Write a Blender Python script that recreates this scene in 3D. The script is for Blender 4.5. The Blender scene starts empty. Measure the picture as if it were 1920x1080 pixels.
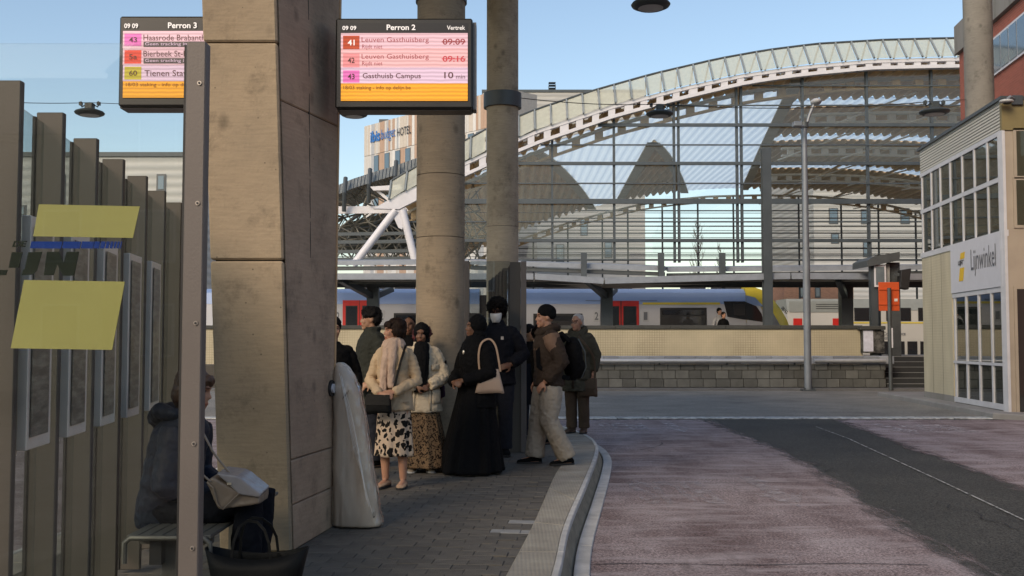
import bpy, bmesh, math, random
from mathutils import Vector, Matrix, noise
import numpy as np
R = math.radians
sc = bpy.context.scene
col = sc.collection
random.seed(7)

# ------------------------------------------------------------------ camera
FPX = 1950.0                       # focal length in pixels of the 1920 wide photograph
CAMZ = 1.40
PITCH = math.atan(100.0 / FPX)     # horizon lies 100 px below the centre
cd = bpy.data.cameras.new('camera'); cam = bpy.data.objects.new('camera', cd); col.objects.link(cam)
cd.sensor_width = 36.0; cd.lens = 36.0 * FPX / 1920.0
cd.clip_start = 0.05; cd.clip_end = 3000
cam.location = (0, 0, CAMZ); cam.rotation_euler = (R(90) + PITCH, 0, 0)
sc.camera = cam
# ------------------------------------------------------------------ light
SUN_EL, SUN_AZ = R(32), R(212)     # soft morning light from behind and to the left
w = bpy.data.worlds.new('World'); sc.world = w; w.use_nodes = True
nt = w.node_tree; nt.nodes.clear()
sky = nt.nodes.new('ShaderNodeTexSky'); sky.sky_type = 'NISHITA'; sky.sun_disc = False
sky.sun_elevation = SUN_EL; sky.sun_rotation = SUN_AZ
sky.air_density = 1.15; sky.dust_density = 1.3; sky.ozone_density = 0.5; sky.altitude = 50
bg = nt.nodes.new('ShaderNodeBackground'); bg.inputs[1].default_value = 0.088
wo = nt.nodes.new('ShaderNodeOutputWorld')
nt.links.new(sky.outputs[0], bg.inputs[0]); nt.links.new(bg.outputs[0], wo.inputs[0])
sd = bpy.data.lights.new('sun', 'SUN'); sun = bpy.data.objects.new('sun', sd); col.objects.link(sun)
sd.energy = 1.2; sd.angle = R(25); sd.color = (1.0, 0.79, 0.56)
sun.rotation_euler = (R(90) - SUN_EL, 0, math.pi - SUN_AZ)
sun.location = (-20, -30, 40)
sc.view_settings.view_transform = 'Standard'; sc.view_settings.look = 'None'
sc.view_settings.exposure = 0.98; sc.view_settings.gamma = 1.0
sc.render.engine = 'CYCLES'
sc.cycles.use_denoising = True
sc.cycles.max_bounces = 8; sc.cycles.transparent_max_bounces = 24
sc.cycles.caustics_reflective = False; sc.cycles.caustics_refractive = False
sc.cycles.sample_clamp_indirect = 6

# ------------------------------------------------------------------ measuring helpers
_cp, _sp = math.cos(PITCH), math.sin(PITCH)
def ray(px, py):
    u = (px - 960) / FPX; v = (540 - py) / FPX
    return Vector((u, _cp - _sp * v, _sp + _cp * v))
CAM = Vector((0, 0, CAMZ))
def P(px, py, Y):
    d = ray(px, py); return CAM + d * (Y / d.y)
def G(px, py, z=0.0):
    d = ray(px, py); return CAM + d * ((z - CAMZ) / d.z)
def PL(px, py, p, n):
    d = ray(px, py); p = Vector(p); n = Vector(n)
    return CAM + d * ((p - CAM).dot(n) / d.dot(n))

# ------------------------------------------------------------------ materials
def sock(n, *names):
    for k in names:
        if k in n.inputs: return n.inputs[k]
MATS = {}
def mat(name, c, rough=0.7, metal=0.0, var=0.12, vscale=4.0, bump=0.15, bscale=40.0, c2=None, c2scale=1.5, c2sharp=0.5,
        spec=0.5, stretch=(1, 1, 1), rnd=0.0, coat=0.0, emit=None, estr=0.0, sheen=0.0, trans=0.0, bdist=0.01):
    if name in MATS: return MATS[name]
    m = bpy.data.materials.new(name); m.use_nodes = True
    t = m.node_tree; N = t.nodes; L = t.links
    b = N['Principled BSDF']
    b.inputs['Roughness'].default_value = rough; b.inputs['Metallic'].default_value = metal
    b.inputs['Specular IOR Level'].default_value = spec
    if coat: b.inputs['Coat Weight'].default_value = coat
    if sheen: b.inputs['Sheen Weight'].default_value = sheen
    tc = N.new('ShaderNodeTexCoord'); mp = N.new('ShaderNodeMapping')
    mp.inputs['Scale'].default_value = stretch
    L.new(tc.outputs['Object'], mp.inputs['Vector'])
    colr = N.new('ShaderNodeRGB'); colr.outputs[0].default_value = (*c, 1); out = colr.outputs[0]
    if c2:
        n2 = N.new('ShaderNodeTexNoise'); n2.inputs['Scale'].default_value = c2scale; n2.inputs['Detail'].default_value = 7
        n2.inputs['Roughness'].default_value = 0.65
        L.new(mp.outputs[0], n2.inputs['Vector'])
        rp = N.new('ShaderNodeValToRGB'); h = 0.18 * (1 - c2sharp) + 0.02
        rp.color_ramp.elements[0].position = 0.52 - h; rp.color_ramp.elements[1].position = 0.52 + h
        L.new(n2.outputs[0], rp.inputs[0])
        mx = N.new('ShaderNodeMix'); mx.data_type = 'RGBA'
        L.new(rp.outputs[0], mx.inputs[0]); L.new(out, mx.inputs[6]); mx.inputs[7].default_value = (*c2, 1)
        out = mx.outputs[2]
    if var or rnd:
        n1 = N.new('ShaderNodeTexNoise'); n1.inputs['Scale'].default_value = vscale; n1.inputs['Detail'].default_value = 8
        n1.inputs['Roughness'].default_value = 0.6
        L.new(mp.outputs[0], n1.inputs['Vector'])
        mr = N.new('ShaderNodeMapRange'); mr.inputs[1].default_value = 0.3; mr.inputs[2].default_value = 0.7
        mr.inputs[3].default_value = 1 - var; mr.inputs[4].default_value = 1 + var
        L.new(n1.outputs[0], mr.inputs[0]); f = mr.outputs[0]
        if rnd:
            oi = N.new('ShaderNodeObjectInfo'); m2 = N.new('ShaderNodeMapRange')
            m2.inputs[3].default_value = 1 - rnd; m2.inputs[4].default_value = 1 + rnd
            L.new(oi.outputs['Random'], m2.inputs[0])
            mm = N.new('ShaderNodeMath'); mm.operation = 'MULTIPLY'; L.new(f, mm.inputs[0]); L.new(m2.outputs[0], mm.inputs[1]); f = mm.outputs[0]
        vm = N.new('ShaderNodeVectorMath'); vm.operation = 'SCALE'
        L.new(out, vm.inputs[0]); L.new(f, vm.inputs['Scale']); out = vm.outputs[0]
        rr = N.new('ShaderNodeMapRange'); rr.inputs[3].default_value = max(0.02, rough - 0.08); rr.inputs[4].default_value = min(1, rough + 0.08)
        L.new(n1.outputs[0], rr.inputs[0]); L.new(rr.outputs[0], b.inputs['Roughness'])
    L.new(out, b.inputs['Base Color'])
    if bump:
        nb = N.new('ShaderNodeTexNoise'); nb.inputs['Scale'].default_value = bscale; nb.inputs['Detail'].default_value = 5
        L.new(mp.outputs[0], nb.inputs['Vector'])
        bp = N.new('ShaderNodeBump'); bp.inputs['Strength'].default_value = bump; bp.inputs['Distance'].default_value = bdist
        L.new(nb.outputs[0], bp.inputs['Height']); L.new(bp.outputs[0], b.inputs['Normal'])
    if emit:
        b.inputs['Emission Color'].default_value = (*emit, 1); b.inputs['Emission Strength'].default_value = estr
    if trans: b.inputs['Transmission Weight'].default_value = trans
    MATS[name] = m
    m['out'] = 0
    return m
def glass(name, tint=(0.9, 0.95, 0.93), refl=1.0, rough=0.02, ior=1.5, dirt_haze=0.0, dirt_haze_col=(0.5, 0.5, 0.5), flat=None):
    if name in MATS: return MATS[name]
    m = bpy.data.materials.new(name); m.use_nodes = True
    t = m.node_tree; N = t.nodes; L = t.links; N.clear()
    o = N.new('ShaderNodeOutputMaterial'); tr = N.new('ShaderNodeBsdfTransparent'); gl = N.new('ShaderNodeBsdfGlossy')
    tr.inputs[0].default_value = (*tint, 1); gl.inputs['Roughness'].default_value = rough
    # Schlick reflectance from the viewing angle, the same for both faces of the sheet
    ge = N.new('ShaderNodeNewGeometry'); dt = N.new('ShaderNodeVectorMath'); dt.operation = 'DOT_PRODUCT'
    L.new(ge.outputs['Normal'], dt.inputs[0]); L.new(ge.outputs['Incoming'], dt.inputs[1])
    ab = N.new('ShaderNodeMath'); ab.operation = 'ABSOLUTE'; L.new(dt.outputs['Value'], ab.inputs[0])
    om = N.new('ShaderNodeMath'); om.operation = 'SUBTRACT'; om.inputs[0].default_value = 1; L.new(ab.outputs[0], om.inputs[1])
    pw = N.new('ShaderNodeMath'); pw.operation = 'POWER'; L.new(om.outputs[0], pw.inputs[0]); pw.inputs[1].default_value = 5
    ma = N.new('ShaderNodeMath'); ma.operation = 'MULTIPLY_ADD'; L.new(pw.outputs[0], ma.inputs[0]); ma.inputs[1].default_value = .96; ma.inputs[2].default_value = .04
    mu = N.new('ShaderNodeMath'); mu.operation = 'MULTIPLY'; mu.inputs[1].default_value = refl; mu.use_clamp = True
    L.new(ma.outputs[0], mu.inputs[0])
    mx = N.new('ShaderNodeMixShader'); L.new(mu.outputs[0], mx.inputs[0]); L.new(tr.outputs[0], mx.inputs[1]); L.new(gl.outputs[0], mx.inputs[2])
    last = mx.outputs[0]
    if dirt_haze:
        tc = N.new('ShaderNodeTexCoord'); mp = N.new('ShaderNodeMapping'); mp.inputs['Scale'].default_value = (1, 1, 0.35) if flat is not None or dirt_haze > .1 else (.5, 1, 5)
        mp.inputs['Rotation'].default_value = (0, R(20), 0)
        L.new(tc.outputs['Object'], mp.inputs[0])
        nz = N.new('ShaderNodeTexNoise'); nz.inputs['Scale'].default_value = 5; nz.inputs['Detail'].default_value = 9; nz.inputs['Roughness'].default_value = 0.7
        L.new(mp.outputs[0], nz.inputs[0])
        mr = N.new('ShaderNodeMapRange'); mr.inputs[1].default_value = 0.45; mr.inputs[2].default_value = 0.8; mr.inputs[4].default_value = dirt_haze
        L.new(nz.outputs[0], mr.inputs[0])
        df = N.new('ShaderNodeBsdfDiffuse'); df.inputs[0].default_value = (*dirt_haze_col, 1)
        if flat is not None: mr.inputs[1].default_value = 0.2; mr.inputs[2].default_value = 0.8; mr.inputs[3].default_value = flat * .8; mr.inputs[4].default_value = min(1, flat * 1.2)
        dfo = df.outputs[0]
        if flat is not None:
            tl = N.new('ShaderNodeBsdfTranslucent'); tl.inputs[0].default_value = (*dirt_haze_col, 1); m3 = N.new('ShaderNodeMixShader'); m3.inputs[0].default_value = .3; L.new(df.outputs[0], m3.inputs[1]); L.new(tl.outputs[0], m3.inputs[2]); dfo = m3.outputs[0]
        m2 = N.new('ShaderNodeMixShader'); L.new(mr.outputs[0], m2.inputs[0]); L.new(last, m2.inputs[1]); L.new(dfo, m2.inputs[2]); last = m2.outputs[0]
    L.new(last, o.inputs[0]); MATS[name] = m
    return m
def nd(m): return m.node_tree.nodes, m.node_tree.links, m.node_tree.nodes['Principled BSDF']
def emis(name, c, s=1.0, led=True):
    s *= 0.6
    """a lit display area: LED rows give a fine raster"""
    if name in MATS: return MATS[name]
    m = mat(name, tuple(x * 0.15 for x in c), 0.5, var=0, bump=0, emit=c, estr=s)
    if led:
        N, L, b = nd(m)
        tc = N.new('ShaderNodeTexCoord'); wv = N.new('ShaderNodeTexWave'); wv.bands_direction = 'Z'; wv.inputs['Scale'].default_value = 11
        wv.inputs['Distortion'].default_value = 1.2; wv.inputs['Detail'].default_value = 2
        L.new(tc.outputs['Object'], wv.inputs[0])
        mr = N.new('ShaderNodeMapRange'); mr.inputs[3].default_value = s * 0.72; mr.inputs[4].default_value = s * 1.1
        L.new(wv.outputs[1], mr.inputs[0]); L.new(mr.outputs[0], b.inputs['Emission Strength'])
    return m

# ------------------------------------------------------------------ mesh helpers
class MB:
    def __init__(s): s.v = []; s.f = []
    def box(s, x0, x1, y0, y1, z0, z1):
        n = len(s.v)
        s.v += [(x0, y0, z0), (x1, y0, z0), (x1, y1, z0), (x0, y1, z0), (x0, y0, z1), (x1, y0, z1), (x1, y1, z1), (x0, y1, z1)]
        s.f += [(n, n+3, n+2, n+1), (n+4, n+5, n+6, n+7), (n, n+1, n+5, n+4), (n+1, n+2, n+6, n+5), (n+2, n+3, n+7, n+6), (n+3, n, n+4, n+7)]
        return s
    def hexa(s, b4, t4):
        n = len(s.v); s.v += [tuple(p) for p in b4] + [tuple(p) for p in t4]
        s.f += [(n, n+3, n+2, n+1), (n+4, n+5, n+6, n+7), (n, n+1, n+5, n+4), (n+1, n+2, n+6, n+5), (n+2, n+3, n+7, n+6), (n+3, n, n+4, n+7)]
        return s
    def beam(s, a, b, w, h, up=(0, 0, 1)):
        a = Vector(a); b = Vector(b); d = (b - a).normalized(); up = Vector(up)
        if abs(d.dot(up)) > 0.98: up = Vector((0, 1, 0))
        x = d.cross(up).normalized() * (w / 2); y = x.cross(d).normalized() * (h / 2)
        return s.hexa([a - x - y, a + x - y, a + x + y, a - x + y], [b - x - y, b + x - y, b + x + y, b - x + y])
    def loft(s, rings, cap=True, closed=True):
        n0 = len(s.v); k = len(rings[0])
        for r in rings: s.v += [tuple(p) for p in r]
        for i in range(len(rings) - 1):
            for j in range(k if closed else k - 1):
                a = n0 + i * k + j; b = n0 + i * k + (j + 1) % k
                s.f.append((a, b, b + k, a + k))
        if cap and closed:
            s.f.append(tuple(n0 + j for j in reversed(range(k)))); s.f.append(tuple(n0 + (len(rings) - 1) * k + j for j in range(k)))
        return s
    def tube(s, pts, r, n=8, cap=True):
        pts = [Vector(p) for p in pts]; rr = r if isinstance(r, (list, tuple)) else [r] * len(pts)
        rings = []; px = None
        for i, p in enumerate(pts):
            d = (pts[min(i + 1, len(pts) - 1)] - pts[max(i - 1, 0)]).normalized()
            if px is None:
                up = Vector((0, 0, 1)) if abs(d.z) < 0.9 else Vector((1, 0, 0)); px = d.cross(up).normalized()
            px = (px - d * px.dot(d)).normalized(); py = d.cross(px)
            rings.append([p + (px * math.cos(2 * math.pi * j / n) + py * math.sin(2 * math.pi * j / n)) * rr[i] for j in range(n)])
        return s.loft(rings, cap)
    def cyl(s, c, r, z0, z1, n=32, r1=None, cap=True):
        r1 = r if r1 is None else r1
        return s.loft([[(c[0] + q * math.cos(2 * math.pi * j / n), c[1] + q * math.sin(2 * math.pi * j / n), z) for j in range(n)] for z, q in ((z0, r), (z1, r1))], cap)
    def ell(s, c, r, rot=None, n=14, m=9):
        rings = []
        for i in range(m + 1):
            a = math.pi * (i + 0.001) / (m + 0.002) - math.pi / 2
            rg = []
            for j in range(n):
                q = Vector((math.cos(a) * math.cos(2 * math.pi * j / n) * r[0], math.cos(a) * math.sin(2 * math.pi * j / n) * r[1], math.sin(a) * r[2]))
                if rot is not None: q = rot @ q
                rg.append(Vector(c) + q)
            rings.append(rg)
        return s.loft(rings)
    def prism(s, poly, off):
        """poly: 3d points of one face, off: extrusion vector"""
        off = Vector(off); n = len(s.v); k = len(poly)
        s.v += [tuple(p) for p in poly] + [tuple(Vector(p) + off) for p in poly]
        s.f.append(tuple(range(n, n + k))); s.f.append(tuple(reversed(range(n + k, n + 2 * k))))
        for j in range(k): s.f.append((n + j, n + k + j, n + k + (j + 1) % k, n + (j + 1) % k))
        return s
    def quad(s, *p):
        n = len(s.v); s.v += [tuple(q) for q in p]; s.f.append(tuple(range(n, n + len(p)))); return s
    def mesh(s, name, fix=True):
        me = bpy.data.meshes.new(name); me.from_pydata([tuple(q) for q in s.v], [], s.f); me.update()
        if fix:
            bm = bmesh.new(); bm.from_mesh(me); bmesh.ops.recalc_face_normals(bm, faces=bm.faces); bm.to_mesh(me); bm.free()
        return me
    def build(s, name, m, parent=None, smooth=False, bevel=0.0, angle=40, fix=True):
        return put(name, s.mesh(name, fix), m, parent, smooth, bevel, angle)
def put(name, me, m, parent=None, smooth=False, bevel=0.0, angle=40):
    o = bpy.data.objects.new(name, me); col.objects.link(o)
    if m is not None and not me.materials: me.materials.append(m)
    if parent is not None:
        o.parent = parent; o.matrix_parent_inverse = root_mat(parent).inverted()
    if smooth:
        me.polygons.foreach_set('use_smooth', [True] * len(me.polygons))
        if smooth != 'all': me.set_sharp_from_angle(angle=R(angle))
    if bevel:
        bv = o.modifiers.new('bevel', 'BEVEL'); bv.width = bevel; bv.segments = 1; bv.limit_method = 'ANGLE'; bv.angle_limit = R(50)
    return o
def root_mat(o):
    mm = Matrix.LocRotScale(o.location, o.rotation_euler, o.scale)
    if o.parent is not None: mm = root_mat(o.parent) @ o.matrix_parent_inverse @ mm
    return mm
def tag(o, label, cat, group=None):
    o['label'] = label; o['category'] = cat
    if group: o['group'] = group
    return o
def thing(name, loc, label, cat, group=None, rz=0.0):
    o = bpy.data.objects.new(name, None); col.objects.link(o); o.empty_display_size = 0.2
    o.location = loc; o.rotation_euler = (0, 0, rz)
    return tag(o, label, cat, group)
def struct(o): o['kind'] = 'structure'; return o
def stuff(o): o['kind'] = 'stuff'; return o
def share(name, src, parent, loc=None, mtx=None):
    """another object on the same mesh data, local to its parent's frame"""
    o = bpy.data.objects.new(name, src); col.objects.link(o); o.parent = parent
    if parent is not None: o.matrix_parent_inverse = root_mat(parent).inverted()
    if mtx is not None: o.matrix_basis = mtx
    elif loc is not None: o.location = loc
    return o
_txt = {}
def text_mesh(body, bold=0.0, shear=0.0, fit=None):
    cu = bpy.data.curves.new('t', 'FONT'); cu.body = body; cu.size = 1.0; cu.offset = bold; cu.shear = shear; cu.resolution_u = 3
    o = bpy.data.objects.new('t', cu); col.objects.link(o)
    dg = bpy.context.evaluated_depsgraph_get(); me = bpy.data.meshes.new_from_object(o.evaluated_get(dg))
    bpy.data.objects.remove(o); bpy.data.curves.remove(cu)
    v = np.array([q.co for q in me.vertices]); lo = v.min(0); hi = v.max(0)
    return me, lo, hi
def text_on(name, body, O, U, V, m, parent=None, bold=0.0, shear=0.0, off=0.004, thick=0.0):
    """lettering filling the parallelogram O,U,V (baseline box); off lifts it off the surface along U x V"""
    me, lo, hi = text_mesh(body, bold, shear)
    O = Vector(O); U = Vector(U); V = Vector(V); n = U.cross(V).normalized()
    for q in me.vertices:
        s = (q.co.x - lo[0]) / (hi[0] - lo[0]); t = (q.co.y - lo[1]) / max(1e-6, hi[1] - lo[1])
        q.co = O + U * s + V * t + n * off
    me.name = name
    o = put(name, me, m, parent)
    if thick:
        so = o.modifiers.new('s', 'SOLIDIFY'); so.thickness = thick; so.offset = 1
    return o
def text_px(name, body, x0, y0, x1, y1, Y, m, parent=None, bold=0.0, shear=0.0, off=0.004):
    O = P(x0, y1, Y); U = P(x1, y1, Y) - O; V = P(x0, y0, Y) - O
    return text_on(name, body, O, U, V, m, parent, bold, shear, off)
def rect_px(x0, y0, x1, y1, Y, th, mb=None):
    """box whose front face at depth Y spans the pixel rectangle"""
    a = P(x0, y1, Y); b = P(x1, y0, Y); mb = mb or MB()
    return mb.box(a.x, b.x, Y, Y + th, a.z, b.z)
# ================================================================== ground, road, platform
ROADZ = -0.16
# asphalt with stone speckle
def asphalt(name, c, c2, spk=0.5, scale=60, patch=0.5):
    m = mat(name, c, 0.82, var=0.22, vscale=0.9, bump=0.7, bscale=70, c2=c2, c2scale=patch, c2sharp=0.1, spec=0.35, bdist=0.006)
    N, L, b = nd(m)
    tc = N['Texture Coordinate']; vo = N.new('ShaderNodeTexNoise'); vo.inputs['Scale'].default_value = scale; vo.inputs['Detail'].default_value = 6; vo.inputs['Roughness'].default_value = .8
    L.new(tc.outputs['Object'], vo.inputs[0])
    rp = N.new('ShaderNodeMapRange'); rp.inputs[1].default_value = 0.40; rp.inputs[2].default_value = 0.64
    rp.inputs[3].default_value = 1 - spk; rp.inputs[4].default_value = 1 + spk * 1.3
    L.new(vo.outputs[0], rp.inputs[0])
    src = b.inputs['Base Color'].links[0].from_socket
    vm = N.new('ShaderNodeVectorMath'); vm.operation = 'SCALE'; L.new(src, vm.inputs[0]); L.new(rp.outputs[0], vm.inputs['Scale'])
    L.new(vm.outputs[0], b.inputs['Base Color'])
    return m
M_road = asphalt('road_asphalt', (0.045, 0.045, 0.040), (0.066, 0.065, 0.058), 0.95)
M_far = asphalt('worn_asphalt', (0.185, 0.176, 0.157), (0.235, 0.225, 0.20), 0.45, 40)
M_pink = asphalt('red_lane_asphalt', (0.175, 0.122, 0.118), (0.275, 0.232, 0.236), 0.75, 48, 0.9)
nd(M_pink)[0]['Mapping'].inputs['Scale'].default_value = (1.6, .45, 1)
M_conc_kerb = mat('kerb_concrete', (0.35, 0.325, 0.275), 0.85, var=0.2, vscale=3, bump=0.4, bscale=90, c2=(0.26, 0.24, 0.20), c2scale=2.2, c2sharp=0.2)
M_conc_lip = mat('kerb_lip', (0.48, 0.48, 0.47), 0.75, var=0.22, vscale=5, bump=0.3, bscale=80, rnd=0.08)
M_kerb_face = mat('muddy_kerb_face', (0.22, 0.195, 0.145), 0.85, var=0.3, vscale=4, bump=0.3, stretch=(1, 1, 4))
M_paver = mat('clinker_paver', (0.118, 0.106, 0.088), 0.72, var=0.2, vscale=9, bump=0.5, bscale=120, rnd=0.14, spec=0.4)
M_paver_pale = mat('pale_paver', (0.30, 0.30, 0.295), 0.75, var=0.15, vscale=9, bump=0.4, rnd=0.1)
M_joint = mat('joint_sand', (0.07, 0.064, 0.055), 0.95, var=0.3, vscale=30)
M_line = mat('worn_white_paint', (0.60, 0.63, 0.62), 0.7, var=0.2, vscale=6, c2=(0.22, 0.23, 0.23), c2scale=7, c2sharp=0.6)

# base terrain to the horizon
struct(MB().box(-900, 900, -900, 1500, -3.0, ROADZ - 0.02).build('ground', M_road))
struct(MB().quad((-80, -60, ROADZ - 0.012), (80, -60, ROADZ - 0.012), (80, 34, ROADZ - 0.012), (-80, 34, ROADZ - 0.012)).build('road', M_road))
# lighter worn asphalt of the cross road
far = [(-60, 21.4), (60, 21.4), (60, 33.6), (-60, 33.6)]
struct(MB().quad(*[(x, y, ROADZ - 0.008) for x, y in far]).build('road_crossing', M_far))
# the two reddish bus lanes
laneL = [(G(1096, 1066, ROADZ).x, 7.1), (0.82, 9.95), (1.19, 13.3), (1.33, 14.6), (1.28, 16), (0.9, 18), (0.2, 19.8), (-.4, 21.2)]
laneR = [(3.62, 21.2), (3.6, 19.9), (3.61, 16), (3.52, 13.2), (3.2, 10.3), (2.99, 8.45), (2.94, 6.9), (2.9, -20)]
def xat(path, Y):
    q = sorted(path, key=lambda t: t[1])
    return float(np.interp(Y, [t[1] for t in q], [t[0] for t in q]))
def lane(left, right, y0, y1, fl, fr_):
    """a coloured lane whose edges are worn ragged: 'edge' is the distance in from the border"""
    ys_ = [y0 + (y1 - y0) * i / 90 for i in range(91)]; us = [0, .03, .07, .12, .2, .35, .5, .65, .8, .88, .93, .97, 1]
    mb = MB(); at_ = []
    for y in ys_:
        a, b = xat(left, y) - (.2 if fl else 0), xat(right, y) + (.42 if fr_ else 0)
        for u in us:
            x = a + (b - a) * u; mb.v.append((x, y, ROADZ - .004)); at_.append(min((x - a) if fl else 9, (b - x) if fr_ else 9, (y1 - y) * .6 + .02))
    n = len(us)
    for i in range(90):
        for k in range(n - 1): mb.f.append((i * n + k, i * n + k + 1, (i + 1) * n + k + 1, (i + 1) * n + k))
    o = mb.build('bus_lane', M_pink, fix=False); ca = o.data.attributes.new('edge', 'FLOAT', 'POINT'); ca.data.foreach_set('value', at_)
    return struct(o)
# ragged borders, pale scuffs and darker tracks for the red coat
N, L, b = nd(M_pink); tc = N['Texture Coordinate']
at_n = N.new('ShaderNodeAttribute'); at_n.attribute_name = 'edge'
nz = N.new('ShaderNodeTexNoise'); nz.inputs['Scale'].default_value = 5; nz.inputs['Detail'].default_value = 9; nz.inputs['Roughness'].default_value = .7
mpe = N.new('ShaderNodeMapping'); mpe.inputs['Scale'].default_value = (1.4, .3, 1); L.new(tc.outputs['Object'], mpe.inputs[0]); L.new(mpe.outputs[0], nz.inputs[0])
ma_ = N.new('ShaderNodeMath'); ma_.operation = 'MULTIPLY_ADD'; L.new(nz.outputs[0], ma_.inputs[0]); ma_.inputs[1].default_value = .8; L.new(at_n.outputs['Fac'], ma_.inputs[2])
mr = N.new('ShaderNodeMapRange'); mr.inputs[1].default_value = .48; mr.inputs[2].default_value = .72; L.new(ma_.outputs[0], mr.inputs[0]); L.new(mr.outputs[0], b.inputs['Alpha'])
src = b.inputs['Base Color'].links[0].from_socket
for sc_, st_, lo_, hi_, cc_ in ((1.0, (1.0, 3.0, 1), .47, .66, (.40, .355, .365)), (1.0, (1.5, .35, 1), .56, .74, (.33, .295, .305)), (1.0, (2.2, .5, 1), .58, .75, (.085, .065, .062))):
    mp = N.new('ShaderNodeMapping'); mp.inputs['Scale'].default_value = st_; mp.inputs['Location'].default_value = (st_[0] * 3, sc_ * 5, 0); L.new(tc.outputs['Object'], mp.inputs[0])
    n2 = N.new('ShaderNodeTexNoise'); n2.inputs['Scale'].default_value = sc_; n2.inputs['Detail'].default_value = 10; n2.inputs['Roughness'].default_value = .72; L.new(mp.outputs[0], n2.inputs[0])
    r2 = N.new('ShaderNodeMapRange'); r2.inputs[1].default_value = lo_; r2.inputs[2].default_value = hi_; r2.inputs[4].default_value = .8; L.new(n2.outputs[0], r2.inputs[0])
    mx = N.new('ShaderNodeMix'); mx.data_type = 'RGBA'; L.new(r2.outputs[0], mx.inputs[0]); L.new(src, mx.inputs[6]); mx.inputs[7].default_value = (*cc_, 1); src = mx.outputs[2]
L.new(src, b.inputs['Base Color'])
lane([(-0.6, -20), (0.05, 0)] + laneL, laneR, -12, 21.2, False, True)
pr = [(4.6, -20), (5.0, 5), (5.45, 11), (5.92, 15.6), (6.45, 20.3), (6.5, 21.2)]
lane(pr, [(11, -20), (11.5, 10), (12.0, 17), (12.6, 21.2)], -12, 21.2, True, False)
lane([(-9.5, -20), (-9, 21.2)], [(-3.35, -20), (-3.35, 16), (-3.6, 21.2)], -12, 21.2, True, False)
# transverse line of pale granite setts
sr = thing('road_line', (0, 21.3, ROADZ), 'pale line of flat stones running across the road', 'road line')
for i in range(36):
    x = -9 + i * 0.62
    MB().box(x, x + 0.6 + random.uniform(-.015, 0), 21.18 + random.uniform(-.02, .02), 21.62 + random.uniform(-.02, .02), ROADZ - 0.05, ROADZ + 0.004).build('slab', M_line, sr)
# thin chalky seam between the asphalt strips
def strip(pts, wd, z, name, m):
    mb = MB(); pts = [Vector((*p, 0)) for p in pts]; r0 = []; r1 = []
    for i, p in enumerate(pts):
        d = (pts[min(i + 1, len(pts) - 1)] - pts[max(i - 1, 0)]).normalized(); n = Vector((-d.y, d.x, 0)) * wd / 2
        r0.append((p.x + n.x, p.y + n.y, z)); r1.append((p.x - n.x, p.y - n.y, z))
    for i in range(len(pts) - 1): mb.quad(r0[i], r1[i], r1[i + 1], r0[i + 1])
    return mb.build(name, m, fix=False)
def worn(name, c, thr=0.5, scale=16, soft=0.08):
    """road paint worn through to the asphalt"""
    m = mat(name, c, 0.75, var=0.15, bump=0.2)
    N, L, b = nd(m); tc = N['Texture Coordinate']
    nz = N.new('ShaderNodeTexNoise'); nz.inputs['Scale'].default_value = scale; nz.inputs['Detail'].default_value = 9; nz.inputs['Roughness'].default_value = 0.75
    L.new(tc.outputs['Object'], nz.inputs[0])
    mr = N.new('ShaderNodeMapRange'); mr.inputs[1].default_value = thr - soft; mr.inputs[2].default_value = thr + soft
    L.new(nz.outputs[0], mr.inputs[0]); L.new(mr.outputs[0], b.inputs['Alpha'])
    return m
M_worn = worn('worn_road_paint', (0.50, 0.46, 0.47), 0.52, 9)
M_worn2 = worn('very_worn_road_paint', (0.42, 0.38, 0.39), 0.55, 5, 0.14)
seam = [G(1530, 800, ROADZ), G(1590, 822, ROADZ), G(1640, 845, ROADZ), G(1760, 900, ROADZ), G(1920, 975, ROADZ)]
seam = [(p.x, p.y) for p in seam] + [(3.9, 5.0), (3.4, 0)]
struct(strip(seam, 0.022, ROADZ + 0.002, 'road_seam', worn('seam_paint', (0.4, 0.4, 0.38), 0.47, 7)))
# thin transverse construction joints in the lane, and filled cracks
M_crack = worn('road_joint', (.022, .021, .02), .42, 12, .1)
for yy_, xx0, xx1 in ((G(960, 1058, ROADZ).y, .55, 2.9), (G(960, 905, ROADZ).y, 1.05, 3.3)):
    struct(strip([(xx0 + (xx1 - xx0) * q / 8, yy_ + .03 * math.sin(q * 1.3)) for q in range(9)], .014, ROADZ + .0015, 'road_joint', M_crack))
cr_ = random.Random(21)
for x0_, y0_, n_ in ((4.3, 8.6, 9), (3.7, 12.5, 8), (2.0, 14.8, 7), (5.2, 17.0, 8)):
    pts_ = [(x0_, y0_)]
    for q in range(n_): pts_.append((pts_[-1][0] + cr_.uniform(-.16, .16), pts_[-1][1] + cr_.uniform(.1, .3)))
    struct(strip(pts_, .016, ROADZ + .0015, 'road_crack', M_crack))
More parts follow.
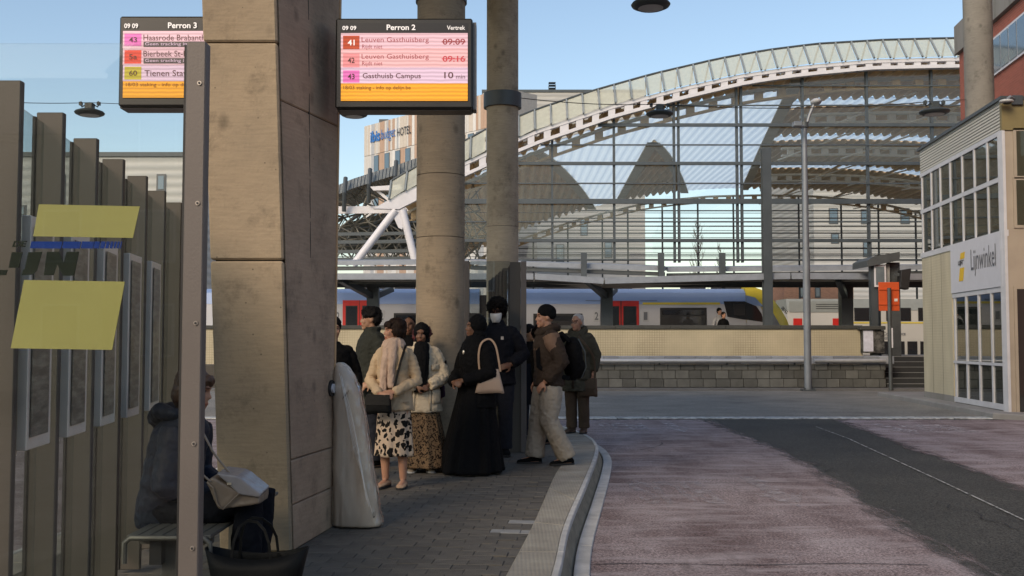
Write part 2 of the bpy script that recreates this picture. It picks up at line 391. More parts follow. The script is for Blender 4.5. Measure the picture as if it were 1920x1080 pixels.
# road lettering: BUS with arrows, read by drivers coming towards the camera
def roadtext(x0, y0, x1, y1, m, flip=True):
    a = G(x0, y1, ROADZ); b = G(x1, y1, ROADZ); c = G(x0, y0, ROADZ)
    ln = c.y - a.y
    O = Vector((b.x, a.y + ln, ROADZ)) if flip else Vector((a.x, a.y, ROADZ))
    U = Vector((a.x - b.x, 0, 0)) if flip else Vector((b.x - a.x, 0, 0))
    V = Vector((0, -ln, 0)) if flip else Vector((0, ln, 0))
    return struct(text_on('road_marking', 'BUS', O, U, V, m, bold=0.03, off=0.003))
roadtext(1130, 793, 1222, 806, M_worn)
roadtext(1205, 902, 1365, 945, M_worn2)
roadtext(1745, 796, 1850, 812, M_worn)
def arrow(px, py, ln, wd, m):
    c = G(px, py, ROADZ); z = ROADZ + 0.003
    mb = MB(); mb.quad((c.x - .1, c.y, z), (c.x + .1, c.y, z), (c.x + .1, c.y + ln * .6, z), (c.x - .1, c.y + ln * .6, z))
    mb.quad((c.x - wd / 2, c.y, z), (c.x, c.y - ln * .4, z), (c.x + wd / 2, c.y, z))
    return struct(mb.build('road_marking', m))
arrow(1268, 802, 2.4, 0.5, M_worn); arrow(1455, 925, 2.2, 0.55, M_worn2); arrow(1690, 806, 2.2, 0.5, M_worn)
# ---- the platform island
inner = [(-0.95, 0), (-0.42, 3.0), (-0.05, 6.2), (0.17, 8.15), (0.47, 11.2), (0.66, 12.6), (0.72, 13.8), (0.62, 15.4), (0.28, 17.2), (-0.3, 18.8), (-1.1, 19.6), (-1.9, 19.5), (-2.5, 18.4), (-2.8, 15.5), (-2.9, 13), (-2.95, 9), (-3.0, 5), (-3.0, 0)]
outer = [(-0.62, 0), (-0.1, 3.0), (0.27, 6.2), (0.44, 8.0), (0.72, 10.2), (1.03, 12.7), (1.16, 14.2), (1.12, 15.7), (0.78, 17.5), (0.1, 19.3), (-1.0, 20.3), (-2.1, 20.2), (-2.95, 18.8), (-3.2, 15.7), (-3.25, 13), (-3.3, 9), (-3.35, 5), (-3.35, 0)]
def smooth_path(p, n=5):
    o = []
    for i in range(len(p) - 1):
        a, b, c, d = p[max(i - 1, 0)], p[i], p[i + 1], p[min(i + 2, len(p) - 1)]
        for k in range(n):
            t = k / n
            o.append(tuple(0.5 * (2 * b[j] + (c[j] - a[j]) * t + (2 * a[j] - 5 * b[j] + 4 * c[j] - d[j]) * t * t + (3 * b[j] - a[j] - 3 * c[j] + d[j]) * t ** 3) for j in range(2)))
    o.append(p[-1]); return o
inn = smooth_path(inner); out_ = smooth_path(outer)
kp = thing('kerb', (0.4, 8, 0), 'raised concrete platform kerb with a tactile top and white lip', 'kerb')
def offs(path, d):
    o = []
    for i, p in enumerate(path):
        a = Vector(path[max(i - 1, 0)]); b = Vector(path[min(i + 1, len(path) - 1)]); t = (b - a).normalized()
        o.append((p[0] + t.y * d, p[1] - t.x * d))
    return o
LIPW = 0.045
lip_in = offs(out_, -LIPW); foot = offs(out_, 0.06); gut = offs(out_, 0.17)
# stud relief of the tactile kerb top
def dots(m, sc_=38, st=0.6):
    N, L, b = nd(m); tc = N['Texture Coordinate']
    vo = N.new('ShaderNodeTexVoronoi'); vo.inputs['Scale'].default_value = sc_; vo.inputs['Randomness'].default_value = 0.15
    L.new(tc.outputs['Object'], vo.inputs[0])
    bp = N.new('ShaderNodeBump'); bp.inputs['Strength'].default_value = st; bp.inputs['Distance'].default_value = 0.01; bp.invert = True
    L.new(vo.outputs[0], bp.inputs['Height']); L.new(bp.outputs[0], b.inputs['Normal'])
dots(M_conc_kerb)
step = 5
for i in range(0, len(inn) - 1, step // 5 * 3):
    j = min(i + step // 5 * 3, len(inn) - 1)
    g = 0.004
    def seg(pa, pb, z0, z1, name, m, bev=0.006):
        mb = MB(); A = [pa[k] for k in range(i, j + 1)]; B = [pb[k] for k in range(i, j + 1)]
        # shorten both ends a little so the joints show
        for Q in (A, B):
            q0, q1 = Vector(Q[0]), Vector(Q[1]); Q[0] = tuple(q0 + (q1 - q0).normalized() * g)
            q0, q1 = Vector(Q[-1]), Vector(Q[-2]); Q[-1] = tuple(q0 + (q1 - q0).normalized() * g)
        rings = [[(a[0], a[1], z0), (b[0], b[1], z0), (b[0], b[1], z1), (a[0], a[1], z1)] for a, b in zip(A, B)]
        mb.loft(rings); return mb.build(name, m, kp, bevel=bev)
    seg(inn, lip_in, -0.2, 0.0, 'kerb_stone', M_conc_kerb)
    seg(lip_in, out_, -0.05, 0.003, 'kerb_lip', M_conc_lip)
    seg(foot, gut, -0.3, ROADZ + 0.012, 'gutter_stone', M_conc_lip)
    mb = MB(); rings = [[(a[0], a[1], -0.05), (b[0], b[1], ROADZ - 0.03), (c[0], c[1], ROADZ - 0.03), (c[0], c[1], -0.05)] for a, b, c in zip(out_[i:j+1], foot[i:j+1], lip_in[i:j+1])]
    mb.loft(rings).build('kerb_face', M_kerb_face, kp, smooth=True)
# bedding under the pavers
struct(MB().prism([(x, y, -0.009) for x, y in inn], (0, 0, -0.17)).build('platform', M_joint))
platform_o = bpy.data.objects['platform']
# clinker pavers in running bond, aligned with the platform (5 degrees right of the view axis)
yaw = R(-4.7); cx, sx = math.cos(yaw), math.sin(yaw)
def inside(x, y):
    c = False; n = len(inn); j = n - 1
    for i in range(n):
        xi, yi = inn[i]; xj, yj = inn[j]
        if (yi > y) != (yj > y) and x < (xj - xi) * (y - yi) / (yj - yi) + xi: c = not c
        j = i
    return c
PW, PH_ = 0.225, 0.138
def paver_mesh():
    mb = MB(); g = 0.002; a, b = PW / 2 - g, PH_ / 2 - g; c = 0.002
    mb.loft([[(-a, -b, -.05), (a, -b, -.05), (a, b, -.05), (-a, b, -.05)], [(-a, -b, -c), (a, -b, -c), (a, b, -c), (-a, b, -c)],
             [(-a + c, -b + c, 0), (a - c, -b + c, 0), (a - c, b - c, 0), (-a + c, b - c, 0)]])
    return mb
pm = paver_mesh().mesh('paver'); pm.materials.append(M_paver)
pm2 = paver_mesh().mesh('pale_paver'); pm2.materials.append(M_paver_pale)
cells = []
pr_ = random.Random(3)
for r in range(-4, 148):
    for c in range(-22, 12):
        u = (c + (0.5 if r % 2 else 0) + 0.06 * math.sin(r * 2.7)) * PW; v = r * PH_
        x = u * cx - v * sx + 0; y = u * sx + v * cx + 0.3
        if y > 0.4 and any(inside(x + a * PW * .5, y + b * PH_ * .5) for a in (-1, 0, 1) for b in (-1, 0, 1)): cells.append((x, y))
def in_view(x, y):
    if y < 5.6: return False
    return -1.5 < x and abs(x / y) < 0.52
vis = sorted([c for c in cells if in_view(*c)], key=lambda q: q[1])
near = set(vis[:300])
mbs = MB(); src = paver_mesh()
def near_cell(x, y): return min(vis, key=lambda q: (q[0] - x) ** 2 + (q[1] - y) ** 2)
p_a = near_cell(G(945, 992).x, G(945, 992).y); p_b = near_cell(p_a[0] + PW * cx, p_a[1] + PW * sx); p_c = near_cell(G(1000, 976).x, G(1000, 976).y)
palec = {p_a, p_b, p_c}
for (x, y) in cells:
    dz = pr_.uniform(-0.003, 0.002); rx = pr_.uniform(-.012, .012); ry = pr_.uniform(-.012, .012); rz = yaw + pr_.uniform(-.012, .012)
    clipped = not all(inside(x + a, y + b) for a in (-PW / 2, PW / 2) for b in (-PH_ / 2, PH_ / 2))
    mt = Matrix.Translation((x, y, dz - 0.002)) @ Matrix.Rotation(rz, 4, 'Z') @ Matrix.Rotation(rx, 4, 'X') @ Matrix.Rotation(ry, 4, 'Y')
    if clipped: mt = mt @ Matrix.Translation((0, 0, -0.004))
    if (x, y) in near or (x, y) in palec:
        share('paver', pm2 if (x, y) in palec else pm, platform_o, mtx=mt)
    else:
        n0 = len(mbs.v); mbs.v += [tuple(mt @ Vector(q)) for q in src.v]; mbs.f += [tuple(n0 + k for k in f) for f in src.f]
stuff(mbs.build('paver_field', M_paver, platform_o, fix=False))
# clinker field: colour variation for the joined ones
N, L, b = nd(M_paver)

# ---- pavement in front of the ticket shop (right)
M_pave = mat('shop_pavement', (0.24, 0.235, 0.225), 0.8, var=0.18, vscale=2, bump=0.3)
N, L, b = nd(M_pave)
A_, B_ = Vector((10.22, 21.5, 0)), Vector((10.79, 27.3, 0))
sp = [(9.75, 21.2), (9.9, 22.6), (10.35, 27.8), (10.5, 30), (30, 30), (30, 14), (12.1, 14.0), (11.3, 17.5), (10.5, 20.2)]
struct(MB().prism([(x, y, -0.05) for x, y in sp], (0, 0, -0.2)).build('pavement', M_pave, bevel=0.02))
# ================================================================== station and its surroundings
M_white_st = mat('white_steel', (0.62, 0.62, 0.66), 0.45, var=0.08, vscale=2, bump=0.05)
M_grey_st = mat('grey_steel', (0.072, 0.086, 0.096), 0.45, metal=0.3, var=0.12, vscale=2, bump=0.05)
M_dark_st = mat('dark_steel', (0.075, 0.085, 0.09), 0.5, metal=0.2, var=0.15, bump=0.05)
M_cream_st = mat('cream_steel', (0.66, 0.61, 0.48), 0.5, var=0.12, vscale=1.5, bump=0.05)
M_deck = mat('corrugated_deck', (0.66, 0.48, 0.27), 0.6, var=0.18, vscale=0.6, bump=0.05)
M_deck2 = mat('deck_edge', (0.42, 0.36, 0.25), 0.6, var=0.15, vscale=1)
M_glass_st = glass('station_glass', (0.95, 0.96, 0.96), 0.8, 0.01, dirt_haze=.2, dirt_haze_col=(.50, .58, .64), flat=.012)  # faint bluish haze layer stands in for sky mirrored by the front
M_glass_band = glass('roof_edge_glass', (0.93, 0.95, 0.88), 0.6, 0.03, dirt_haze=0.9, dirt_haze_col=(0.70, 0.71, 0.65), flat=.48)
# translucent sheet for rib slots and blue fields imitating sky reflected in the front
M_skyl = bpy.data.materials.new('rooflight_and_reflection'); M_skyl.use_nodes = True
_n = M_skyl.node_tree; _n.nodes.clear()
_o = _n.nodes.new('ShaderNodeOutputMaterial'); _t = _n.nodes.new('ShaderNodeBsdfTranslucent'); _d = _n.nodes.new('ShaderNodeBsdfDiffuse'); _m = _n.nodes.new('ShaderNodeMixShader')
_t.inputs[0].default_value = (0.72, 0.86, 0.96, 1); _d.inputs[0].default_value = (0.4, 0.48, 0.52, 1); _m.inputs[0].default_value = 0.15
_n.links.new(_t.outputs[0], _m.inputs[1]); _n.links.new(_d.outputs[0], _m.inputs[2]); _n.links.new(_m.outputs[0], _o.inputs[0])

YF = 50.0; XC = (1830 - 960) / FPX * YF
def xof(px): return (px - 960) / FPX * YF
def zof(py): return P(960, py, YF).z
def interp(tab, x):
    if x <= tab[0][0]:
        (x0, y0), (x1, y1) = tab[0], tab[1]
    elif x >= tab[-1][0]: return tab[-1][1]
    else:
        for k in range(len(tab) - 1):
            if tab[k][0] <= x <= tab[k + 1][0]: (x0, y0), (x1, y1) = tab[k], tab[k + 1]; break
    return y0 + (y1 - y0) * (x - x0) / (x1 - x0)
T_rail = [(740, 333), (780, 311), (872, 263), (910, 243), (1000, 208), (1111, 172), (1233, 139), (1358, 111), (1450, 95), (1548, 83), (1679, 75.5), (1774, 73), (1830, 72)]
T_top = [(700, 391), (748, 364), (780, 349), (872, 303), (910, 286), (1000, 246), (1150, 197), (1275, 165), (1394, 139.5), (1450, 131), (1520, 122), (1645, 111.5), (1774, 108), (1830, 107)]
T_bot = [(700, 392), (748, 392), (780, 376), (872, 330), (910, 313), (1000, 273), (1155, 220), (1275, 188), (1394, 160), (1450, 150.5), (1520, 141.5), (1645, 130), (1774, 127), (1830, 126)]
def curve(tab, X):
    """height above ground of a measured arch line, mirrored about the crown"""
    Xm = XC - abs(X - XC); return zof(interp(tab, Xm / YF * FPX + 960))
st = thing('station_hall', (XC, YF, 0), 'large arched station hall with glass front behind the train', 'station')
# --- front arch beam: chords and posts
def chord(tab, h, name, x0, x1, y=YF, dep=0.35, n=60, m=M_white_st, dz=0):
    rings = []
    for i in range(n + 1):
        X = x0 + (x1 - x0) * i / n; z = curve(tab, X) + dz
        rings.append([(X, y, z), (X, y + dep, z), (X, y + dep, z - h), (X, y, z - h)])
    return MB().loft(rings).build(name, m, st, smooth=True)
X0, X1 = xof(748), XC + (XC - xof(748))
chord(T_top, 0.17, 'beam_chord', xof(800), X1)
chord(T_bot, 0.17, 'beam_chord', xof(800), X1, dz=0.17)
px = 806.0; k = 0
while px < 2060:
    X = xof(px); wd = 0.33 if k % 4 else 0.42
    pxm = 1830 - abs(px - 1830); zt = curve(T_top, X) - 0.168; zb = curve(T_bot, X) + 0.168
    X2 = X + wd; zt2 = curve(T_top, X2) - 0.168; zb2 = curve(T_bot, X2) + 0.168
    MB().prism([(X, YF + .03, zb), (X2, YF + .03, zb2), (X2, YF + .03, zt2), (X, YF + .03, zt)], (0, .29, 0)).build('beam_post', M_white_st, st)
    px += 30.6; k += 1
# solid haunch where the beam lands on its struts
hp = [(700, 391), (748, 364), (780, 349), (806, 336), (806, 364), (780, 376), (748, 392)]
MB().prism([P(x, y, YF) for x, y in hp], (0, .35, 0)).build('beam_haunch', M_white_st, st)
MB().prism([P(x, y, YF + 0.1) for x, y in [(732, 394), (762, 394), (754, 430), (747, 427)]], (0, .15, 0)).build('gusset', M_white_st, st)
for a, b in (((742, 394), (662, 498)), ((755, 394), (782, 505))):
    MB().tube([P(*a, YF + .15), P(*b, YF + .15)], 0.19, 14).build('strut', M_white_st, st, smooth=True)
# --- sloping glass band above the beam: panes, front bars, slanted stays, top rail
px = 728.0; k = 0; M_bar = mat('glazing_bar', (0.30, 0.33, 0.33), 0.45, metal=0.3, var=0.08, bump=0)
pts_r = []
while px < 1960:
    X = xof(px); Xn = xof(px + 30.6)
    ft = curve(T_rail, X); fb = curve(T_top, X) + 0.03; ft2 = curve(T_rail, Xn); fb2 = curve(T_top, Xn) + 0.03
    YT, YB = YF + 0.9, YF - 0.1; ft = 1.4 + (ft - 1.4) * YT / YF; ft2 = 1.4 + (ft2 - 1.4) * YT / YF
    MB().prism([(X + .06, YB, fb), (Xn - .06, YB, fb2), (Xn - .06, YT, ft2), (X + .06, YT, ft)], (0, .02, .0)).build('glass_pane', M_glass_band, st)
    MB().beam((X, YB - .05, fb), (X, YT - .05, ft), 0.07, 0.10, (0, 1, 0)).build('glazing_bar', M_bar, st)
    lean = 0.55 * min(1, max(0, (px - 1150) / 300))
    MB().beam((X - lean, YB + .15, curve(T_top, X - lean) + 0.03), (X + .05, YT + .2, ft - .02), 0.06, 0.07, (0, 1, 0)).build('stay', M_bar, st)
    pts_r.append((X, YT, ft + .02)); px += 30.6
MB().tube(pts_r, 0.06, 6).build('top_rail', M_grey_st, st, smooth=True)
# dark gutter behind the band
rings = []
for i in range(60):
    X = xof(728) + (xof(1400) - xof(728)) * i / 59; z = curve(T_top, X) + .02
    hh = 0.45 * max(0.05, 1 - i / 50)
    rings.append([(X, YF + 1.1, z), (X, YF + 1.3, z), (X, YF + 1.3, z + hh), (X, YF + 1.1, z + hh)])
MB().loft(rings).build('gutter', M_dark_st, st)
# second, greenish inner arch just behind the front
def arch_rib(y, m1, m2, dz=0.0, wd=0.4, name='arch_rib', x0=None, x1=None, hollow=True, top=0.5):
    x0 = x0 if x0 is not None else xof(748); x1 = x1 if x1 is not None else X1
    n = 56; r1 = []; r2 = []
    for i in range(n + 1):
        X = x0 + (x1 - x0) * i / n; z = curve(T_bot, X) + dz
        r1.append([(X, y, z), (X, y + wd, z), (X, y + wd, z - .14), (X, y, z - .14)])
        r2.append([(X, y, z - .50), (X, y + wd, z - .50), (X, y + wd, z - .6), (X, y, z - .6)])
    a = MB().loft(r1).build(name, m1, st, smooth=True); MB().loft(r2).build(name, m2, st, smooth=True)
    mb = MB(); X = x0 + .4; i = 0
    while X < x1 - 1:
        z = curve(T_bot, X) + dz; z2 = curve(T_bot, X + .4) + dz
        mb.prism([(X, y + .05, z - .5), (X + .4, y + .05, z2 - .5), (X + .4, y + .05, z2 - .14), (X, y + .05, z - .14)], (0, wd - .1, 0)); X += 1.15; i += 1
    stuff(mb.build('rib_posts', m2, st))
M_rib = mat('pale_rib_steel', (0.85, 0.80, 0.68), .5, var=.08, bump=0)
RIBS = [51.6, 58.5, 69.0, 80.5, 92.0]
for y in RIBS: arch_rib(y, M_cream_st, M_deck if y in (51.6, 92.0) else M_rib, dz=-0.25 if y > 52 else 0.0, x0=None if y in (51.6, 92.0) else 16.2 + (y - 57) * .157)
# sunlit crown glazing along each rib (thin pale strip) and cross bracing
for y in RIBS[1:]:
    for k in range(13):
        X = xof(1000) + k * 4.2
        if X < 15.5 + (y - 57) * .157: continue
        mb = MB(); a = (X, y + .2, curve(T_bot, X) - 1.1); b = (X + 3.2, y - 5.0, curve(T_bot, X + 3.2) - .35)
        mb.tube([a, b], 0.05, 6).build('brace', M_rib, st)
# --- roof deck with corrugations along the hall axis; between them blue fields imitating the sky's reflection
def is_light(X, Y):
    # glazed slot over each rib
    if X > 15.0 + (Y - 57) * .157 and any(ry - 1.9 < Y < ry - .1 for ry in (59.5, 70.0, 81.5)): return True
    Y -= 3.0
    if Y < 51.0: return False
    if X > 15.2 + (Y - 54) * 0.157: return False
    if Y > 60 and 8.6 + (Y - 60) * .03 < X < 8.6 + 7.4 * ((Y - 60) / 32) ** .9: return False
    if Y > 51.6 and X < 1.3 + 6.2 * ((Y - 51.6) / 40) ** .88: return False
    if X < -2: return False
    return True
ys = [50.4 + (92.4 - 50.4) * i / 120 for i in range(121)]
dx = 0.15; nx = int((X1 - X0) / dx)
dv = []; df = []; lf = []
prof = [0, 0, 0.3, 0.3]
for i in range(nx + 1):
    X = X0 + i * dx; z = 0
    # smooth the measured curve a little
    z = (curve(T_top, X - 1) + curve(T_top, X) * 2 + curve(T_top, X + 1)) / 4 - 0.22 + prof[i % 4]
    for y in ys: dv.append((X, y, z))
m_ = len(ys)
for i in range(nx):
    for j in range(m_ - 1):
        f = (i * m_ + j, (i + 1) * m_ + j, (i + 1) * m_ + j + 1, i * m_ + j + 1)
        (lf if is_light(X0 + i * dx, ys[j]) else df).append(f)
mb = MB(); mb.v = dv; mb.f = df; stuff(mb.build('roof_deck', M_deck, st, fix=False))
mb = MB(); mb.v = [(x, y, z - prof[(i // m_) % 4] * .85 + .1) for i, (x, y, z) in enumerate(dv)]; mb.f = lf; stuff(mb.build('rooflight_and_reflection', M_skyl, st, fix=False))
# pale trim on the slanting edges of the brown fields
def trim(a, b):
    mb = MB(); rings = []
    for i in range(25):
        t = i / 24; X = a[0] + (b[0] - a[0]) * t; Y = a[1] + (b[1] - a[1]) * t; z = curve(T_top, X) - .25
        rings.append([(X - .3, Y, z - .02), (X + .3, Y, z - .02), (X + .3, Y, z - .10), (X - .3, Y, z - .10)])
    mb.loft(rings).build('roof_trim', M_deck2, st)
def trim_curve(fx, y0, y1, w_=.34):
    rings = []
    for i in range(31):
        Y = y0 + (y1 - y0) * (i / 30) ** 1.5; X = fx(Y); z = curve(T_top, X) - .27
        rings.append([(X - w_, Y, z), (X + w_, Y, z), (X + w_, Y, z - .09), (X - w_, Y, z - .09)])
    MB().loft(rings).build('roof_trim', M_deck2, st)
trim_curve(lambda Y: 15.2 + (Y - 57) * .157, 51, 92)
trim_curve(lambda Y: 8.6 + 7.4 * (max(0, Y - 63) / 32) ** .9, 63, 92)
trim_curve(lambda Y: 8.6 + (Y - 63) * .03, 63, 92)
trim_curve(lambda Y: 1.3 + 6.2 * (max(0, Y - 54.6) / 40) ** .88, 54.6, 92)
# --- purlins
for k in range(9):
    X = 2.0 + k * 4.4
    if X < 21: continue
    MB().beam((X, 52, curve(T_bot, X) - .42), (X, 92, curve(T_bot, X) - .42), .10, .16).build('purlin', M_deck, st)
# --- glass front: mullions, transoms, panes
mull = [(x, 1) for x in (798, 917, 1036, 1153, 1271, 1390, 1511, 1633, 1756, 1876)]
trans = [161, 198, 235, 272, 307, 344, 378, 416, 451, 487]
YG = YF + 0.55
for x, _ in mull:
    X = (x - 960) / FPX * YG; zt = curve(T_bot, X) + .1; zb = P(960, 492, YG).z
    for dxm in ((-.11, .11) if x in (1271, 1390) else (0,)):
        MB().box(X + dxm - .055, X + dxm + .055, YG, YG + .22, zb, zt).build('mullion', M_grey_st, st)
def arch_x(z):
    """left x where the arch underside reaches height z"""
    X = XC
    while X > xof(740) and curve(T_bot, X) > z: X -= 0.1
    return X
for y in trans:
    z = P(960, y, YG).z; xa = max(arch_x(z) + .1, (632 - 960) / FPX * YG)
    thick = y in (235, 307, 378, 451); h = 0.24 if y == 378 else (0.15 if thick else 0.07)
    MB().box(xa, XC + (XC - xa) if xa > xof(760) else 45, YG - (.14 if thick else .06), YG - .005, z - h / 2, z + h / 2).build('transom', M_grey_st, st)
bx_ = [632] + [m[0] for m in mull]
for i in range(len(bx_) - 1):
    xa, xb = (bx_[i] - 960) / FPX * YG + .06, (bx_[i + 1] - 960) / FPX * YG - .06
    rows = [100] + trans
    for j in range(len(rows) - 1):
        zt, zb = P(960, rows[j], YG).z - .03, P(960, rows[j + 1], YG).z + .03
        zta, ztb = min(zt, curve(T_bot, xa)), min(zt, curve(T_bot, xb))
        if xa < xof(780): continue
        if zta <= zb and ztb <= zb: continue
        zta = max(zta, zb + .02); ztb = max(ztb, zb + .02)
        MB().prism([(xa, YG + .1, zb), (xb, YG + .1, zb), (xb, YG + .1, ztb), (xa, YG + .1, zta)], (0, .02, 0)).build('glass_pane', M_glass_st, st)
# --- far end of the hall: louvre rails and thin posts in front of the sky
for y in (395, 409, 424, 437, 453, 466, 478, 488):
    z = P(960, y, 92.5).z; MB().box(-2, 46, 92.5, 92.6, z - .05, z + .05).build('louvre_rail', M_grey_st, st)
for x in (1000, 1065, 1130, 1178, 1243, 1310, 1377, 1440, 1500, 1580, 1650, 1720):
    X = (x - 960) / FPX * 92.7; MB().box(X - .07, X + .07, 92.62, 92.75, 4, curve(T_bot, X) - .3).build('end_post', M_grey_st, st)
# fine horizontal catenary wires in the hall
wr = random.Random(4)
for y in (398, 430, 445, 462, 472, 481):
    z = P(960, y, 64).z; MB().tube([(-14, 64, z), (44, 64, z + wr.uniform(-.2, .2))], 0.018, 4).build('catenary_wire', M_dark_st, st)

# --- lattice shed left of the hall
lt = thing('lattice_shed', (-9, 58, 0), 'grey steel lattice shed beside the left foot of the arch', 'shed')
YL = 57.0
top_l = [(560, 372), (632, 343), (660, 331), (700, 318), (740, 306), (780, 292), (840, 268), (900, 246)]
rings = []
for i in range(41):
    px = 560 + 340 * i / 40; y = interp(top_l, px); a = P(px, y, YL); hh = 0.75 + (0.35 if px > 742 else 0)
    rings.append([(a.x, YL - .4, a.z - hh), (a.x, YL + .1, a.z - .12), (a.x, YL + 1.0, a.z), (a.x, YL + 5.0, a.z + .2), (a.x, YL + 5, a.z - hh)])
M_lou = mat('grey_louvre', (0.25, 0.27, 0.27), 0.5, metal=0.2, var=0.1, bump=0)
N, L, b = nd(M_lou); wv = N.new('ShaderNodeTexWave'); wv.bands_direction = 'X'; wv.inputs['Scale'].default_value = 1.6
L.new(N['Texture Coordinate'].outputs['Object'], wv.inputs[0]); bp = N.new('ShaderNodeBump'); bp.inputs['Strength'].default_value = 1; bp.inputs['Distance'].default_value = .15
L.new(wv.outputs[0], bp.inputs['Height']); L.new(bp.outputs[0], b.inputs['Normal'])
MB().loft(rings).build('roof', M_lou, lt, smooth=True)
for px in (648, 694, 743, 790, 836):
    y = interp(top_l, px); MB().tube([P(px, y - 3, YL - .5), P(px - 2, y + 25, YL - .9), P(px - 3, y + 60, YL - .5)], 0.12, 8).build('hoop', M_grey_st, lt, smooth=True)
mb = MB(); lr = random.Random(11)
M_lat = mat('lattice_steel', (0.23, 0.225, 0.20), 0.5, metal=0.2, var=0.2, vscale=.6, bump=0)
def lat_grid(Y, y_top, y_bot, nx, ny, x0=560, x1=900, r=0.034):
    pts = {}
    for i in range(nx + 1):
        for j in range(ny + 1):
            px = x0 + (x1 - x0) * i / nx; yt = interp(top_l, px) + y_top
            pts[i, j] = P(px + (0 if j % 2 else (x1 - x0) / nx / 2), yt + (y_bot - yt) * j / ny, Y + (0.8 if (i + j) % 2 else 0))
    for i in range(nx):
        for j in range(ny):
            mb.tube([pts[i, j], pts[i + 1, j]], r, 4); mb.tube([pts[i, j], pts[i, j + 1]], r, 4); mb.tube([pts[i, j], pts[i + 1, j + 1]], r, 4)
            if lr.random() < .45: mb.tube([pts[i + 1, j], pts[i, j + 1]], r * 1.3, 4)
lat_grid(YL, 14, 498, 13, 6); lat_grid(YL + 5, 10, 488, 10, 5, r=0.06)
stuff(mb.build('lattice', M_lat, lt))
for y in (392, 437, 452, 470, 484): MB().beam(P(560, y + 3, YL - .2), P(800, y, YL - .2), .1, .18 if y != 392 else .4).build('rail', M_grey_st if y != 392 else M_white_st, lt)
MB().prism([P(x, y, YL - 1.5) for x, y in [(694, 350), (700, 357), (755, 356), (750, 346)]], (0, .4, 0)).build('bracket', M_white_st, lt)
MB().beam(P(708, 358, YL - 1.2), P(730, 376, YL - 1.2), .15, .15).build('bracket', M_white_st, lt)
# dark shed inside the lattice
MB().prism([P(x, y, YL + 7) for x, y in [(625, 440), (660, 415), (720, 400), (800, 392), (800, 470), (625, 470)]], (0, 2, 0)).build('dark_roof', mat('dark_roof', (0.05, 0.055, 0.045), 0.8), lt)

# ================================================================== buildings behind
def siding(name, c, c2, freq, wob=0.6):
    m = mat(name, c, 0.6, var=0.10, vscale=0.4, bump=0)
    N, L, b = nd(m); tc = N['Texture Coordinate']
    wv = N.new('ShaderNodeTexWave'); wv.bands_direction = 'Z'; wv.inputs['Scale'].default_value = freq; wv.inputs['Distortion'].default_value = wob; wv.inputs['Detail'].default_value = 3
    L.new(tc.outputs['Object'], wv.inputs[0])
    src = b.inputs['Base Color'].links[0].from_socket
    mx = N.new('ShaderNodeMix'); mx.data_type = 'RGBA'; L.new(wv.outputs[1], mx.inputs[0]); L.new(src, mx.inputs[6]); mx.inputs[7].default_value = (*c2, 1)
    L.new(mx.outputs[2], b.inputs['Base Color'])
    bp = N.new('ShaderNodeBump'); bp.inputs['Strength'].default_value = .6; bp.inputs['Distance'].default_value = .05
    L.new(wv.outputs[1], bp.inputs['Height']); L.new(bp.outputs[0], b.inputs['Normal'])
    return m
M_sid = siding('grey_siding', (0.46, 0.46, 0.44), (0.36, 0.365, 0.36), 0.55)
M_sid_w = siding('pale_siding', (0.52, 0.52, 0.50), (0.40, 0.41, 0.40), 0.55)
M_win_blue = mat('far_window_glass', (0.10, 0.16, 0.22), 0.08, var=0.05, bump=0, spec=1.0)
M_winfr = mat('window_frame_dark', (0.10, 0.11, 0.12), 0.5, bump=0)
def far_block(name, label, x0, x1, y0, Y, depth, m, wins, parapet=True, z0=ROADZ - .1, xend=None):
    a = P(x0, y0, Y); b = P(x1, y0, Y)
    t = thing(name, ((a.x + b.x) / 2, Y, 0), label, 'building')
    MB().box(a.x, b.x, Y, Y + depth, z0, a.z).build('wall', m, t)
    if parapet: MB().box(a.x - .1, b.x + .1, Y - .12, Y + depth, a.z + .01, a.z + .3).build('parapet', M_grey_st, t)
    for (wx0, wy0, wx1, wy1) in wins:
        p = P(wx0, wy1, Y); q = P(wx1, wy0, Y)
        f = MB().box(p.x - .12, q.x + .12, Y - .06, Y - .004, p.z - .12, q.z + .12).build('window', M_winfr, t)
        MB().box(p.x, q.x, Y - .09, Y - .062, p.z, q.z).build('pane', M_win_blue, f)
    return t
# the grey slab seen over and through the hall
t = far_block('office_block', 'tall grey horizontally clad block rising above the left of the station arch', 905, 1208, 173, 122, 30, M_sid,
          [(1044, 460, 1056, 490), (1090, 410, 1100, 440), (1135, 455, 1146, 482)])
a = P(1036, 173, 122)
c_ = thing('roof_cage', (a.x, 123, a.z + .3), 'small steel ladder cage on the roof of the grey block', 'cage')
for i, (ddx, ddy) in enumerate(((-.4, 0), (.4, 0), (.4, .8), (-.4, .8))): MB().beam((a.x + ddx, 123 + ddy, a.z + .3), (a.x + ddx, 123 + ddy, a.z + 1.2), .06, .06).build('post', M_grey_st, c_)
for h in (.5, .85, 1.17): MB().box(a.x - .42, a.x + .42, 122.95, 123.85, a.z + .3 + h - .04, a.z + .3 + h).build('rail', M_grey_st, c_)
far_block('office_block', 'grey clad block seen through the right half of the station glass', 1524, 1990, 300, 118, 25, M_sid_w,
          [(1556, 392, 1569, 418), (1616, 394, 1630, 418), (1620, 455, 1632, 480), (1560, 440, 1571, 455), (1690, 392, 1703, 418)])
far_block('office_block', 'pale grey clad block behind the left bus shelter glass', -700, 372, 294, 68, 25, M_sid_w,
          [(297, 330, 308, 355), (324, 452, 333, 485), (36, 388, 46, 402), (117, 330, 120, 380), (150, 440, 162, 480), (-60, 330, -40, 380), (230, 430, 242, 470), (336, 460, 346, 480)])
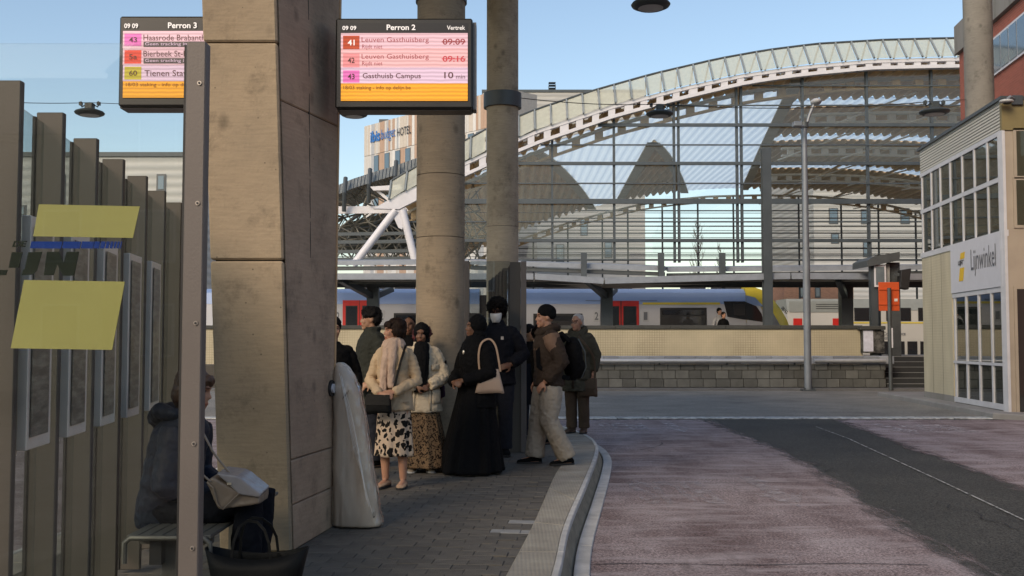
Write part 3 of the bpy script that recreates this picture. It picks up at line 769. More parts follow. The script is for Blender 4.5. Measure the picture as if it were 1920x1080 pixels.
# striped hotel
hA, hB = Vector((-16.0, 112, 0)), Vector((-.6, 94.9, 0)); hd = (hB - hA).normalized(); hn = Vector((hd.y, -hd.x, 0))
hz = P(682, 237, 112).z
ho = thing('hotel', (-8, 104, 0), 'hotel tower with orange white and grey vertical stripe cladding', 'hotel')
M_hot = mat('hotel_panel_base', (0.35, 0.34, 0.33), 0.6)
back = -hn * 4
MB().prism([hA, hB, hB + back, hA + back], (0, 0, hz)).build('wall', M_hot, ho)
hp_c = [mat('panel_' + n, c, 0.55, var=.06, bump=0) for n, c in (('orange', (0.44, 0.31, 0.23)), ('white', (0.66, 0.66, 0.65)), ('grey', (0.40, 0.42, 0.45)), ('sand', (0.56, 0.51, 0.45)), ('pale', (0.58, 0.57, 0.55)))]
hl = (hB - hA).length; s = 0.0; hr = random.Random(5)
while s < hl - .1:
    wd = hr.choice((.28, .35, .45, .6)); wd = min(wd, hl - s)
    a = hA + hd * (s + .01) + hn * .002; b = hA + hd * (s + wd - .01) + hn * .002
    for z0, z1 in ((hz - 3.3, hz - .02), (2, hz - 3.36)):
        MB().prism([a + Vector((0, 0, z0)), b + Vector((0, 0, z0)), b + Vector((0, 0, z1)), a + Vector((0, 0, z1))], hn * .06).build('panel', hr.choices(hp_c, (3, 3, 2, 2, 3))[0], ho)
    s += wd
for px in (707, 727, 747, 766, 793, 830, 868, 884, 900, 920):
    for zr in (hz - 3.5, hz - 7.3, hz - 11.1):
        q = PL(px, 300, hA, hn); q.z = 0; a = q - hd * .45 + hn * .06; b = q + hd * .45 + hn * .06
        wv = MB().prism([a + Vector((0, 0, zr - 2.8)), b + Vector((0, 0, zr - 2.8)), b + Vector((0, 0, zr)), a + Vector((0, 0, zr))], hn * .05).build('window', M_winfr, ho)
        a2, b2 = a + hd * .06, b - hd * .06
        MB().prism([a2 + Vector((0, 0, zr - 2.75)), b2 + Vector((0, 0, zr - 2.75)), b2 + Vector((0, 0, zr - .06)), a2 + Vector((0, 0, zr - .06))], hn * .08).build('pane', M_win_blue, wv)
M_blue_l = mat('blue_sign_letters', (0.03, 0.16, 0.50), 0.4, bump=0); M_black_l = mat('black_sign_letters', (0.03, 0.03, 0.035), 0.5, bump=0)
def hot_text(body, x0, y0, x1, y1, m, bold):
    a = PL(x0, y1, hA + hn * .12, hn); b = PL(x1, y1, hA + hn * .12, hn); c = PL(x0, y0, hA + hn * .12, hn)
    U = Vector((b.x - a.x, b.y - a.y, 0)); text_on('lettering', body, a, U, Vector((0, 0, c.z - a.z)), m, ho, bold=bold, off=.05)
hot_text('ibis', 695, 247, 713, 268, M_blue_l, .03); hot_text('budget', 715, 243, 741, 268, M_blue_l, .0); hot_text('HOTEL', 745, 241, 771, 256, M_black_l, .0)
q = hA + hd * 2.2 - hn * 1; MB().box(q.x - .5, q.x + .5, q.y - .4, q.y + .4, hz, hz + .5).build('roof_unit', M_grey_st, ho)

# red brick building on the right
def brick_mat(name, c, mortar, sc_=1.0):
    m = mat(name, c, 0.85, var=0.15, vscale=1.2, bump=0)
    N, L, b = nd(m); tc = N['Texture Coordinate']
    mp2 = N.new('ShaderNodeMapping'); mp2.inputs['Rotation'].default_value = (R(90), 0, 0)
    sx = N.new('ShaderNodeSeparateXYZ'); cb = N.new('ShaderNodeCombineXYZ'); L.new(tc.outputs['Object'], sx.inputs[0])
    ad = N.new('ShaderNodeMath'); L.new(sx.outputs[0], ad.inputs[0]); L.new(sx.outputs[1], ad.inputs[1])
    L.new(ad.outputs[0], cb.inputs[0]); L.new(sx.outputs[2], cb.inputs[1])
    bt = N.new('ShaderNodeTexBrick'); bt.inputs['Scale'].default_value = sc_; bt.inputs['Brick Width'].default_value = .22; bt.inputs['Row Height'].default_value = .075; bt.inputs['Mortar Size'].default_value = .008
    bt.inputs['Color1'].default_value = (*c, 1); bt.inputs['Color2'].default_value = (*[x * .75 for x in c], 1); bt.inputs['Mortar'].default_value = (*mortar, 1)
    L.new(cb.outputs[0], bt.inputs[0]); L.new(bt.outputs[0], b.inputs['Base Color'])
    bp = N.new('ShaderNodeBump'); bp.inputs['Strength'].default_value = .6; bp.inputs['Distance'].default_value = .01; bp.invert = True
    L.new(bt.outputs[1], bp.inputs['Height']); L.new(bp.outputs[0], b.inputs['Normal'])
    return m
M_redb = brick_mat('red_brick', (0.36, 0.095, 0.06), (0.30, 0.16, 0.12))
M_bconc = mat('stained_concrete', (0.30, 0.29, 0.27), 0.85, var=0.3, vscale=1.2, bump=0.3, stretch=(1, 1, .2), c2=(0.14, 0.135, 0.12), c2scale=1.2, c2sharp=.3)
rA = Vector((P(1803, 300, 36).x, 36, 0)); rd = Vector((.123, 1, 0)).normalized() * -1; rB = rA + rd * 24; rn = Vector((rd.y, -rd.x, 0)); rn = rn if rn.x < 0 else -rn
rz_ = P(1803, 50, 36).z
rb = thing('brick_building', (rA.x + 4, 30, 0), 'red brick office building with a ribbon of windows at the right edge', 'building')
bk = Vector((28, 2, 0))
MB().prism([rA, rB, rB + bk, rA + bk], (0, 0, rz_ - 1.0)).build('wall', M_redb, rb)
o_ = rn * .12
MB().prism([rA + o_ + Vector((0, .1, rz_ - .98)), rB + o_ + Vector((0, 0, rz_ - .98)), rB + bk + Vector((0, 0, rz_ - .98)), rA + bk + Vector((0, .1, rz_ - .98))], (0, 0, 1.0)).build('fascia', M_bconc, rb)
zb, zt = 9.75, 10.95
def rpt(s, z, off): return rA + rd * s + rn * off + Vector((0, 0, z))
wb = MB().prism([rpt(2.9, zb, .001), rpt(20, zb, .001), rpt(20, zt, .001), rpt(2.9, zt, .001)], rn * .06).build('window_band', M_white_st, rb)
M_sky_win = mat('sky_window', (0.12, 0.16, 0.2), 0.05, var=0.05, bump=0, spec=1.0, metal=.3)
s = 3.0
while s < 19:
    MB().prism([rpt(s, zb + .08, .062), rpt(s + .62, zb + .08, .062), rpt(s + .62, zt - .08, .062), rpt(s, zt - .08, .062)], rn * .02).build('pane', M_sky_win, wb); s += .70
zb2 = 6.2
wb = MB().prism([rpt(2.9, zb2, .001), rpt(20, zb2, .001), rpt(20, zb2 + 1.2, .001), rpt(2.9, zb2 + 1.2, .001)], rn * .06).build('window_band', M_white_st, rb)
s = 3.0
while s < 19:
    MB().prism([rpt(s, zb2 + .08, .062), rpt(s + .62, zb2 + .08, .062), rpt(s + .62, zb2 + 1.12, .062), rpt(s, zb2 + 1.12, .062)], rn * .02).build('pane', M_sky_win, wb); s += .70

# sunlit houses across the square behind the viewer (seen mirrored in the shelter glass)
M_hs = [brick_mat('salmon_brick', (0.42, 0.22, 0.15), (0.4, 0.3, 0.22)), mat('sand_render', (0.55, 0.46, 0.33), 0.8, var=.1), brick_mat('brown_brick', (0.30, 0.17, 0.11), (0.3, 0.24, 0.18))]
M_roofh = mat('slate_roof', (0.07, 0.075, 0.085), 0.7)
hx = -30.0
for k, (wd, hh, nm) in enumerate(((9, 9.5, 'salmon brick townhouse mirrored in the far shelter glass'), (8, 8, 'sand rendered townhouse across the square behind the viewer'), (10, 10, 'brown brick townhouse across the square behind the viewer'), (9, 9, 'second salmon brick townhouse across the square behind the viewer'), (9, 8.5, 'second sand rendered townhouse across the square behind the viewer'), (10, 9.6, 'second brown brick townhouse across the square behind the viewer'))):
    Yh = -26.0; t = thing('townhouse', (hx + wd / 2, Yh, ROADZ), nm, 'house', 'houses across the square behind the viewer')
    MB().box(hx, hx + wd - .05, Yh - 9, Yh, ROADZ, hh).build('wall', M_hs[k % 3], t)
    MB().prism([(hx, Yh + .3, hh), (hx, Yh - 9.3, hh), (hx, Yh - 4.5, hh + 3)], (wd - .05, 0, 0)).build('roof', M_roofh, t)
    for fz in range(3):
        for fx in range(3):
            xx = hx + wd * (fx + .5) / 3; zz = .9 + fz * 3.0
            if zz + 1.7 > hh: continue
            f = MB().box(xx - .62, xx + .62, Yh + .002, Yh + .06, zz, zz + 1.7).build('window', M_white_st, t)
            MB().box(xx - .54, xx + .54, Yh + .062, Yh + .08, zz + .08, zz + 1.62).build('pane', M_win_blue, f)
    hx += wd

# bare trees beyond the far end of the hall
M_bark = mat('bare_bark', (0.12, 0.10, 0.08), .9)
def bare_tree(px, ytop, Y, label, seed):
    rt = random.Random(seed); b0 = Vector((P(px, 600, Y).x, Y, ROADZ)); h = P(px, ytop, Y).z
    t = thing('bare_tree', b0, label, 'tree'); tm = MB(); cm = MB()
    tm.tube([b0, b0 + Vector((.1, 0, h * .4)), b0 + Vector((0, .1, h * .75)), b0 + Vector((.05, 0, h))], [.28, .2, .11, .03], 8)
    for i in range(46):
        u = rt.uniform(.3, .98); a = rt.uniform(0, 6.28); ln = (1.05 - u) * h * .28 + .5; s0 = b0 + Vector((0, 0, h * u)); d = Vector((math.cos(a) * .45, math.sin(a) * .45, 1)).normalized()
        e = s0 + d * ln; cm.tube([s0, s0.lerp(e, .5) + Vector((math.cos(a), math.sin(a), 0)) * .12, e], [.05, .035, .012], 4)
        for k in range(3):
            q = s0.lerp(e, rt.uniform(.3, .9)); cm.tube([q, q + Vector((rt.uniform(-.4, .4), rt.uniform(-.4, .4), rt.uniform(.4, .9)))], [.025, .008], 3)
    tm.build('trunk', M_bark, t, smooth=True); stuff(cm.build('crown', M_bark, t))
bare_tree(1310, 415, 130, 'tall bare poplar seen through the open end of the hall', 3)
bare_tree(1352, 462, 134, 'smaller bare tree right of the poplar behind the hall', 5)
far_block('brick_block', 'low pinkish brick building between the train nose and the lamp post', 1470, 1600, 528, 104, 8, M_hs[0], [(1500, 540, 1506, 556), (1530, 540, 1536, 556)], False)
# ================================================================== rail platform, canopy, trains
PZ = 0.88
struct(MB().box(-40, 60, 36.35, 41.2, -0.5, PZ).build('rail_platform', mat('platform_concrete', (0.3, 0.29, 0.28), .85)))
struct(MB().box(-40, 70, 41.25, 108, -1.2, -.12).build('station_floor', mat('track_bed', (0.36, 0.33, 0.28), .9, var=.2, vscale=.4)))
# --- platform canopy
M_can_top = mat('canopy_edge', (0.27, 0.30, 0.345), 0.45, metal=.2, var=.1, bump=.05)
M_can_und = mat('canopy_soffit', (0.46, 0.43, 0.37), 0.6, var=.15, vscale=1, bump=0)
N, L, b = nd(M_can_und); wv = N.new('ShaderNodeTexWave'); wv.bands_direction = 'Y'; wv.inputs['Scale'].default_value = 1.3
L.new(N['Texture Coordinate'].outputs['Object'], wv.inputs[0]); bp = N.new('ShaderNodeBump'); bp.inputs['Strength'].default_value = 1; bp.inputs['Distance'].default_value = .08
L.new(wv.outputs[0], bp.inputs['Height']); L.new(bp.outputs[0], b.inputs['Normal'])
ca = thing('platform_canopy', (3, 38, PZ), 'long grey metal platform canopy above the train', 'canopy')
YC = 36.9
def can(x0, x1, yl0, yl1, name='roof_panel'):
    """one roof bay: front edge line from pixel y yl0 (left) to yl1 (right), soffit falling towards the tracks"""
    a = P(x0, yl0, YC); b = P(x1, yl1, YC)
    rings = []
    for q in (a, b):
        rings.append([(q.x, YC, q.z), (q.x, YC + 1.5, q.z - .08), (q.x, YC + 2.8, q.z - .12), (q.x, YC + 2.8, q.z - .20), (q.x, YC + 1.5, q.z - .20), (q.x, YC, q.z - .12)])
    MB().loft(rings).build(name, M_can_und, ca)
    MB().loft([[(q.x, YC - .12, q.z + .06), (q.x, YC - .005, q.z + .06), (q.x, YC - .005, q.z - .16), (q.x, YC - .12, q.z - .16)] for q in (a, b)]).build('fascia', M_can_top, ca)
for yy_, zz_ in ((37.5, -.1), (38.4, -.13), (39.2, -.14)):
    MB().box(-9, 17, yy_, yy_ + .07, P(960, 519, YC).z + zz_ - .12, P(960, 519, YC).z + zz_ - .04).build('purlin', M_dark_st, ca)
can(560, 1000, 516, 516); can(1003, 1131, 516, 524); can(1134, 1480, 524, 515); can(1483, 1800, 515, 517)
# second, higher skin lying behind with a dark gap
for (x0, x1, y0, y1) in ((560, 880, 493, 491), (884, 1240, 491, 503), (1244, 1800, 505, 500)):
    a = P(x0, y0, 41); b = P(x1, y1, 41)
    MB().loft([[(q.x, 39.9, q.z + .0), (q.x, 40.8, q.z + .10), (q.x, 40.8, q.z - .0), (q.x, 39.9, q.z - .18)] for q in (a, b)]).build('roof_panel', M_can_top, ca)
    MB().loft([[(q.x, 40.0, q.z - .22), (q.x, 40.25, q.z - .22), (q.x, 40.25, q.z - .36), (q.x, 40.0, q.z - .36)] for q in (a, b)]).build('gutter_beam', M_dark_st, ca)
for x in (700, 1137, 1585):
    a = P(x, 520, 39.2); MB().box(a.x - .22, a.x + .22, 39.0, 39.4, PZ, a.z - .35).build('column', M_grey_st, ca)
    MB().beam((a.x, 39.2, a.z - .75), (a.x - .9, 37.2, a.z - .2), .2, .22).build('arm', M_grey_st, ca)
    MB().beam((a.x, 39.2, a.z - .75), (a.x + .5, 40.9, a.z - .35), .2, .22).build('arm', M_grey_st, ca)
for x in (1095, 1240, 1355):
    a = P(x, 520, 39.6); t = P(x, 474, 39.6); MB().box(a.x - .11, a.x + .11, 39.55, 39.75, a.z - .2, t.z).build('post', M_grey_st, ca)
# dark clutter of the train roof equipment is on the train
# --- first train (silver electric unit)
M_tr = mat('train_silver', (0.46, 0.47, 0.50), 0.30, metal=.1, var=.06, vscale=.5, bump=0)
M_trb = mat('train_blue_roof', (0.22, 0.31, 0.50), 0.42, var=.06, vscale=.5, bump=0)
M_red = mat('train_red_door', (0.50, 0.025, 0.02), 0.35, var=.06, bump=0, coat=.3)
M_yel = mat('train_yellow', (0.62, 0.50, 0.05), 0.4, var=.06, bump=0)
M_dkgl = mat('dark_train_glass', (0.02, 0.022, 0.025), 0.06, var=0, bump=0, spec=.9)
M_rub = mat('black_rubber', (0.015, 0.015, 0.016), 0.6, bump=0)
M_numg = mat('grey_numeral', (0.12, 0.13, 0.15), 0.5, bump=0)
M_bogie = mat('underframe', (0.03, 0.03, 0.032), 0.8)
YT = 42.0
tr = thing('train', (0, YT, PZ), 'silver electric train with red doors blue roof and yellow nose', 'train')
def tp(x, y, dy=0.0): return P(x, y, YT - dy)
zroof = tp(960, 546).z; zblue = tp(960, 570).z; xl = tp(380, 600).x; xr = tp(1399, 600).x; zfl = 0.35
# body with a rounded roof edge
def tring(x): return [(x, YT, zfl), (x, YT, zblue), (x, YT + .12, zroof - .05), (x, YT + .45, zroof + .1), (x, YT + 2.4, zroof + .1), (x, YT + 2.75, zroof - .05), (x, YT + 2.85, zblue), (x, YT + 2.85, zfl)]
seams = [380, 560, 915, 1399]
for i in range(3):
    xa, xb = tp(seams[i], 600).x, tp(seams[i + 1], 600).x - (.35 if i < 2 else 0)
    MB().loft([tring(xa), tring(xb)]).build('body', M_tr, tr)
    rg = [[(x, YT - .012, zblue), (x, YT + .108, zroof - .055), (x, YT + .44, zroof + .115), (x, YT + .5, zroof + .115), (x, YT + .3, zblue)] for x in (xa, xb)]
    MB().loft(rg).build('roof_band', M_trb, tr)
    if i < 2: MB().box(xb + .002, xb + .348, YT + .2, YT + 2.6, zfl, zroof - .15).build('gangway', M_rub, tr)
# roof equipment silhouettes
er = random.Random(8)
for x0, x1, h in ((1020, 1130, .32), (1150, 1190, .25), (1290, 1330, .28), (1350, 1362, .4), (1368, 1398, .42), (640, 720, .3), (735, 770, .35)):
    a, b = tp(x0, 540), tp(x1, 540); MB().box(a.x, b.x, YT + .8, YT + 2.0, zroof + .09, zroof + .1 + h).build('roof_unit', M_bogie, tr, bevel=.04)
# nose
def nring(x, zt, ins): return [(x, YT + ins, zfl), (x, YT + ins, min(zblue - .2, zt - .1)), (x, YT + ins + .25, zt), (x, YT + 2.6 - ins, zt), (x, YT + 2.85 - ins, min(zblue - .2, zt - .1)), (x, YT + 2.85 - ins, zfl)]
npx = [(1399, 536, 0), (1412, 536, .02), (1430, 542, .06), (1450, 556, .14), (1468, 576, .26), (1480, 594, .4), (1490, 613, .6), (1496, 650, .8)]
MB().loft([nring(tp(x, y).x, tp(x, y).z + (.1 if i == 0 else 0), ins) for i, (x, y, ins) in enumerate(npx)]).build('nose', M_yel, tr, smooth=True)
MB().prism([tp(x, y, .02) for x, y in [(1400, 560), (1412, 562), (1426, 574), (1442, 612), (1400, 613)]], (0, .35, 0)).build('nose_side', M_tr, tr)
MB().prism([tp(x, y, .024) for x, y in [(1400, 554), (1416, 558), (1432, 575), (1400, 570)]], (0, .3, 0)).build('nose_roof_band', M_trb, tr)
MB().prism([tp(x, y, .0) for x, y in [(1431, 573), (1448, 584), (1464, 612), (1443, 613)]], (0, .3, 0)).build('nose_flank', mat('nose_grey', (0.13, 0.145, 0.17), .4, bump=0), tr)
text_on('lettering', '08165', tp(1461, 579, .01), tp(1471, 590, .01) - tp(1461, 579, .01), Vector((.09, 0, .11)), M_black_l, tr, bold=.03, off=.25)
cw = MB().prism([tp(x, y, .03) for x, y in [(1357, 565), (1396, 565), (1418, 574), (1428, 588), (1432, 604), (1364, 594)]], (0, .02, 0)).build('cab_window', M_dkgl, tr)
MB().prism([tp(x, y, .036) for x, y in [(1375, 569), (1397, 569), (1397, 592), (1377, 591)]], (0, .004, 0)).build('cab_pane', M_rub, cw)
def train_door(x0, x1, y0):
    d = rect_px(x0, y0, x1, 640, YT - .02, .018).build('door', M_red, tr)
    mid = (x0 + x1) / 2
    rect_px(mid - .8, y0, mid + .8, 640, YT - .024, .003).build('door_seam', M_rub, d)
    for a, b in ((x0 + 7, mid - 5), (mid + 6, x1 - 6)):
        rect_px(a - 1.5, y0 + 10, b + 1.5, 640, YT - .026, .005).build('window_rubber', M_rub, d, bevel=.0)
        rect_px(a, y0 + 12, b, 640, YT - .030, .003).build('pane', M_dkgl, d)
train_door(642, 706, 563); train_door(1131, 1198, 564)
def train_win(x0, x1, y0, split=True):
    f = rect_px(x0, y0, x1, 640, YT - .02, .018).build('window', M_rub, tr, bevel=.0)
    rect_px(x0 + 4, y0 + 4, x1 - 4, y0 + 13, YT - .026, .005).build('upper_pane', M_dkgl, f)
    rect_px(x0 + 3, y0 + 16, x1 - 3, 640, YT - .026, .005).build('lower_pane', mat('mirror_window', (0.10, 0.10, 0.10), 0.05, metal=.6, var=0, bump=0), f)
train_win(738, 876, 587); train_win(1000, 1092, 588); train_win(1238, 1325, 577); train_win(880, 912, 587)
rect_px(1205, 567, 1350, 571, YT - .014, .012).build('yellow_stripe', M_yel, tr)
for x0, x1 in ((1098, 1128), (1200, 1232)): rect_px(x0, 563, x1, 564, YT - .014, .012).build('stripe', M_numg, tr)
for t_, x in (('2', 629), ('2', 711), ('2', 1114), ('1', 1206)):
    rect_px(x - 1, 582, x + 11, 603, YT - .012, .01).build('class_plate', mat('class_plate', (0.42, 0.43, 0.45), .5, bump=0), tr)
    text_px('lettering', t_, x + 1, 585, x + 8, 600, YT - .012, M_numg, tr, bold=.03, off=.006)
MB().box(tp(400, 0).x, tp(1440, 0).x, YT + .3, YT + 2.5, -.6, zfl - .01).build('underframe', M_bogie, tr)
# --- second train, double deck coaches beyond
M_tr2 = mat('coach_white', (0.48, 0.475, 0.45), 0.4, var=.06, vscale=.5, bump=0)
M_tr2g = mat('coach_grey_green', (0.24, 0.26, 0.25), 0.5, var=.08, bump=0)
Y2 = 47.4
t2 = thing('train', (20, Y2, PZ), 'white double deck train with a yellow line behind the cream wall', 'train')
a = P(1476, 582, Y2); b = P(1900, 0, Y2); z1 = P(960, 582, Y2).z; z0 = P(960, 560, Y2).z
MB().box(a.x, b.x, Y2, Y2 + 2.2, .3, z1 - .01).build('body', M_tr2, t2)
MB().prism([(a.x, Y2 - .01, z1), (a.x, Y2 + .2, z0), (a.x, Y2 + 2, z0), (a.x, Y2 + 2.2, z1)], (b.x - a.x, 0, 0)).build('roof', M_tr2g, t2)
rect_px(1480, 565, 1583, 585, Y2 - .03, .02).build('grille_panel', M_tr2g, t2)
for yy in (570, 574, 578): rect_px(1530, yy, 1575, yy + 1.2, Y2 - .04, .008).build('grille_slot', M_rub, t2)
def coach_win(x0, y0, x1, y1):
    f = rect_px(x0, y0, x1, y1, Y2 - .02, .018).build('window', M_rub, t2); rect_px(x0 + 1.5, y0 + 1.5, x1 - 1.5, y1 - 1.5, Y2 - .026, .005).build('pane', M_dkgl, f)
for x0, x1 in ((1602, 1637), (1662, 1708), (1722, 1780)): coach_win(x0, 577, x1, 602)
rect_px(1590, 604, 1760, 606.5, Y2 - .014, .012).build('yellow_line', M_yel, t2)
for x0, x1 in ((1488, 1504), (1562, 1594)): rect_px(x0, 597, x1, 640, Y2 - .02, .018).build('door', M_red, t2)
for x0, x1 in ((1680, 1696), (1702, 1720), (1726, 1760), (1640, 1672)): coach_win(x0, 640, x1, 668)
text_px('lettering', '1', 1590, 576, 1598, 612, Y2 - .012, M_numg, t2, bold=.03)
text_px('lettering', 'Coach silence', 1656, 622, 1698, 629, Y2 - .012, M_numg, t2, bold=.02)
text_px('lettering', 'Stiltezone', 1656, 631, 1682, 637, Y2 - .012, M_numg, t2, bold=.02)

# ================================================================== garden wall, retaining wall, steps
M_mos = mat('cream_mosaic', (0.45, 0.395, 0.27), 0.55, var=.12, vscale=.8, bump=0)
N, L, b = nd(M_mos); tc = N['Texture Coordinate']
sx_ = N.new('ShaderNodeSeparateXYZ'); cb = N.new('ShaderNodeCombineXYZ'); L.new(tc.outputs['Object'], sx_.inputs[0]); L.new(sx_.outputs[0], cb.inputs[0]); L.new(sx_.outputs[2], cb.inputs[1])
bt = N.new('ShaderNodeTexBrick'); bt.offset = 0; bt.inputs['Scale'].default_value = 1; bt.inputs['Brick Width'].default_value = .085; bt.inputs['Row Height'].default_value = .085; bt.inputs['Mortar Size'].default_value = .007
bt.inputs['Color1'].default_value = (1, 1, 1, 1); bt.inputs['Color2'].default_value = (.9, .9, .9, 1); bt.inputs['Mortar'].default_value = (.42, .40, .36, 1)
L.new(cb.outputs[0], bt.inputs[0])
ns = N.new('ShaderNodeTexNoise'); ns.inputs['Scale'].default_value = .55; ns.inputs['Detail'].default_value = 6
mpp = N.new('ShaderNodeMapping'); mpp.inputs['Scale'].default_value = (1, 1, .25); L.new(tc.outputs['Object'], mpp.inputs[0]); L.new(mpp.outputs[0], ns.inputs[0])
rpp = N.new('ShaderNodeMapRange'); rpp.inputs[1].default_value = .42; rpp.inputs[2].default_value = .62; rpp.inputs[3].default_value = .25; L.new(ns.outputs[0], rpp.inputs[0])
src = b.inputs['Base Color'].links[0].from_socket
ml = N.new('ShaderNodeMix'); ml.data_type = 'RGBA'; ml.blend_type = 'MULTIPLY'; L.new(rpp.outputs[0], ml.inputs[0]); L.new(src, ml.inputs[6]); L.new(bt.outputs[0], ml.inputs[7])
L.new(ml.outputs[2], b.inputs['Base Color'])
M_cap = mat('dark_wall_cap', (0.05, 0.052, 0.048), .8, var=.2, bump=.2)
YW = 36.0
cwall = thing('garden_wall', (2, YW, 0), 'low cream mosaic tiled wall with a dark coping in front of the train', 'wall')
xa, xb = P(330, 640, YW).x, P(1617, 640, YW).x; zc = P(960, 617, YW).z
MB().box(xa, xb, YW, YW + .3, 0.2, zc).build('wall', M_mos, cwall)
x = xa
while x < xb - .1:
    wd = min(1.9, xb - x); MB().box(x + .004, x + wd - .004, YW - .06, YW + .36, zc + .003, zc + .13 + random.uniform(-.006, .006)).build('coping', M_cap, cwall, bevel=.01); x += wd
# gateway pier with graffiti
gp = thing('gate_pier', (P(1638, 640, 35.9).x, 35.9, 0), 'short pier with pale posters and dark graffiti at the end of the cream wall', 'pier')
rect_px(1619, 619, 1658, 662, 35.7, .5).build('pier', mat('pier_stone', (0.10, 0.10, 0.095), .8, var=.4, vscale=7, c2=(.02, .02, .02), c2scale=6, c2sharp=.7), gp)
rect_px(1614, 611, 1661, 618.5, 35.6, .7).build('coping', M_cap, gp, bevel=.02)
for x0, x1 in ((1619.5, 1628), (1628.6, 1637)): rect_px(x0, 620, x1, 659, 35.68, .018).build('poster', mat('pale_poster', (0.55, 0.57, 0.66), .7, var=.15, vscale=6), gp)
# retaining wall of grey blocks
YR = 34.0
M_blk = mat('grey_block', (0.105, 0.107, 0.10), .9, var=.22, vscale=2.5, bump=.5, bscale=40, rnd=.28)
M_slab = mat('coping_slab', (0.24, 0.26, 0.29), .7, var=.15, vscale=2, bump=.2, rnd=.32)
rw = thing('retaining_wall', (2, YR, ROADZ), 'low grey concrete block wall with slab coping along the far road', 'wall')
xl_, xr_ = P(700, 700, YR).x, P(1661, 700, YR).x
MB().box(xl_ - 12, xr_ - .02, YR + .03, 35.65, ROADZ - .1, .62).build('core', M_joint, rw)
zs = [ROADZ + .06, ROADZ + .34, ROADZ + .62, ROADZ + .82]
rr_ = random.Random(2)
for r in range(3):
    x = xl_ - .6 - (r % 2) * .21 - 0.4
    while x < xr_ - .02:
        wd = .42 + rr_.uniform(-.03, .05); x1_ = min(x + wd, xr_)
        if x1_ - x > .08: MB().box(x + .006, x1_ - .006, YR - .02 + rr_.uniform(-.008, .008), YR + .2, zs[r] + .004, zs[r + 1] - .006).build('block', M_blk, rw, bevel=.012)
        x = x1_
x = xl_ - 1
while x < xr_ + .05:
    wd = .5; MB().box(x + .004, x + wd - .004, YR + .02, 35.4, zs[3] + .002, zs[3] + .25 + rr_.uniform(-.004, .004)).build('coping_slab', M_slab, rw, bevel=.012); x += wd
struct(MB().box(xl_ - 14, 30, YR - .75, YR + .03, ROADZ - .1, ROADZ + .055).build('kerb_strip', mat('far_kerb', (0.12, 0.12, 0.12), .85, var=.2, vscale=3), bevel=.02))
rl = thing('guard_rail', (2, YR - .12, ROADZ + .85), 'pale metal tube rail running along the grey block wall', 'rail')
for a, b in ((700, 1509), (1526, 1660)):
    p, q = P(a, 676.5, YR - .16), P(b, 676.5, YR - .16); MB().tube([p, q], .07, 10).build('rail', mat('galvanised', (0.46, 0.47, 0.48), .4, metal=.5, var=.1, bump=0), rl, smooth=True)
    x = p.x + .5
    while x < q.x: MB().beam((x, YR - .13, p.z - .03), (x, YR - .02, p.z - .12), .04, .04).build('bracket', M_grey_st, rl); x += 2.2
# steps to the platform
sp_ = thing('steps', (P(1700, 700, 35).x, 34.2, ROADZ), 'dark steps with thin pale nosings climbing beside the grey wall', 'steps')
xs0, xs1 = xr_ + .03, P(1800, 700, 35).x
for k in range(6):
    z0_ = ROADZ + k * .172; y0_ = YR + .0 + k * .36
    MB().box(xs0, xs1, y0_, 36.3, z0_, z0_ + .17).build('step', mat('dark_step', (0.03, 0.033, 0.035), .7, var=.2), sp_)
    MB().box(xs0, xs1, y0_ - .015, y0_ + .06, z0_ + .171, z0_ + .186).build('nosing', mat('nosing', (0.26, 0.27, 0.27), .6), sp_)
# kiosk with roof
kx0, kx1 = P(1638, 0, 35).x, P(1690, 0, 35).x
kk = thing('ticket_kiosk', (P(1665, 0, 36.2).x, 36.2, .6), 'dark framed information kiosk with a sloping flat roof above the steps', 'kiosk')
MB().prism([P(x, y, 35.6) for x, y in [(1627, 488), (1640, 480), (1687, 472), (1687, 488), (1627, 500)]], (0, 1.6, 0)).build('roof', M_dark_st, kk)
for x0, x1, yy in ((1636, 1645, 35.8), (1670, 1687, 36.0), (1646, 1650, 36.6)):
    rect_px(x0, 492, x1, 676, yy, .25).build('post', M_grey_st if x0 != 1670 else M_dark_st, kk)
f = rect_px(1640, 496, 1661, 538, 35.72, .05).build('notice_frame', M_white_st, kk); rect_px(1643, 500, 1658, 534, 35.70, .018).build('notice', mat('notice', (0.14, 0.17, 0.19), .2, var=.3, vscale=3), f)
rect_px(1662, 495, 1668, 530, 35.85, .1).build('side_panel', mat('kiosk_panel', (0.28, 0.28, 0.27), .6), kk)
ms = thing('station_monitor', (P(1697, 520, 35.4).x, 35.4, 3), 'black monitor on an arm beside the kiosk', 'monitor')
MB().prism([P(x, y, 35.4) for x, y in [(1690, 506), (1709, 503), (1704, 543), (1688, 540)]], (0, .35, 0)).build('casing', M_rub, ms, bevel=.02)
MB().beam(P(1676, 515, 35.6), P(1692, 515, 35.6), .1, .1).build('arm', M_dark_st, ms)
# orange sign seen from behind
M_org = mat('orange_sign', (0.55, 0.085, 0.02), .5, var=.08, vscale=3, bump=0)
os_ = thing('road_sign', (P(1667, 720, 33.3).x, 33.3, ROADZ), 'orange rectangular road sign on a dark pole before the kiosk', 'sign')
rect_px(1648, 529, 1686, 583, 33.3, .02).build('plate', M_org, os_, bevel=.01)
for y in (542, 570): rect_px(1648.5, y, 1685.5, y + 1.6, 33.27, .028).build('stiffener', M_org, os_)
rect_px(1677, 560, 1683, 565, 33.285, .01).build('sticker', mat('white_sticker', (.7, .68, .65), .6), os_)
p = P(1667, 540, 33.2); MB().cyl((p.x, 33.2), .06, ROADZ, p.z, 12).build('pole', M_dark_st, os_, smooth=True)
rect_px(1671, 615, 1674, 652, 33.15, .03).build('reflector', M_white_st, os_)
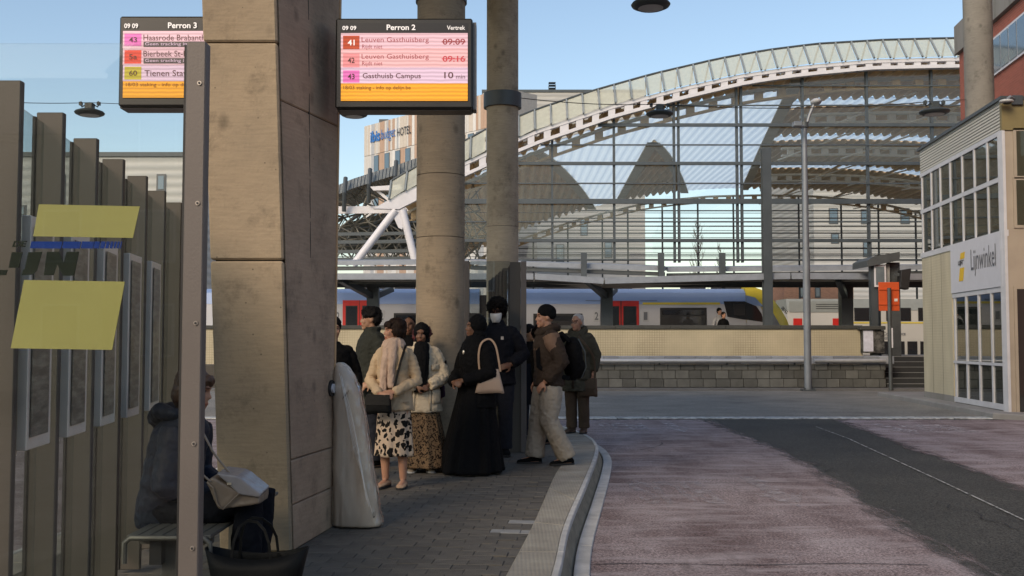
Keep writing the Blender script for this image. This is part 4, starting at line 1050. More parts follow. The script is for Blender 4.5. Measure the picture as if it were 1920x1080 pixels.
# lamp post and steel post
M_galv = mat('lamp_grey', (0.20, 0.22, 0.245), .5, metal=.3, var=.12, vscale=2, bump=.05)
lp = thing('lamp_post', (P(1515, 715, 33).x, 33.0, ROADZ), 'tall grey street lamp before the block wall', 'lamp post')
p = P(1515, 715, 33); pt = P(1513, 232, 33); pm_ = P(1514, 470, 33)
MB().cyl((p.x, 33), .115, ROADZ, pm_.z, 16).build('lower_pole', M_galv, lp, smooth=True)
MB().cyl((p.x, 33), .10, pm_.z, pt.z, 16, r1=.075).build('upper_pole', M_galv, lp, smooth=True)
MB().cyl((p.x, 33), .13, pt.z - .12, pt.z + .05, 16).build('collar', M_dark_st, lp, smooth=True)
MB().box(p.x - .2, p.x + .2, 32.8, 33.2, ROADZ, ROADZ + .04).build('base_plate', M_dark_st, lp)
for ddx in (-.15, .15): MB().box(p.x + ddx - .03, p.x + ddx + .03, 32.82, 32.88, ROADZ + .041, ROADZ + .1).build('bolt', M_dark_st, lp)
MB().tube([pt, P(1518, 215, 33), P(1526, 196, 33)], .05, 8).build('arm', M_galv, lp, smooth=True)
e = P(1530, 191, 33); MB().ell(e, (.17, .28, .11)).build('luminaire', mat('lamp_head', (0.38, 0.39, 0.40), .5), lp, smooth='all')
MB().tube([P(1512, 234, 33), P(1500, 238, 32.8), P(1493, 236, 32.6)], .04, 6).build('arm', M_galv, lp)
sp2 = P(1493, 234, 32.6); MB().box(sp2.x - .12, sp2.x + .14, 32.4, 32.7, sp2.z - .08, sp2.z + .08).build('floodlight', M_galv, lp, bevel=.02)
pp = thing('steel_post', (P(1440, 610, 36.8).x, 36.8, PZ), 'thick blue grey steel post standing behind the cream wall', 'post')
a = P(1440, 610, 36.8); zt = P(1440, 278, 36.8).z
for ddy in (-.14, .12): MB().box(a.x - .155, a.x + .155, 36.8 + ddy, 36.8 + ddy + .03, PZ, zt).build('flange', M_grey_st, pp)
MB().box(a.x - .02, a.x + .02, 36.69, 36.92, PZ, zt).build('web', M_grey_st, pp)
MB().box(a.x - .22, a.x + .22, 36.6, 37.0, PZ - .0, PZ + .03).build('base_plate', M_grey_st, pp)

# ================================================================== concrete columns
def concrete(name, c, c2):
    m = mat(name, c, 0.85, var=0.26, vscale=1.8, bump=0.65, bscale=34, c2=c2, c2scale=.9, c2sharp=.05, bdist=.006)
    N, L, b = nd(m); tc = N['Texture Coordinate']
    src = b.inputs['Base Color'].links[0].from_socket
    # blowholes and dark specks
    vo = N.new('ShaderNodeTexVoronoi'); vo.inputs['Scale'].default_value = 9; L.new(tc.outputs['Object'], vo.inputs[0])
    r1 = N.new('ShaderNodeMapRange'); r1.inputs[1].default_value = .035; r1.inputs[2].default_value = .07; r1.inputs[3].default_value = .45; r1.inputs[4].default_value = 1; L.new(vo.outputs[0], r1.inputs[0])
    nz = N.new('ShaderNodeTexNoise'); nz.inputs['Scale'].default_value = 2.5; L.new(tc.outputs['Object'], nz.inputs[0])
    # thin horizontal board / streak grain
    mp = N.new('ShaderNodeMapping'); mp.inputs['Scale'].default_value = (6, 6, 60); L.new(tc.outputs['Object'], mp.inputs[0])
    n3 = N.new('ShaderNodeTexNoise'); n3.inputs['Scale'].default_value = 1.0; n3.inputs['Detail'].default_value = 6; n3.inputs['Roughness'].default_value = .7; L.new(mp.outputs[0], n3.inputs[0])
    r3 = N.new('ShaderNodeMapRange'); r3.inputs[1].default_value = .3; r3.inputs[2].default_value = .7; r3.inputs[3].default_value = .86; r3.inputs[4].default_value = 1.12; L.new(n3.outputs[0], r3.inputs[0])
    # grime
    n4 = N.new('ShaderNodeTexNoise'); n4.inputs['Scale'].default_value = 3.0; n4.inputs['Detail'].default_value = 10; n4.inputs['Roughness'].default_value = .75; L.new(tc.outputs['Object'], n4.inputs[0])
    r4 = N.new('ShaderNodeMapRange'); r4.inputs[1].default_value = .52; r4.inputs[2].default_value = .78; r4.inputs[3].default_value = 1.04; r4.inputs[4].default_value = .36; L.new(n4.outputs[0], r4.inputs[0])
    v2 = N.new('ShaderNodeTexVoronoi'); v2.inputs['Scale'].default_value = 3.2; mp5 = N.new('ShaderNodeMapping'); mp5.inputs['Scale'].default_value = (1, 1, .7); L.new(tc.outputs['Object'], mp5.inputs[0]); L.new(mp5.outputs[0], v2.inputs[0])
    r5 = N.new('ShaderNodeMapRange'); r5.inputs[1].default_value = .05; r5.inputs[2].default_value = .16; r5.inputs[3].default_value = .62; r5.inputs[4].default_value = 1; L.new(v2.outputs[0], r5.inputs[0])
    m5 = N.new('ShaderNodeMath'); m5.operation = 'MULTIPLY'; L.new(r1.outputs[0], m5.inputs[0]); L.new(r5.outputs[0], m5.inputs[1])
    mm = N.new('ShaderNodeMath'); mm.operation = 'MULTIPLY'; L.new(m5.outputs[0], mm.inputs[0]); L.new(r3.outputs[0], mm.inputs[1])
    m3 = N.new('ShaderNodeMath'); m3.operation = 'MULTIPLY'; L.new(mm.outputs[0], m3.inputs[0]); L.new(r4.outputs[0], m3.inputs[1])
    vm = N.new('ShaderNodeVectorMath'); vm.operation = 'SCALE'; L.new(src, vm.inputs[0]); L.new(m3.outputs[0], vm.inputs['Scale']); L.new(vm.outputs[0], b.inputs['Base Color'])
    return m
M_col = concrete('column_concrete', (0.32, 0.255, 0.175), (0.245, 0.19, 0.13))
M_col2 = concrete('pale_column_concrete', (0.45, 0.37, 0.265), (0.35, 0.285, 0.20))
M_col3 = concrete('shaded_column_concrete', (0.24, 0.225, 0.195), (0.17, 0.16, 0.14))  # darker grey copy, shade on the far column painted into the colour
M_pil = concrete('pillar_concrete', (0.37, 0.29, 0.195), (0.235, 0.178, 0.115))
M_pil2 = concrete('pillar_board_concrete', (0.40, 0.29, 0.20), (0.30, 0.215, 0.15))
M_seam = mat('concrete_joint', (0.07, 0.058, 0.045), .9)
def round_column(px0, px1, y_ref, Y, z0, z1, label, joints, mt_=None):
    cx_ = ((px0 + px1) / 2 - 960) / FPX * Y; r = (px1 - px0) / 2 / FPX * Y
    c = thing('concrete_column', (cx_, Y, z0), label, 'column')
    zz = [z0] + joints + [z1]
    for i in range(len(zz) - 1):
        MB().cyl((cx_, Y), r, zz[i] + (.004 if i else 0), zz[i + 1] - .004, 48).build('shaft_section', mt_ or M_col, c, smooth=True)
        if i: MB().cyl((cx_, Y), r - .008, zz[i] - .006, zz[i] + .006, 48).build('joint', M_seam, c)
    return c, cx_, r
YC1 = 12.2
c1, c1x, c1r = round_column(780, 871, 400, YC1, 0, 7.2, 'thick round concrete column behind the waiting women', [P(825, 447, YC1).z, P(825, 331, YC1).z])
MB().cyl((c1x, YC1), c1r + .02, P(825, 6, YC1).z, P(825, -14, YC1).z, 48).build('clamp', M_dark_st, c1, smooth=True)
YC2 = 18.4
c2, c2x, c2r = round_column(912, 972, 400, YC2, 0, 8.2, 'slimmer round concrete column with a dark steel clamp', [P(942, 426, YC2).z], M_col2)
MB().cyl((c2x, YC2), c2r + .055, P(942, 203, YC2).z, P(942, 176, YC2).z, 48).build('clamp', M_dark_st, c2, smooth=True)
YC3 = 25.5
c3, c3x, c3r = round_column(1820, 1872, 100, YC3, -.05, 12, 'tall round concrete column rising behind the shop roof', [], M_col3)

# the big wedge shaped pillar in front
pb = [G(400, 1052), G(548, 1034)]; f0 = Vector((G(412, 1040).x, 7.0, 0)); f1 = Vector((G(546, 1034).x, 7.0, 0)); e1 = Vector((G(623, 985).x, 7.92, 0))
ZT = 6.4
def at_z(px_fn, z, Y):
    # pixel row of height z at depth Y
    v = (z - CAMZ) / Y; py = 540 - FPX * math.tan(math.atan(v) - PITCH); return P(px_fn(py), py, Y)
Lf = lambda py: 378 + (412 - 378) * py / 1040; Mf = lambda py: 517 + (546 - 517) * py / 1034; Rf = lambda py: 637 - (637 - 623) * py / 985
pi_ = thing('concrete_pillar', (-1.7, 7.5, 0), 'massive warm toned wedge shaped concrete pillar beside the bus shelter', 'pillar')
zj = [0, P(460, 488, 7).z, P(460, 79, 7).z, ZT]
for i in range(3):
    q = []
    for z in (zj[i] + (.005 if i else 0), zj[i + 1] - .005):
        a, b_, c_e = at_z(Lf, z, 7.0), at_z(Mf, z, 7.0), at_z(Rf, z, 7.92)
        q.append((a, b_, c_e))
    (a0, b0, c0), (a1, b1, c1_) = q
    # front shaft and set-back board marked flank
    MB().hexa([a0, b0, b0 + Vector((-.03, .7, 0)), a0 + Vector((.0, .9, 0))], [a1, b1, b1 + Vector((-.03, .7, 0)), a1 + Vector((.0, .9, 0))]).build('front_shaft', M_pil, pi_, bevel=.012)
    if i == 0: MB().hexa([a0 + Vector((.02, .02, -.0)), b0 + Vector((-.02, .02, 0)), b0 + Vector((-.05, .6, 0)), a0 + Vector((.02, .8, 0))], [zz_ + Vector((0, 0, ZT)) for zz_ in (a0 + Vector((.02, .02, 0)), b0 + Vector((-.02, .02, 0)), b0 + Vector((-.05, .6, 0)), a0 + Vector((.02, .8, 0)))]) 
zfl_ = [0, P(586, 931, 7.45).z, P(586, 851, 7.45).z, 3.05, ZT]
def fl_at(z): return at_z(Mf, z, 7.0) + Vector((.006, .05, 0)), at_z(Rf, z, 7.92)
fl = [fl_at(z) for z in zfl_]
for i in range(len(zfl_) - 1):
    z0, z1 = zfl_[i] + (.003 if i else 0), zfl_[i + 1] - .003; rg = []
    for q in range(9):
        a, b_ = fl_at(z0 + (z1 - z0) * q / 8); rg.append([a, b_, b_ + Vector((-.3, .25, 0)), a + Vector((-.25, .5, 0))])
    MB().loft(rg).build('flank_panel', M_pil2, pi_, bevel=.008)
# dark core so that no light shows through the joints
MB().loft([[fl_at(z)[0] + Vector((-.22, .2, 0)), fl_at(z)[0] + Vector((-.07, .2, 0)), fl_at(z)[1] + Vector((-.14, .05, 0)), fl_at(z)[1] + Vector((-.28, .1, 0))] for z in [ZT * q / 16 for q in range(17)]]).build('core', M_seam, pi_)
MB().hexa([at_z(Lf, 0, 7.0) + Vector((.03, .03, 0)), at_z(Mf, 0, 7.0) + Vector((-.03, .03, 0)), at_z(Mf, 0, 7.0) + Vector((-.05, .5, 0)), at_z(Lf, 0, 7.0) + Vector((.03, .5, 0))],
          [at_z(Lf, ZT, 7.0) + Vector((.03, .03, 0)), at_z(Mf, ZT, 7.0) + Vector((-.03, .03, 0)), at_z(Mf, ZT, 7.0) + Vector((-.05, .5, 0)), at_z(Lf, ZT, 7.0) + Vector((.03, .5, 0))]).build('core', M_seam, pi_)
# vertical groove between two board panels of the flank, and the edge strip with sunlight painted in its colour
def flank(t, z, off):
    a, b_ = at_z(Mf, z, 7.0), at_z(Rf, z, 7.92); n = Vector(((b_ - a).y, -(b_ - a).x, 0)).normalized(); return a + (b_ - a) * t + n * off
rg = [[flank(.46, z, -.03), flank(.472, z, -.03), flank(.472, z, .003 - .045 * .6), flank(.46, z, .003 - .045 * .6)] for z in [2.0 + (ZT - 2.0) * q / 20 for q in range(21)]]
def flank2(t, z, off):
    a, b_ = fl_at(z); n = Vector(((b_ - a).y, -(b_ - a).x, 0)).normalized(); return a + (b_ - a) * t + n * off
rg = [[flank2(.46, z, -.01), flank2(.47, z, -.01), flank2(.47, z, .003), flank2(.46, z, .003)] for z in [2.0 + (ZT - 2.0) * q / 24 for q in range(25)]]
MB().loft(rg).build('groove', M_seam, pi_)
MB().hexa([flank(1.0, 1.1, -.05), flank(1.03, 1.1, -.05), flank(1.03, 1.1, .002), flank(1.0, 1.1, .002)], [flank(1.0, ZT, -.05), flank(1.03, ZT, -.05), flank(1.03, ZT, .002), flank(1.0, ZT, .002)]).build('lit_edge_strip', mat('painted_sunlit_edge', (0.55, 0.36, 0.19), .6), pi_)
# black cap screwed to the pillar edge
q = P(619, 728, 7.85); kn = thing('wall_knob', q, 'round black cap fixed to the edge of the pillar', 'knob')
MB().tube([q + Vector((-.03, 0, 0)), q + Vector((.02, -.01, 0))], .062, 20).build('disc', M_rub, kn, smooth=True)
MB().tube([q + Vector((.02, -.01, 0)), q + Vector((.034, -.012, 0))], .035, 16).build('hub', M_white_st, kn, smooth=True)

# ================================================================== departure boards
M_case = mat('board_casing', (0.018, 0.017, 0.015), .4, var=.1, bump=0)
E_pink = emis('led_pink', (0.86, 0.52, 0.56), .85); E_pink2 = emis('led_salmon', (0.90, 0.48, 0.47), .85); E_lil = emis('led_lilac', (0.80, 0.55, 0.66), .85)
E_or = emis('led_orange', (0.93, 0.38, 0.015), .9); E_wh = emis('led_white', (0.95, 0.85, 0.78), .9, False)
E_b41 = emis('led_brown_orange', (0.50, 0.055, 0.01), .9); E_b42 = emis('led_rose', (0.85, 0.27, 0.27), .9); E_b43 = emis('led_magenta', (0.80, 0.16, 0.45), .9)
E_b5a = emis('led_red', (0.80, 0.06, 0.03), .9); E_b60 = emis('led_mustard', (0.55, 0.42, 0.03), .9)
M_tdark = mat('led_off_brown', (0.10, 0.03, 0.025), .5, var=0, bump=0); M_tred = emis('led_dark_red', (0.38, 0.05, 0.05), .7, False); M_tred2 = emis('led_red_text', (0.62, 0.05, 0.06), .8, False)
M_tgrey = mat('led_grey_bar', (0.10, 0.085, 0.085), .5, var=0, bump=0)
def board(label, x0, y0, x1, y1, Y, dep):
    t = thing('departure_board', P((x0 + x1) / 2, y1, Y), label, 'display', 'platform departure boards')
    rect_px(x0, y0, x1, y1, Y, dep).build('casing', M_case, t, bevel=.012)
    rect_px(x0 + 4, y1 - 2, x1 - 4, y1 + 4, Y + .03, dep - .06).build('lower_rim', mat('board_rim', (0.06, 0.05, 0.04), .4), t)
    return t
YB1 = 7.55
b2 = board('black departure board titled Perron 2 hanging right of the pillar', 628, 34, 886, 203, YB1, .22)
rect_px(886.5, 42, 893, 205, YB1 + .05, .14).build('side_rim', mat('board_side', (0.12, 0.12, 0.12), .35, metal=.4), b2)
SY = YB1 - .004
def scr(p, x0, y0, x1, y1, m, k=0): return rect_px(x0, y0, x1, y1, SY - k * .004, .003).build('screen_area', m, p)
scr(b2, 639, 43, 877, 189, M_tdark.copy() if False else mat('screen_black', (0.012, 0.010, 0.009), .35, var=0, bump=0))
scr(b2, 639, 62, 877, 90, E_pink, 1); scr(b2, 639, 90.3, 877, 126, E_pink2, 1); scr(b2, 639, 126.3, 877, 156, E_lil, 1); scr(b2, 639, 156.3, 877, 189, E_or, 1)
def T(p, s_, x0, y0, x1, y1, m, bold=.0, k=2): return text_px('lettering', s_, x0, y0, x1, y1, SY - k * .004, m, p, bold=bold, off=.001)
T(b2, '09 09', 642, 48.5, 668, 56.5, E_wh, .02); T(b2, 'Perron 2', 725, 46, 779, 56.5, E_wh, .02); T(b2, 'Vertrek', 838, 48, 872, 56, E_wh, .01)
for y0, y1, m, s_, tm in ((67, 92, E_b41, '41', E_wh), (100, 126, E_b42, '42', M_tdark), (132, 154.5, E_b43, '43', M_tdark)):
    scr(b2, 643, y0, 674, y1, m, 2); T(b2, s_, 652, (y0 + y1) / 2 - 5, 665, (y0 + y1) / 2 + 5.5, tm, .02, 3)
T(b2, 'Leuven Gasthuisberg', 678, 69.5, 804, 82, M_tred); T(b2, 'Rijdt niet', 679, 83.5, 717, 93.5, M_tred)
T(b2, 'Leuven Gasthuisberg', 678, 101, 804, 113, M_tred); T(b2, 'Rijdt niet', 679, 115, 717, 125, M_tred)
T(b2, '09:09', 830, 72.5, 872, 84, M_tred, .015); T(b2, '09:16', 830, 104.5, 872, 116, M_tred2, .015)
scr(b2, 828, 77.5, 873, 79, M_tred, 3); scr(b2, 828, 109.5, 873, 111, M_tred2, 3)
T(b2, 'Gasthuisb Campus', 680, 137, 789, 150, M_tdark, .008); T(b2, '10', 833, 135, 850, 147, M_tdark, .01); T(b2, 'min', 855, 140, 872, 147.5, M_tdark)
T(b2, '18/03 staking - info op delijn.be', 644, 160.5, 770, 170, mat('led_umber', (0.20, 0.055, 0.008), .5, var=0, bump=0), .008)
b3 = board('black departure board titled Perron 3 partly hidden by the pillar', 221, 30, 404, 199, YB1 - .1, .22)
SY = YB1 - .104
scr(b3, 229, 39, 396, 184, MATS['screen_black'])
scr(b3, 230, 58, 396, 90, E_pink, 1); scr(b3, 230, 90.3, 396, 122, E_pink, 1); scr(b3, 230, 122.3, 396, 152, E_lil, 1); scr(b3, 230, 152.3, 396, 183, E_or, 1)
T(b3, '09 09', 233, 44, 259, 53, E_wh, .02); T(b3, 'Perron 3', 315, 42, 369, 53, E_wh, .02)
for y0, y1, m, s_ in ((63, 86, E_b43, '43'), (94, 119, E_b5a, '5a'), (125, 149, E_b60, '60')):
    scr(b3, 233, y0, 265, y1, m, 2); T(b3, s_, 242, (y0 + y1) / 2 - 5, 257, (y0 + y1) / 2 + 5, M_tdark, .015, 3)
T(b3, 'Haasrode Brabanthal', 269, 65, 394, 76, M_tdark, .005); T(b3, 'Bierbeek St-Kamillus', 269, 95, 394, 106, M_tdark, .005); T(b3, 'Tienen Station', 271, 131.5, 370, 143, M_tdark, .005)
for y in (78, 109): scr(b3, 269, y, 394, y + 10, M_tgrey, 2); T(b3, 'Geen tracking informatie', 272, y + 1.5, 392, y + 9, E_lil, .01, 3)
T(b3, '18/03 staking - info op delijn.be', 236, 155, 375, 164, MATS['led_umber'], .008)

# ================================================================== hanging lamps and their wires
M_lampd = mat('lamp_dark', (0.045, 0.055, 0.055), .5, var=.1, bump=0)
def hang_lamp(px, py, wpx, label, tilt=0.0):
    Y = .52 / wpx * FPX; c = P(px, py, Y)
    t = thing('hanging_lamp', c, label, 'lamp', 'disc lamps hung on wires')
    n = 24; prof = [(.05, .045), (.16, .05), (.24, .02), (.26, -.005), (.245, -.03), (.19, -.055), (.17, -.05)]
    MB().loft([[(c.x + r * math.cos(2 * math.pi * j / n), c.y + r * math.sin(2 * math.pi * j / n), c.z + h) for j in range(n)] for r, h in prof]).build('disc', M_lampd, t, smooth=True)
    MB().cyl((c.x, c.y), .165, c.z - .056, c.z - .052, 24).build('diffuser', mat('lamp_diffuser', (0.45, 0.47, 0.46), .4), t)
    MB().box(c.x - .07, c.x + .07, c.y - .07, c.y + .07, c.z + .046, c.z + .17).build('gear_box', M_lampd, t, bevel=.01)
    for s in (-1, 1):
        MB().tube([c + Vector((s * .06, 0, .15)), c + Vector((s * .14, 0, .10)), c + Vector((s * .18, 0, .17)), c + Vector((s * .15, 0, .20))], .012, 6).build('cable_loop', M_rub, t)
        MB().box(c.x + s * .16 - .025, c.x + s * .16 + .025, c.y - .03, c.y + .03, c.z + .13, c.z + .19).build('wire_clamp', M_lampd, t)
    return c
l1 = hang_lamp(168, 211, 55, 'disc lamp on a wire left of the Perron 3 board')
l2 = hang_lamp(664, 214, 51, 'disc lamp just below the Perron 2 board')
l3 = hang_lamp(1220, 8, 75, 'large disc lamp cut by the top edge of the sky')
l4 = hang_lamp(1237, 213, 52, 'disc lamp on the wire before the arch beam')
l5 = hang_lamp(1752, 209, 56, 'disc lamp on the wire near the shop roof')
def wire(pts, label, r=.008):
    o = MB().tube(pts, r, 5).build('wire', M_rub); tag(o, label, 'wire', 'lamp wires')
def sag(a, b, s=.12, n=8): return [a + (b - a) * (i / n) - Vector((0, 0, s * 4 * (i / n) * (1 - i / n))) for i in range(n + 1)]
up = Vector((0, 0, .18))
wire(sag(Vector((c2x + c2r + .05, YC2, P(980, 184, YC2).z)), l4 + up, .05) + sag(l4 + up, l5 + up, .1)[1:] + [Vector((c3x - c3r, YC3, P(1822, 187, YC3).z))], 'lamp wire from the clamped column to the shop column')
wire(sag(P(-60, 187, 16), l1 + up, .03) + [P(255, 196, 18), l2 + up], 'thin wire carrying the left disc lamp', .006)
wire([P(1100, -30, 14.5), l3 + Vector((0, 0, .17)), P(1330, -30, 12.0)], 'wire of the large disc lamp at the top edge', .008)

# ================================================================== ticket shop (Lijnwinkel)
wn = (B_ - A_).cross(Vector((0, 0, 1))).normalized(); wn = wn if wn.x < 0 else -wn
wdir = (B_ - A_).normalized()
def W(px, py, off=0.0): return PL(px, py, A_ + wn * off, wn)
sh = thing('ticket_shop', (12, 24, -.05), 'two storey cream ticket shop with white window frames on the right', 'shop')
M_shopf = mat('shop_frame_white', (0.56, 0.57, 0.60), .5, var=.08, bump=0)
M_shopc = siding('cream_cladding', (0.50, 0.49, 0.43), (0.44, 0.43, 0.375), 4.6, .1)
M_shopt = mat('cream_tile', (0.54, 0.49, 0.35), .5, var=.12, vscale=2, bump=0, c2=(.46, .41, .29), c2scale=1.2, c2sharp=.0, stretch=(1, 1, .3))
N, L, b = nd(M_shopt); wv = N.new('ShaderNodeTexWave'); wv.bands_direction = 'Z'; wv.inputs['Scale'].default_value = 4.6
L.new(N['Texture Coordinate'].outputs['Object'], wv.inputs[0]); bp = N.new('ShaderNodeBump'); bp.inputs['Strength'].default_value = .08; bp.inputs['Distance'].default_value = .02
L.new(wv.outputs[0], bp.inputs['Height']); L.new(bp.outputs[0], b.inputs['Normal'])
M_tan = mat('tan_panel', (0.36, 0.31, 0.245), .6, var=.08, vscale=2, bump=.05); M_shopfas = mat('ochre_fascia', (0.20, 0.165, 0.075), .6, var=.1)
M_shopg = glass('shop_glass', (0.62, 0.68, 0.66), 2.0, .01)
M_shopin = mat('shop_interior', (0.10, 0.10, 0.092), .8, var=.4, vscale=1.2)
M_blind = mat('shop_blind', (0.42, 0.40, 0.36), .8, var=.1)
back = Vector((14, 1.3, 0))
ztop, zfas = W(1887, 182).z, W(1887, 240).z; zmid = W(1887, 427).z; zbase = -.06
def wpt(t, z, off): v = A_ + (B_ - A_) * t + wn * off; return Vector((v.x, v.y, z))
MB().prism([wpt(0, zbase, -.08), wpt(1, zbase, -.08), wpt(1, zbase, -.08) + back, wpt(0, zbase, -.08) + back], (0, 0, ztop - zbase - .05)).build('core', mat('shop_core', (.3, .28, .22), .8), sh)
MB().prism([wpt(-.0, zfas, 0), wpt(1.0, zfas, 0), wpt(1, ztop, 0), wpt(0, ztop, 0)], -wn * .075).build('cladding', M_shopc, sh)
MB().prism([wpt(-.02, ztop + .002, .05), wpt(1.02, ztop + .002, .05), wpt(1.02, ztop + .002, 0) + back, wpt(-.02, ztop + .002, 0) + back], (0, 0, .07)).build('roof_edge', M_dark_st, sh)
s_of = lambda px: (W(px, 600) - A_).dot(wdir) / (B_ - A_).length
sg = s_of(1786)
MB().prism([wpt(sg, zbase, 0), wpt(1, zbase, 0), wpt(1, zmid - .08, 0), wpt(sg, zmid - .08, 0)], -wn * .075).build('tile_wall', M_shopt, sh)
for t_ in (sg + (1 - sg) * .33, sg + (1 - sg) * .67):
    MB().prism([wpt(t_ - .0012, zbase, .001), wpt(t_ + .0012, zbase, .001), wpt(t_ + .0012, zmid - .17, .001), wpt(t_ - .0012, zmid - .17, .001)], -wn * .004).build('panel_joint', M_seam, sh)
MB().prism([wpt(sg, zbase, .003), wpt(1.0, zbase, .003), wpt(1.0, zbase + .16, .003), wpt(sg, zbase + .16, .003)], -wn * .01).build('base_course', M_bconc, sh)
# upper windows: 7 columns x 2 rows
xs = [1733.5, 1751, 1768, 1787, 1810, 1833, 1858, 1884]; zr = [zmid - .05, (zmid + zfas) / 2 + .03, zfas - .03]
fr = MB().prism([wpt(0, zmid - .06, -.055), wpt(1, zmid - .06, -.055), wpt(1, zfas - .004, -.055), wpt(0, zfas - .004, -.055)], -wn * .02).build('window_back', M_shopin, sh)
MB().prism([wpt(-.005, zmid - .16, .02), wpt(1.01, zmid - .16, .02), wpt(1.01, zmid - .03, .02), wpt(-.005, zmid - .03, .02)], -wn * .095).build('sill', M_shopf, sh)
for z in zr[1:]: MB().prism([wpt(0, z - .05, .012), wpt(1, z - .05, .012), wpt(1, z + .05, .012), wpt(0, z + .05, .012)], -wn * .03).build('window_rail', M_shopf, sh)
for x in xs:
    t = s_of(x); MB().prism([wpt(t - .006, zmid - .03, .01), wpt(t + .006, zmid - .03, .01), wpt(t + .006, zfas - .01, .01), wpt(t - .006, zfas - .01, .01)], -wn * .028).build('window_post', M_shopf, sh)
for i in range(7):
    ta, tb = s_of(xs[i]), s_of(xs[i + 1])
    for j in range(2):
        MB().prism([wpt(ta - .012, zr[j] + .08, -.012), wpt(tb + .012, zr[j] + .08, -.012), wpt(tb + .012, zr[j + 1] - .07, -.012), wpt(ta - .012, zr[j + 1] - .07, -.012)], -wn * .006).build('pane', M_shopg, sh)
# blinds and curtains behind some of the upper panes
for i_, j_, u0, u1 in ((1, 0, .0, 1.), (1, 1, .0, 1.), (3, 0, .45, 1.), (0, 1, .3, 1.), (5, 1, .6, 1.), (4, 0, .0, .35), (6, 0, .7, 1.), (2, 1, .75, 1.)):
    ta, tb = s_of(xs[i_]), s_of(xs[i_ + 1]); za, zb3 = zr[j_] + .08, zr[j_ + 1] - .07
    MB().prism([wpt(ta - .02, za + (zb3 - za) * u0, -.04), wpt(tb + .02, za + (zb3 - za) * u0, -.04), wpt(tb + .02, za + (zb3 - za) * u1, -.04), wpt(ta - .02, za + (zb3 - za) * u1, -.04)], -wn * .004).build('blind', M_blind, sh)
# sign panel
sgA, sgB = W(1787, 551, .03), W(1884, 536, .03)
sz0, sz1 = W(1884, 536, .03).z, W(1884, 431, .03).z
s0, s1 = s_of(1787), s_of(1885)
sgn = MB().prism([wpt(s0, sz0, .03), wpt(s1, sz0, .03), wpt(s1, sz1, .03), wpt(s0, sz1, .03)], -wn * .05).build('sign_panel', mat('sign_white', (0.60, 0.61, 0.66), .45, var=.04, bump=0), sh)
def sgn_text(body, x0, y0, x1, y1, m, bold=0.):
    a = W(x0, y1, .034); b = W(x1, y1, .034); U = Vector((b.x - a.x, b.y - a.y, 0)); V = Vector((0, 0, W(x0, y0, .034).z - a.z)); return text_on('lettering', body, a, U, V, m, sgn, bold=bold, off=.004)
sgn_text('Lijnwinkel', 1821, 468, 1868, 520, M_numg)
def sgn_quad(pts, m): return MB().prism([W(x, y, .034) for x, y in pts], wn * .004).build('logo_block', m, sgn)
M_logoy = mat('logo_yellow', (0.72, 0.47, 0.02), .5, var=0, bump=0)
sgn_quad([(1801, 475), (1809, 472), (1808, 484), (1800, 487)], M_logoy); sgn_quad([(1800, 503), (1808, 501), (1806, 526), (1798, 528)], M_logoy)
sgn_quad([(1799, 489), (1807, 487), (1807, 488), (1799, 490)], M_black_l); sgn_text('LIJN', 1797, 490, 1805, 500, M_black_l, .04)
# lower glazing
zl0, zl1, zlm = W(1884, 764).z, W(1884, 541).z, W(1884, 684).z
MB().prism([wpt(s0, zbase, -.02), wpt(s1 - .0, zbase, -.02), wpt(s1, zl0 - .02, -.02), wpt(s0, zl0 - .02, -.02)], -wn * .05).build('plinth', M_bconc, sh)
xs2 = [1790, 1811.5, 1835, 1859, 1885]
MB().prism([wpt(s0, zl0 - .02, -.06), wpt(s1, zl0 - .02, -.06), wpt(s1, sz0 - .01, -.06), wpt(s0, sz0 - .01, -.06)], -wn * .015).build('window_back', M_shopin, sh)
for x in xs2:
    t = s_of(x); MB().prism([wpt(t - .007, zl0, .006), wpt(t + .007, zl0, .006), wpt(t + .007, sz0 - .01, .006), wpt(t - .007, sz0 - .01, .006)], -wn * .034).build('window_post', M_shopf, sh)
for z, h in ((zl0, .06), (zlm, .03), (sz0 - .06, .05)):
    MB().prism([wpt(s0, z - h, .01), wpt(s1, z - h, .01), wpt(s1, z + h, .01), wpt(s0, z + h, .01)], -wn * .036).build('window_rail', M_shopf, sh)
for i in range(4):
    ta, tb = s_of(xs2[i]), s_of(xs2[i + 1])
    for za, zb_ in ((zl0 + .07, zlm - .04), (zlm + .04, sz0 - .12)):
        MB().prism([wpt(ta - .01, za, -.02), wpt(tb + .01, za, -.02), wpt(tb + .01, zb_, -.02), wpt(ta - .01, zb_, -.02)], -wn * .006).build('pane', M_shopg, sh)
# gable end facing the camera
YE = A_.y - .02; x0e = A_.x - .02
def E(px, py): return P(px, py, YE)
MB().box(x0e, x0e + .06, YE - .02, YE + .2, zbase, zfas).build('corner_post', M_shopf, sh)
MB().box(x0e + .061, x0e + 12, YE, YE + .05, zbase, zfas - .01).build('end_wall', M_tan, sh)
MB().box(x0e - .0, x0e + 12, YE - .03, YE + .06, zfas, ztop - .003).build('end_fascia', M_shopfas, sh)
for (y0, y1) in ((246, 330), (338, 422)):
    a, b_ = E(1906, y1), E(1990, y0); f = MB().box(a.x - .06, b_.x, YE - .03, YE - .002, a.z - .06, b_.z + .06).build('window', M_tan, sh)
    MB().box(a.x, b_.x, YE - .04, YE - .032, a.z, b_.z).build('pane', M_shopg, f)
a, b_ = E(1911, 772), E(1990, 542); f = MB().box(a.x - .06, b_.x, YE - .03, YE - .002, a.z - .06, b_.z + .06).build('door', M_tan, sh)
MB().box(a.x, b_.x, YE - .04, YE - .032, a.z, b_.z).build('pane', mat('door_glass', (0.05, 0.05, 0.05), .05, metal=.4, var=0, bump=0, spec=1), f)
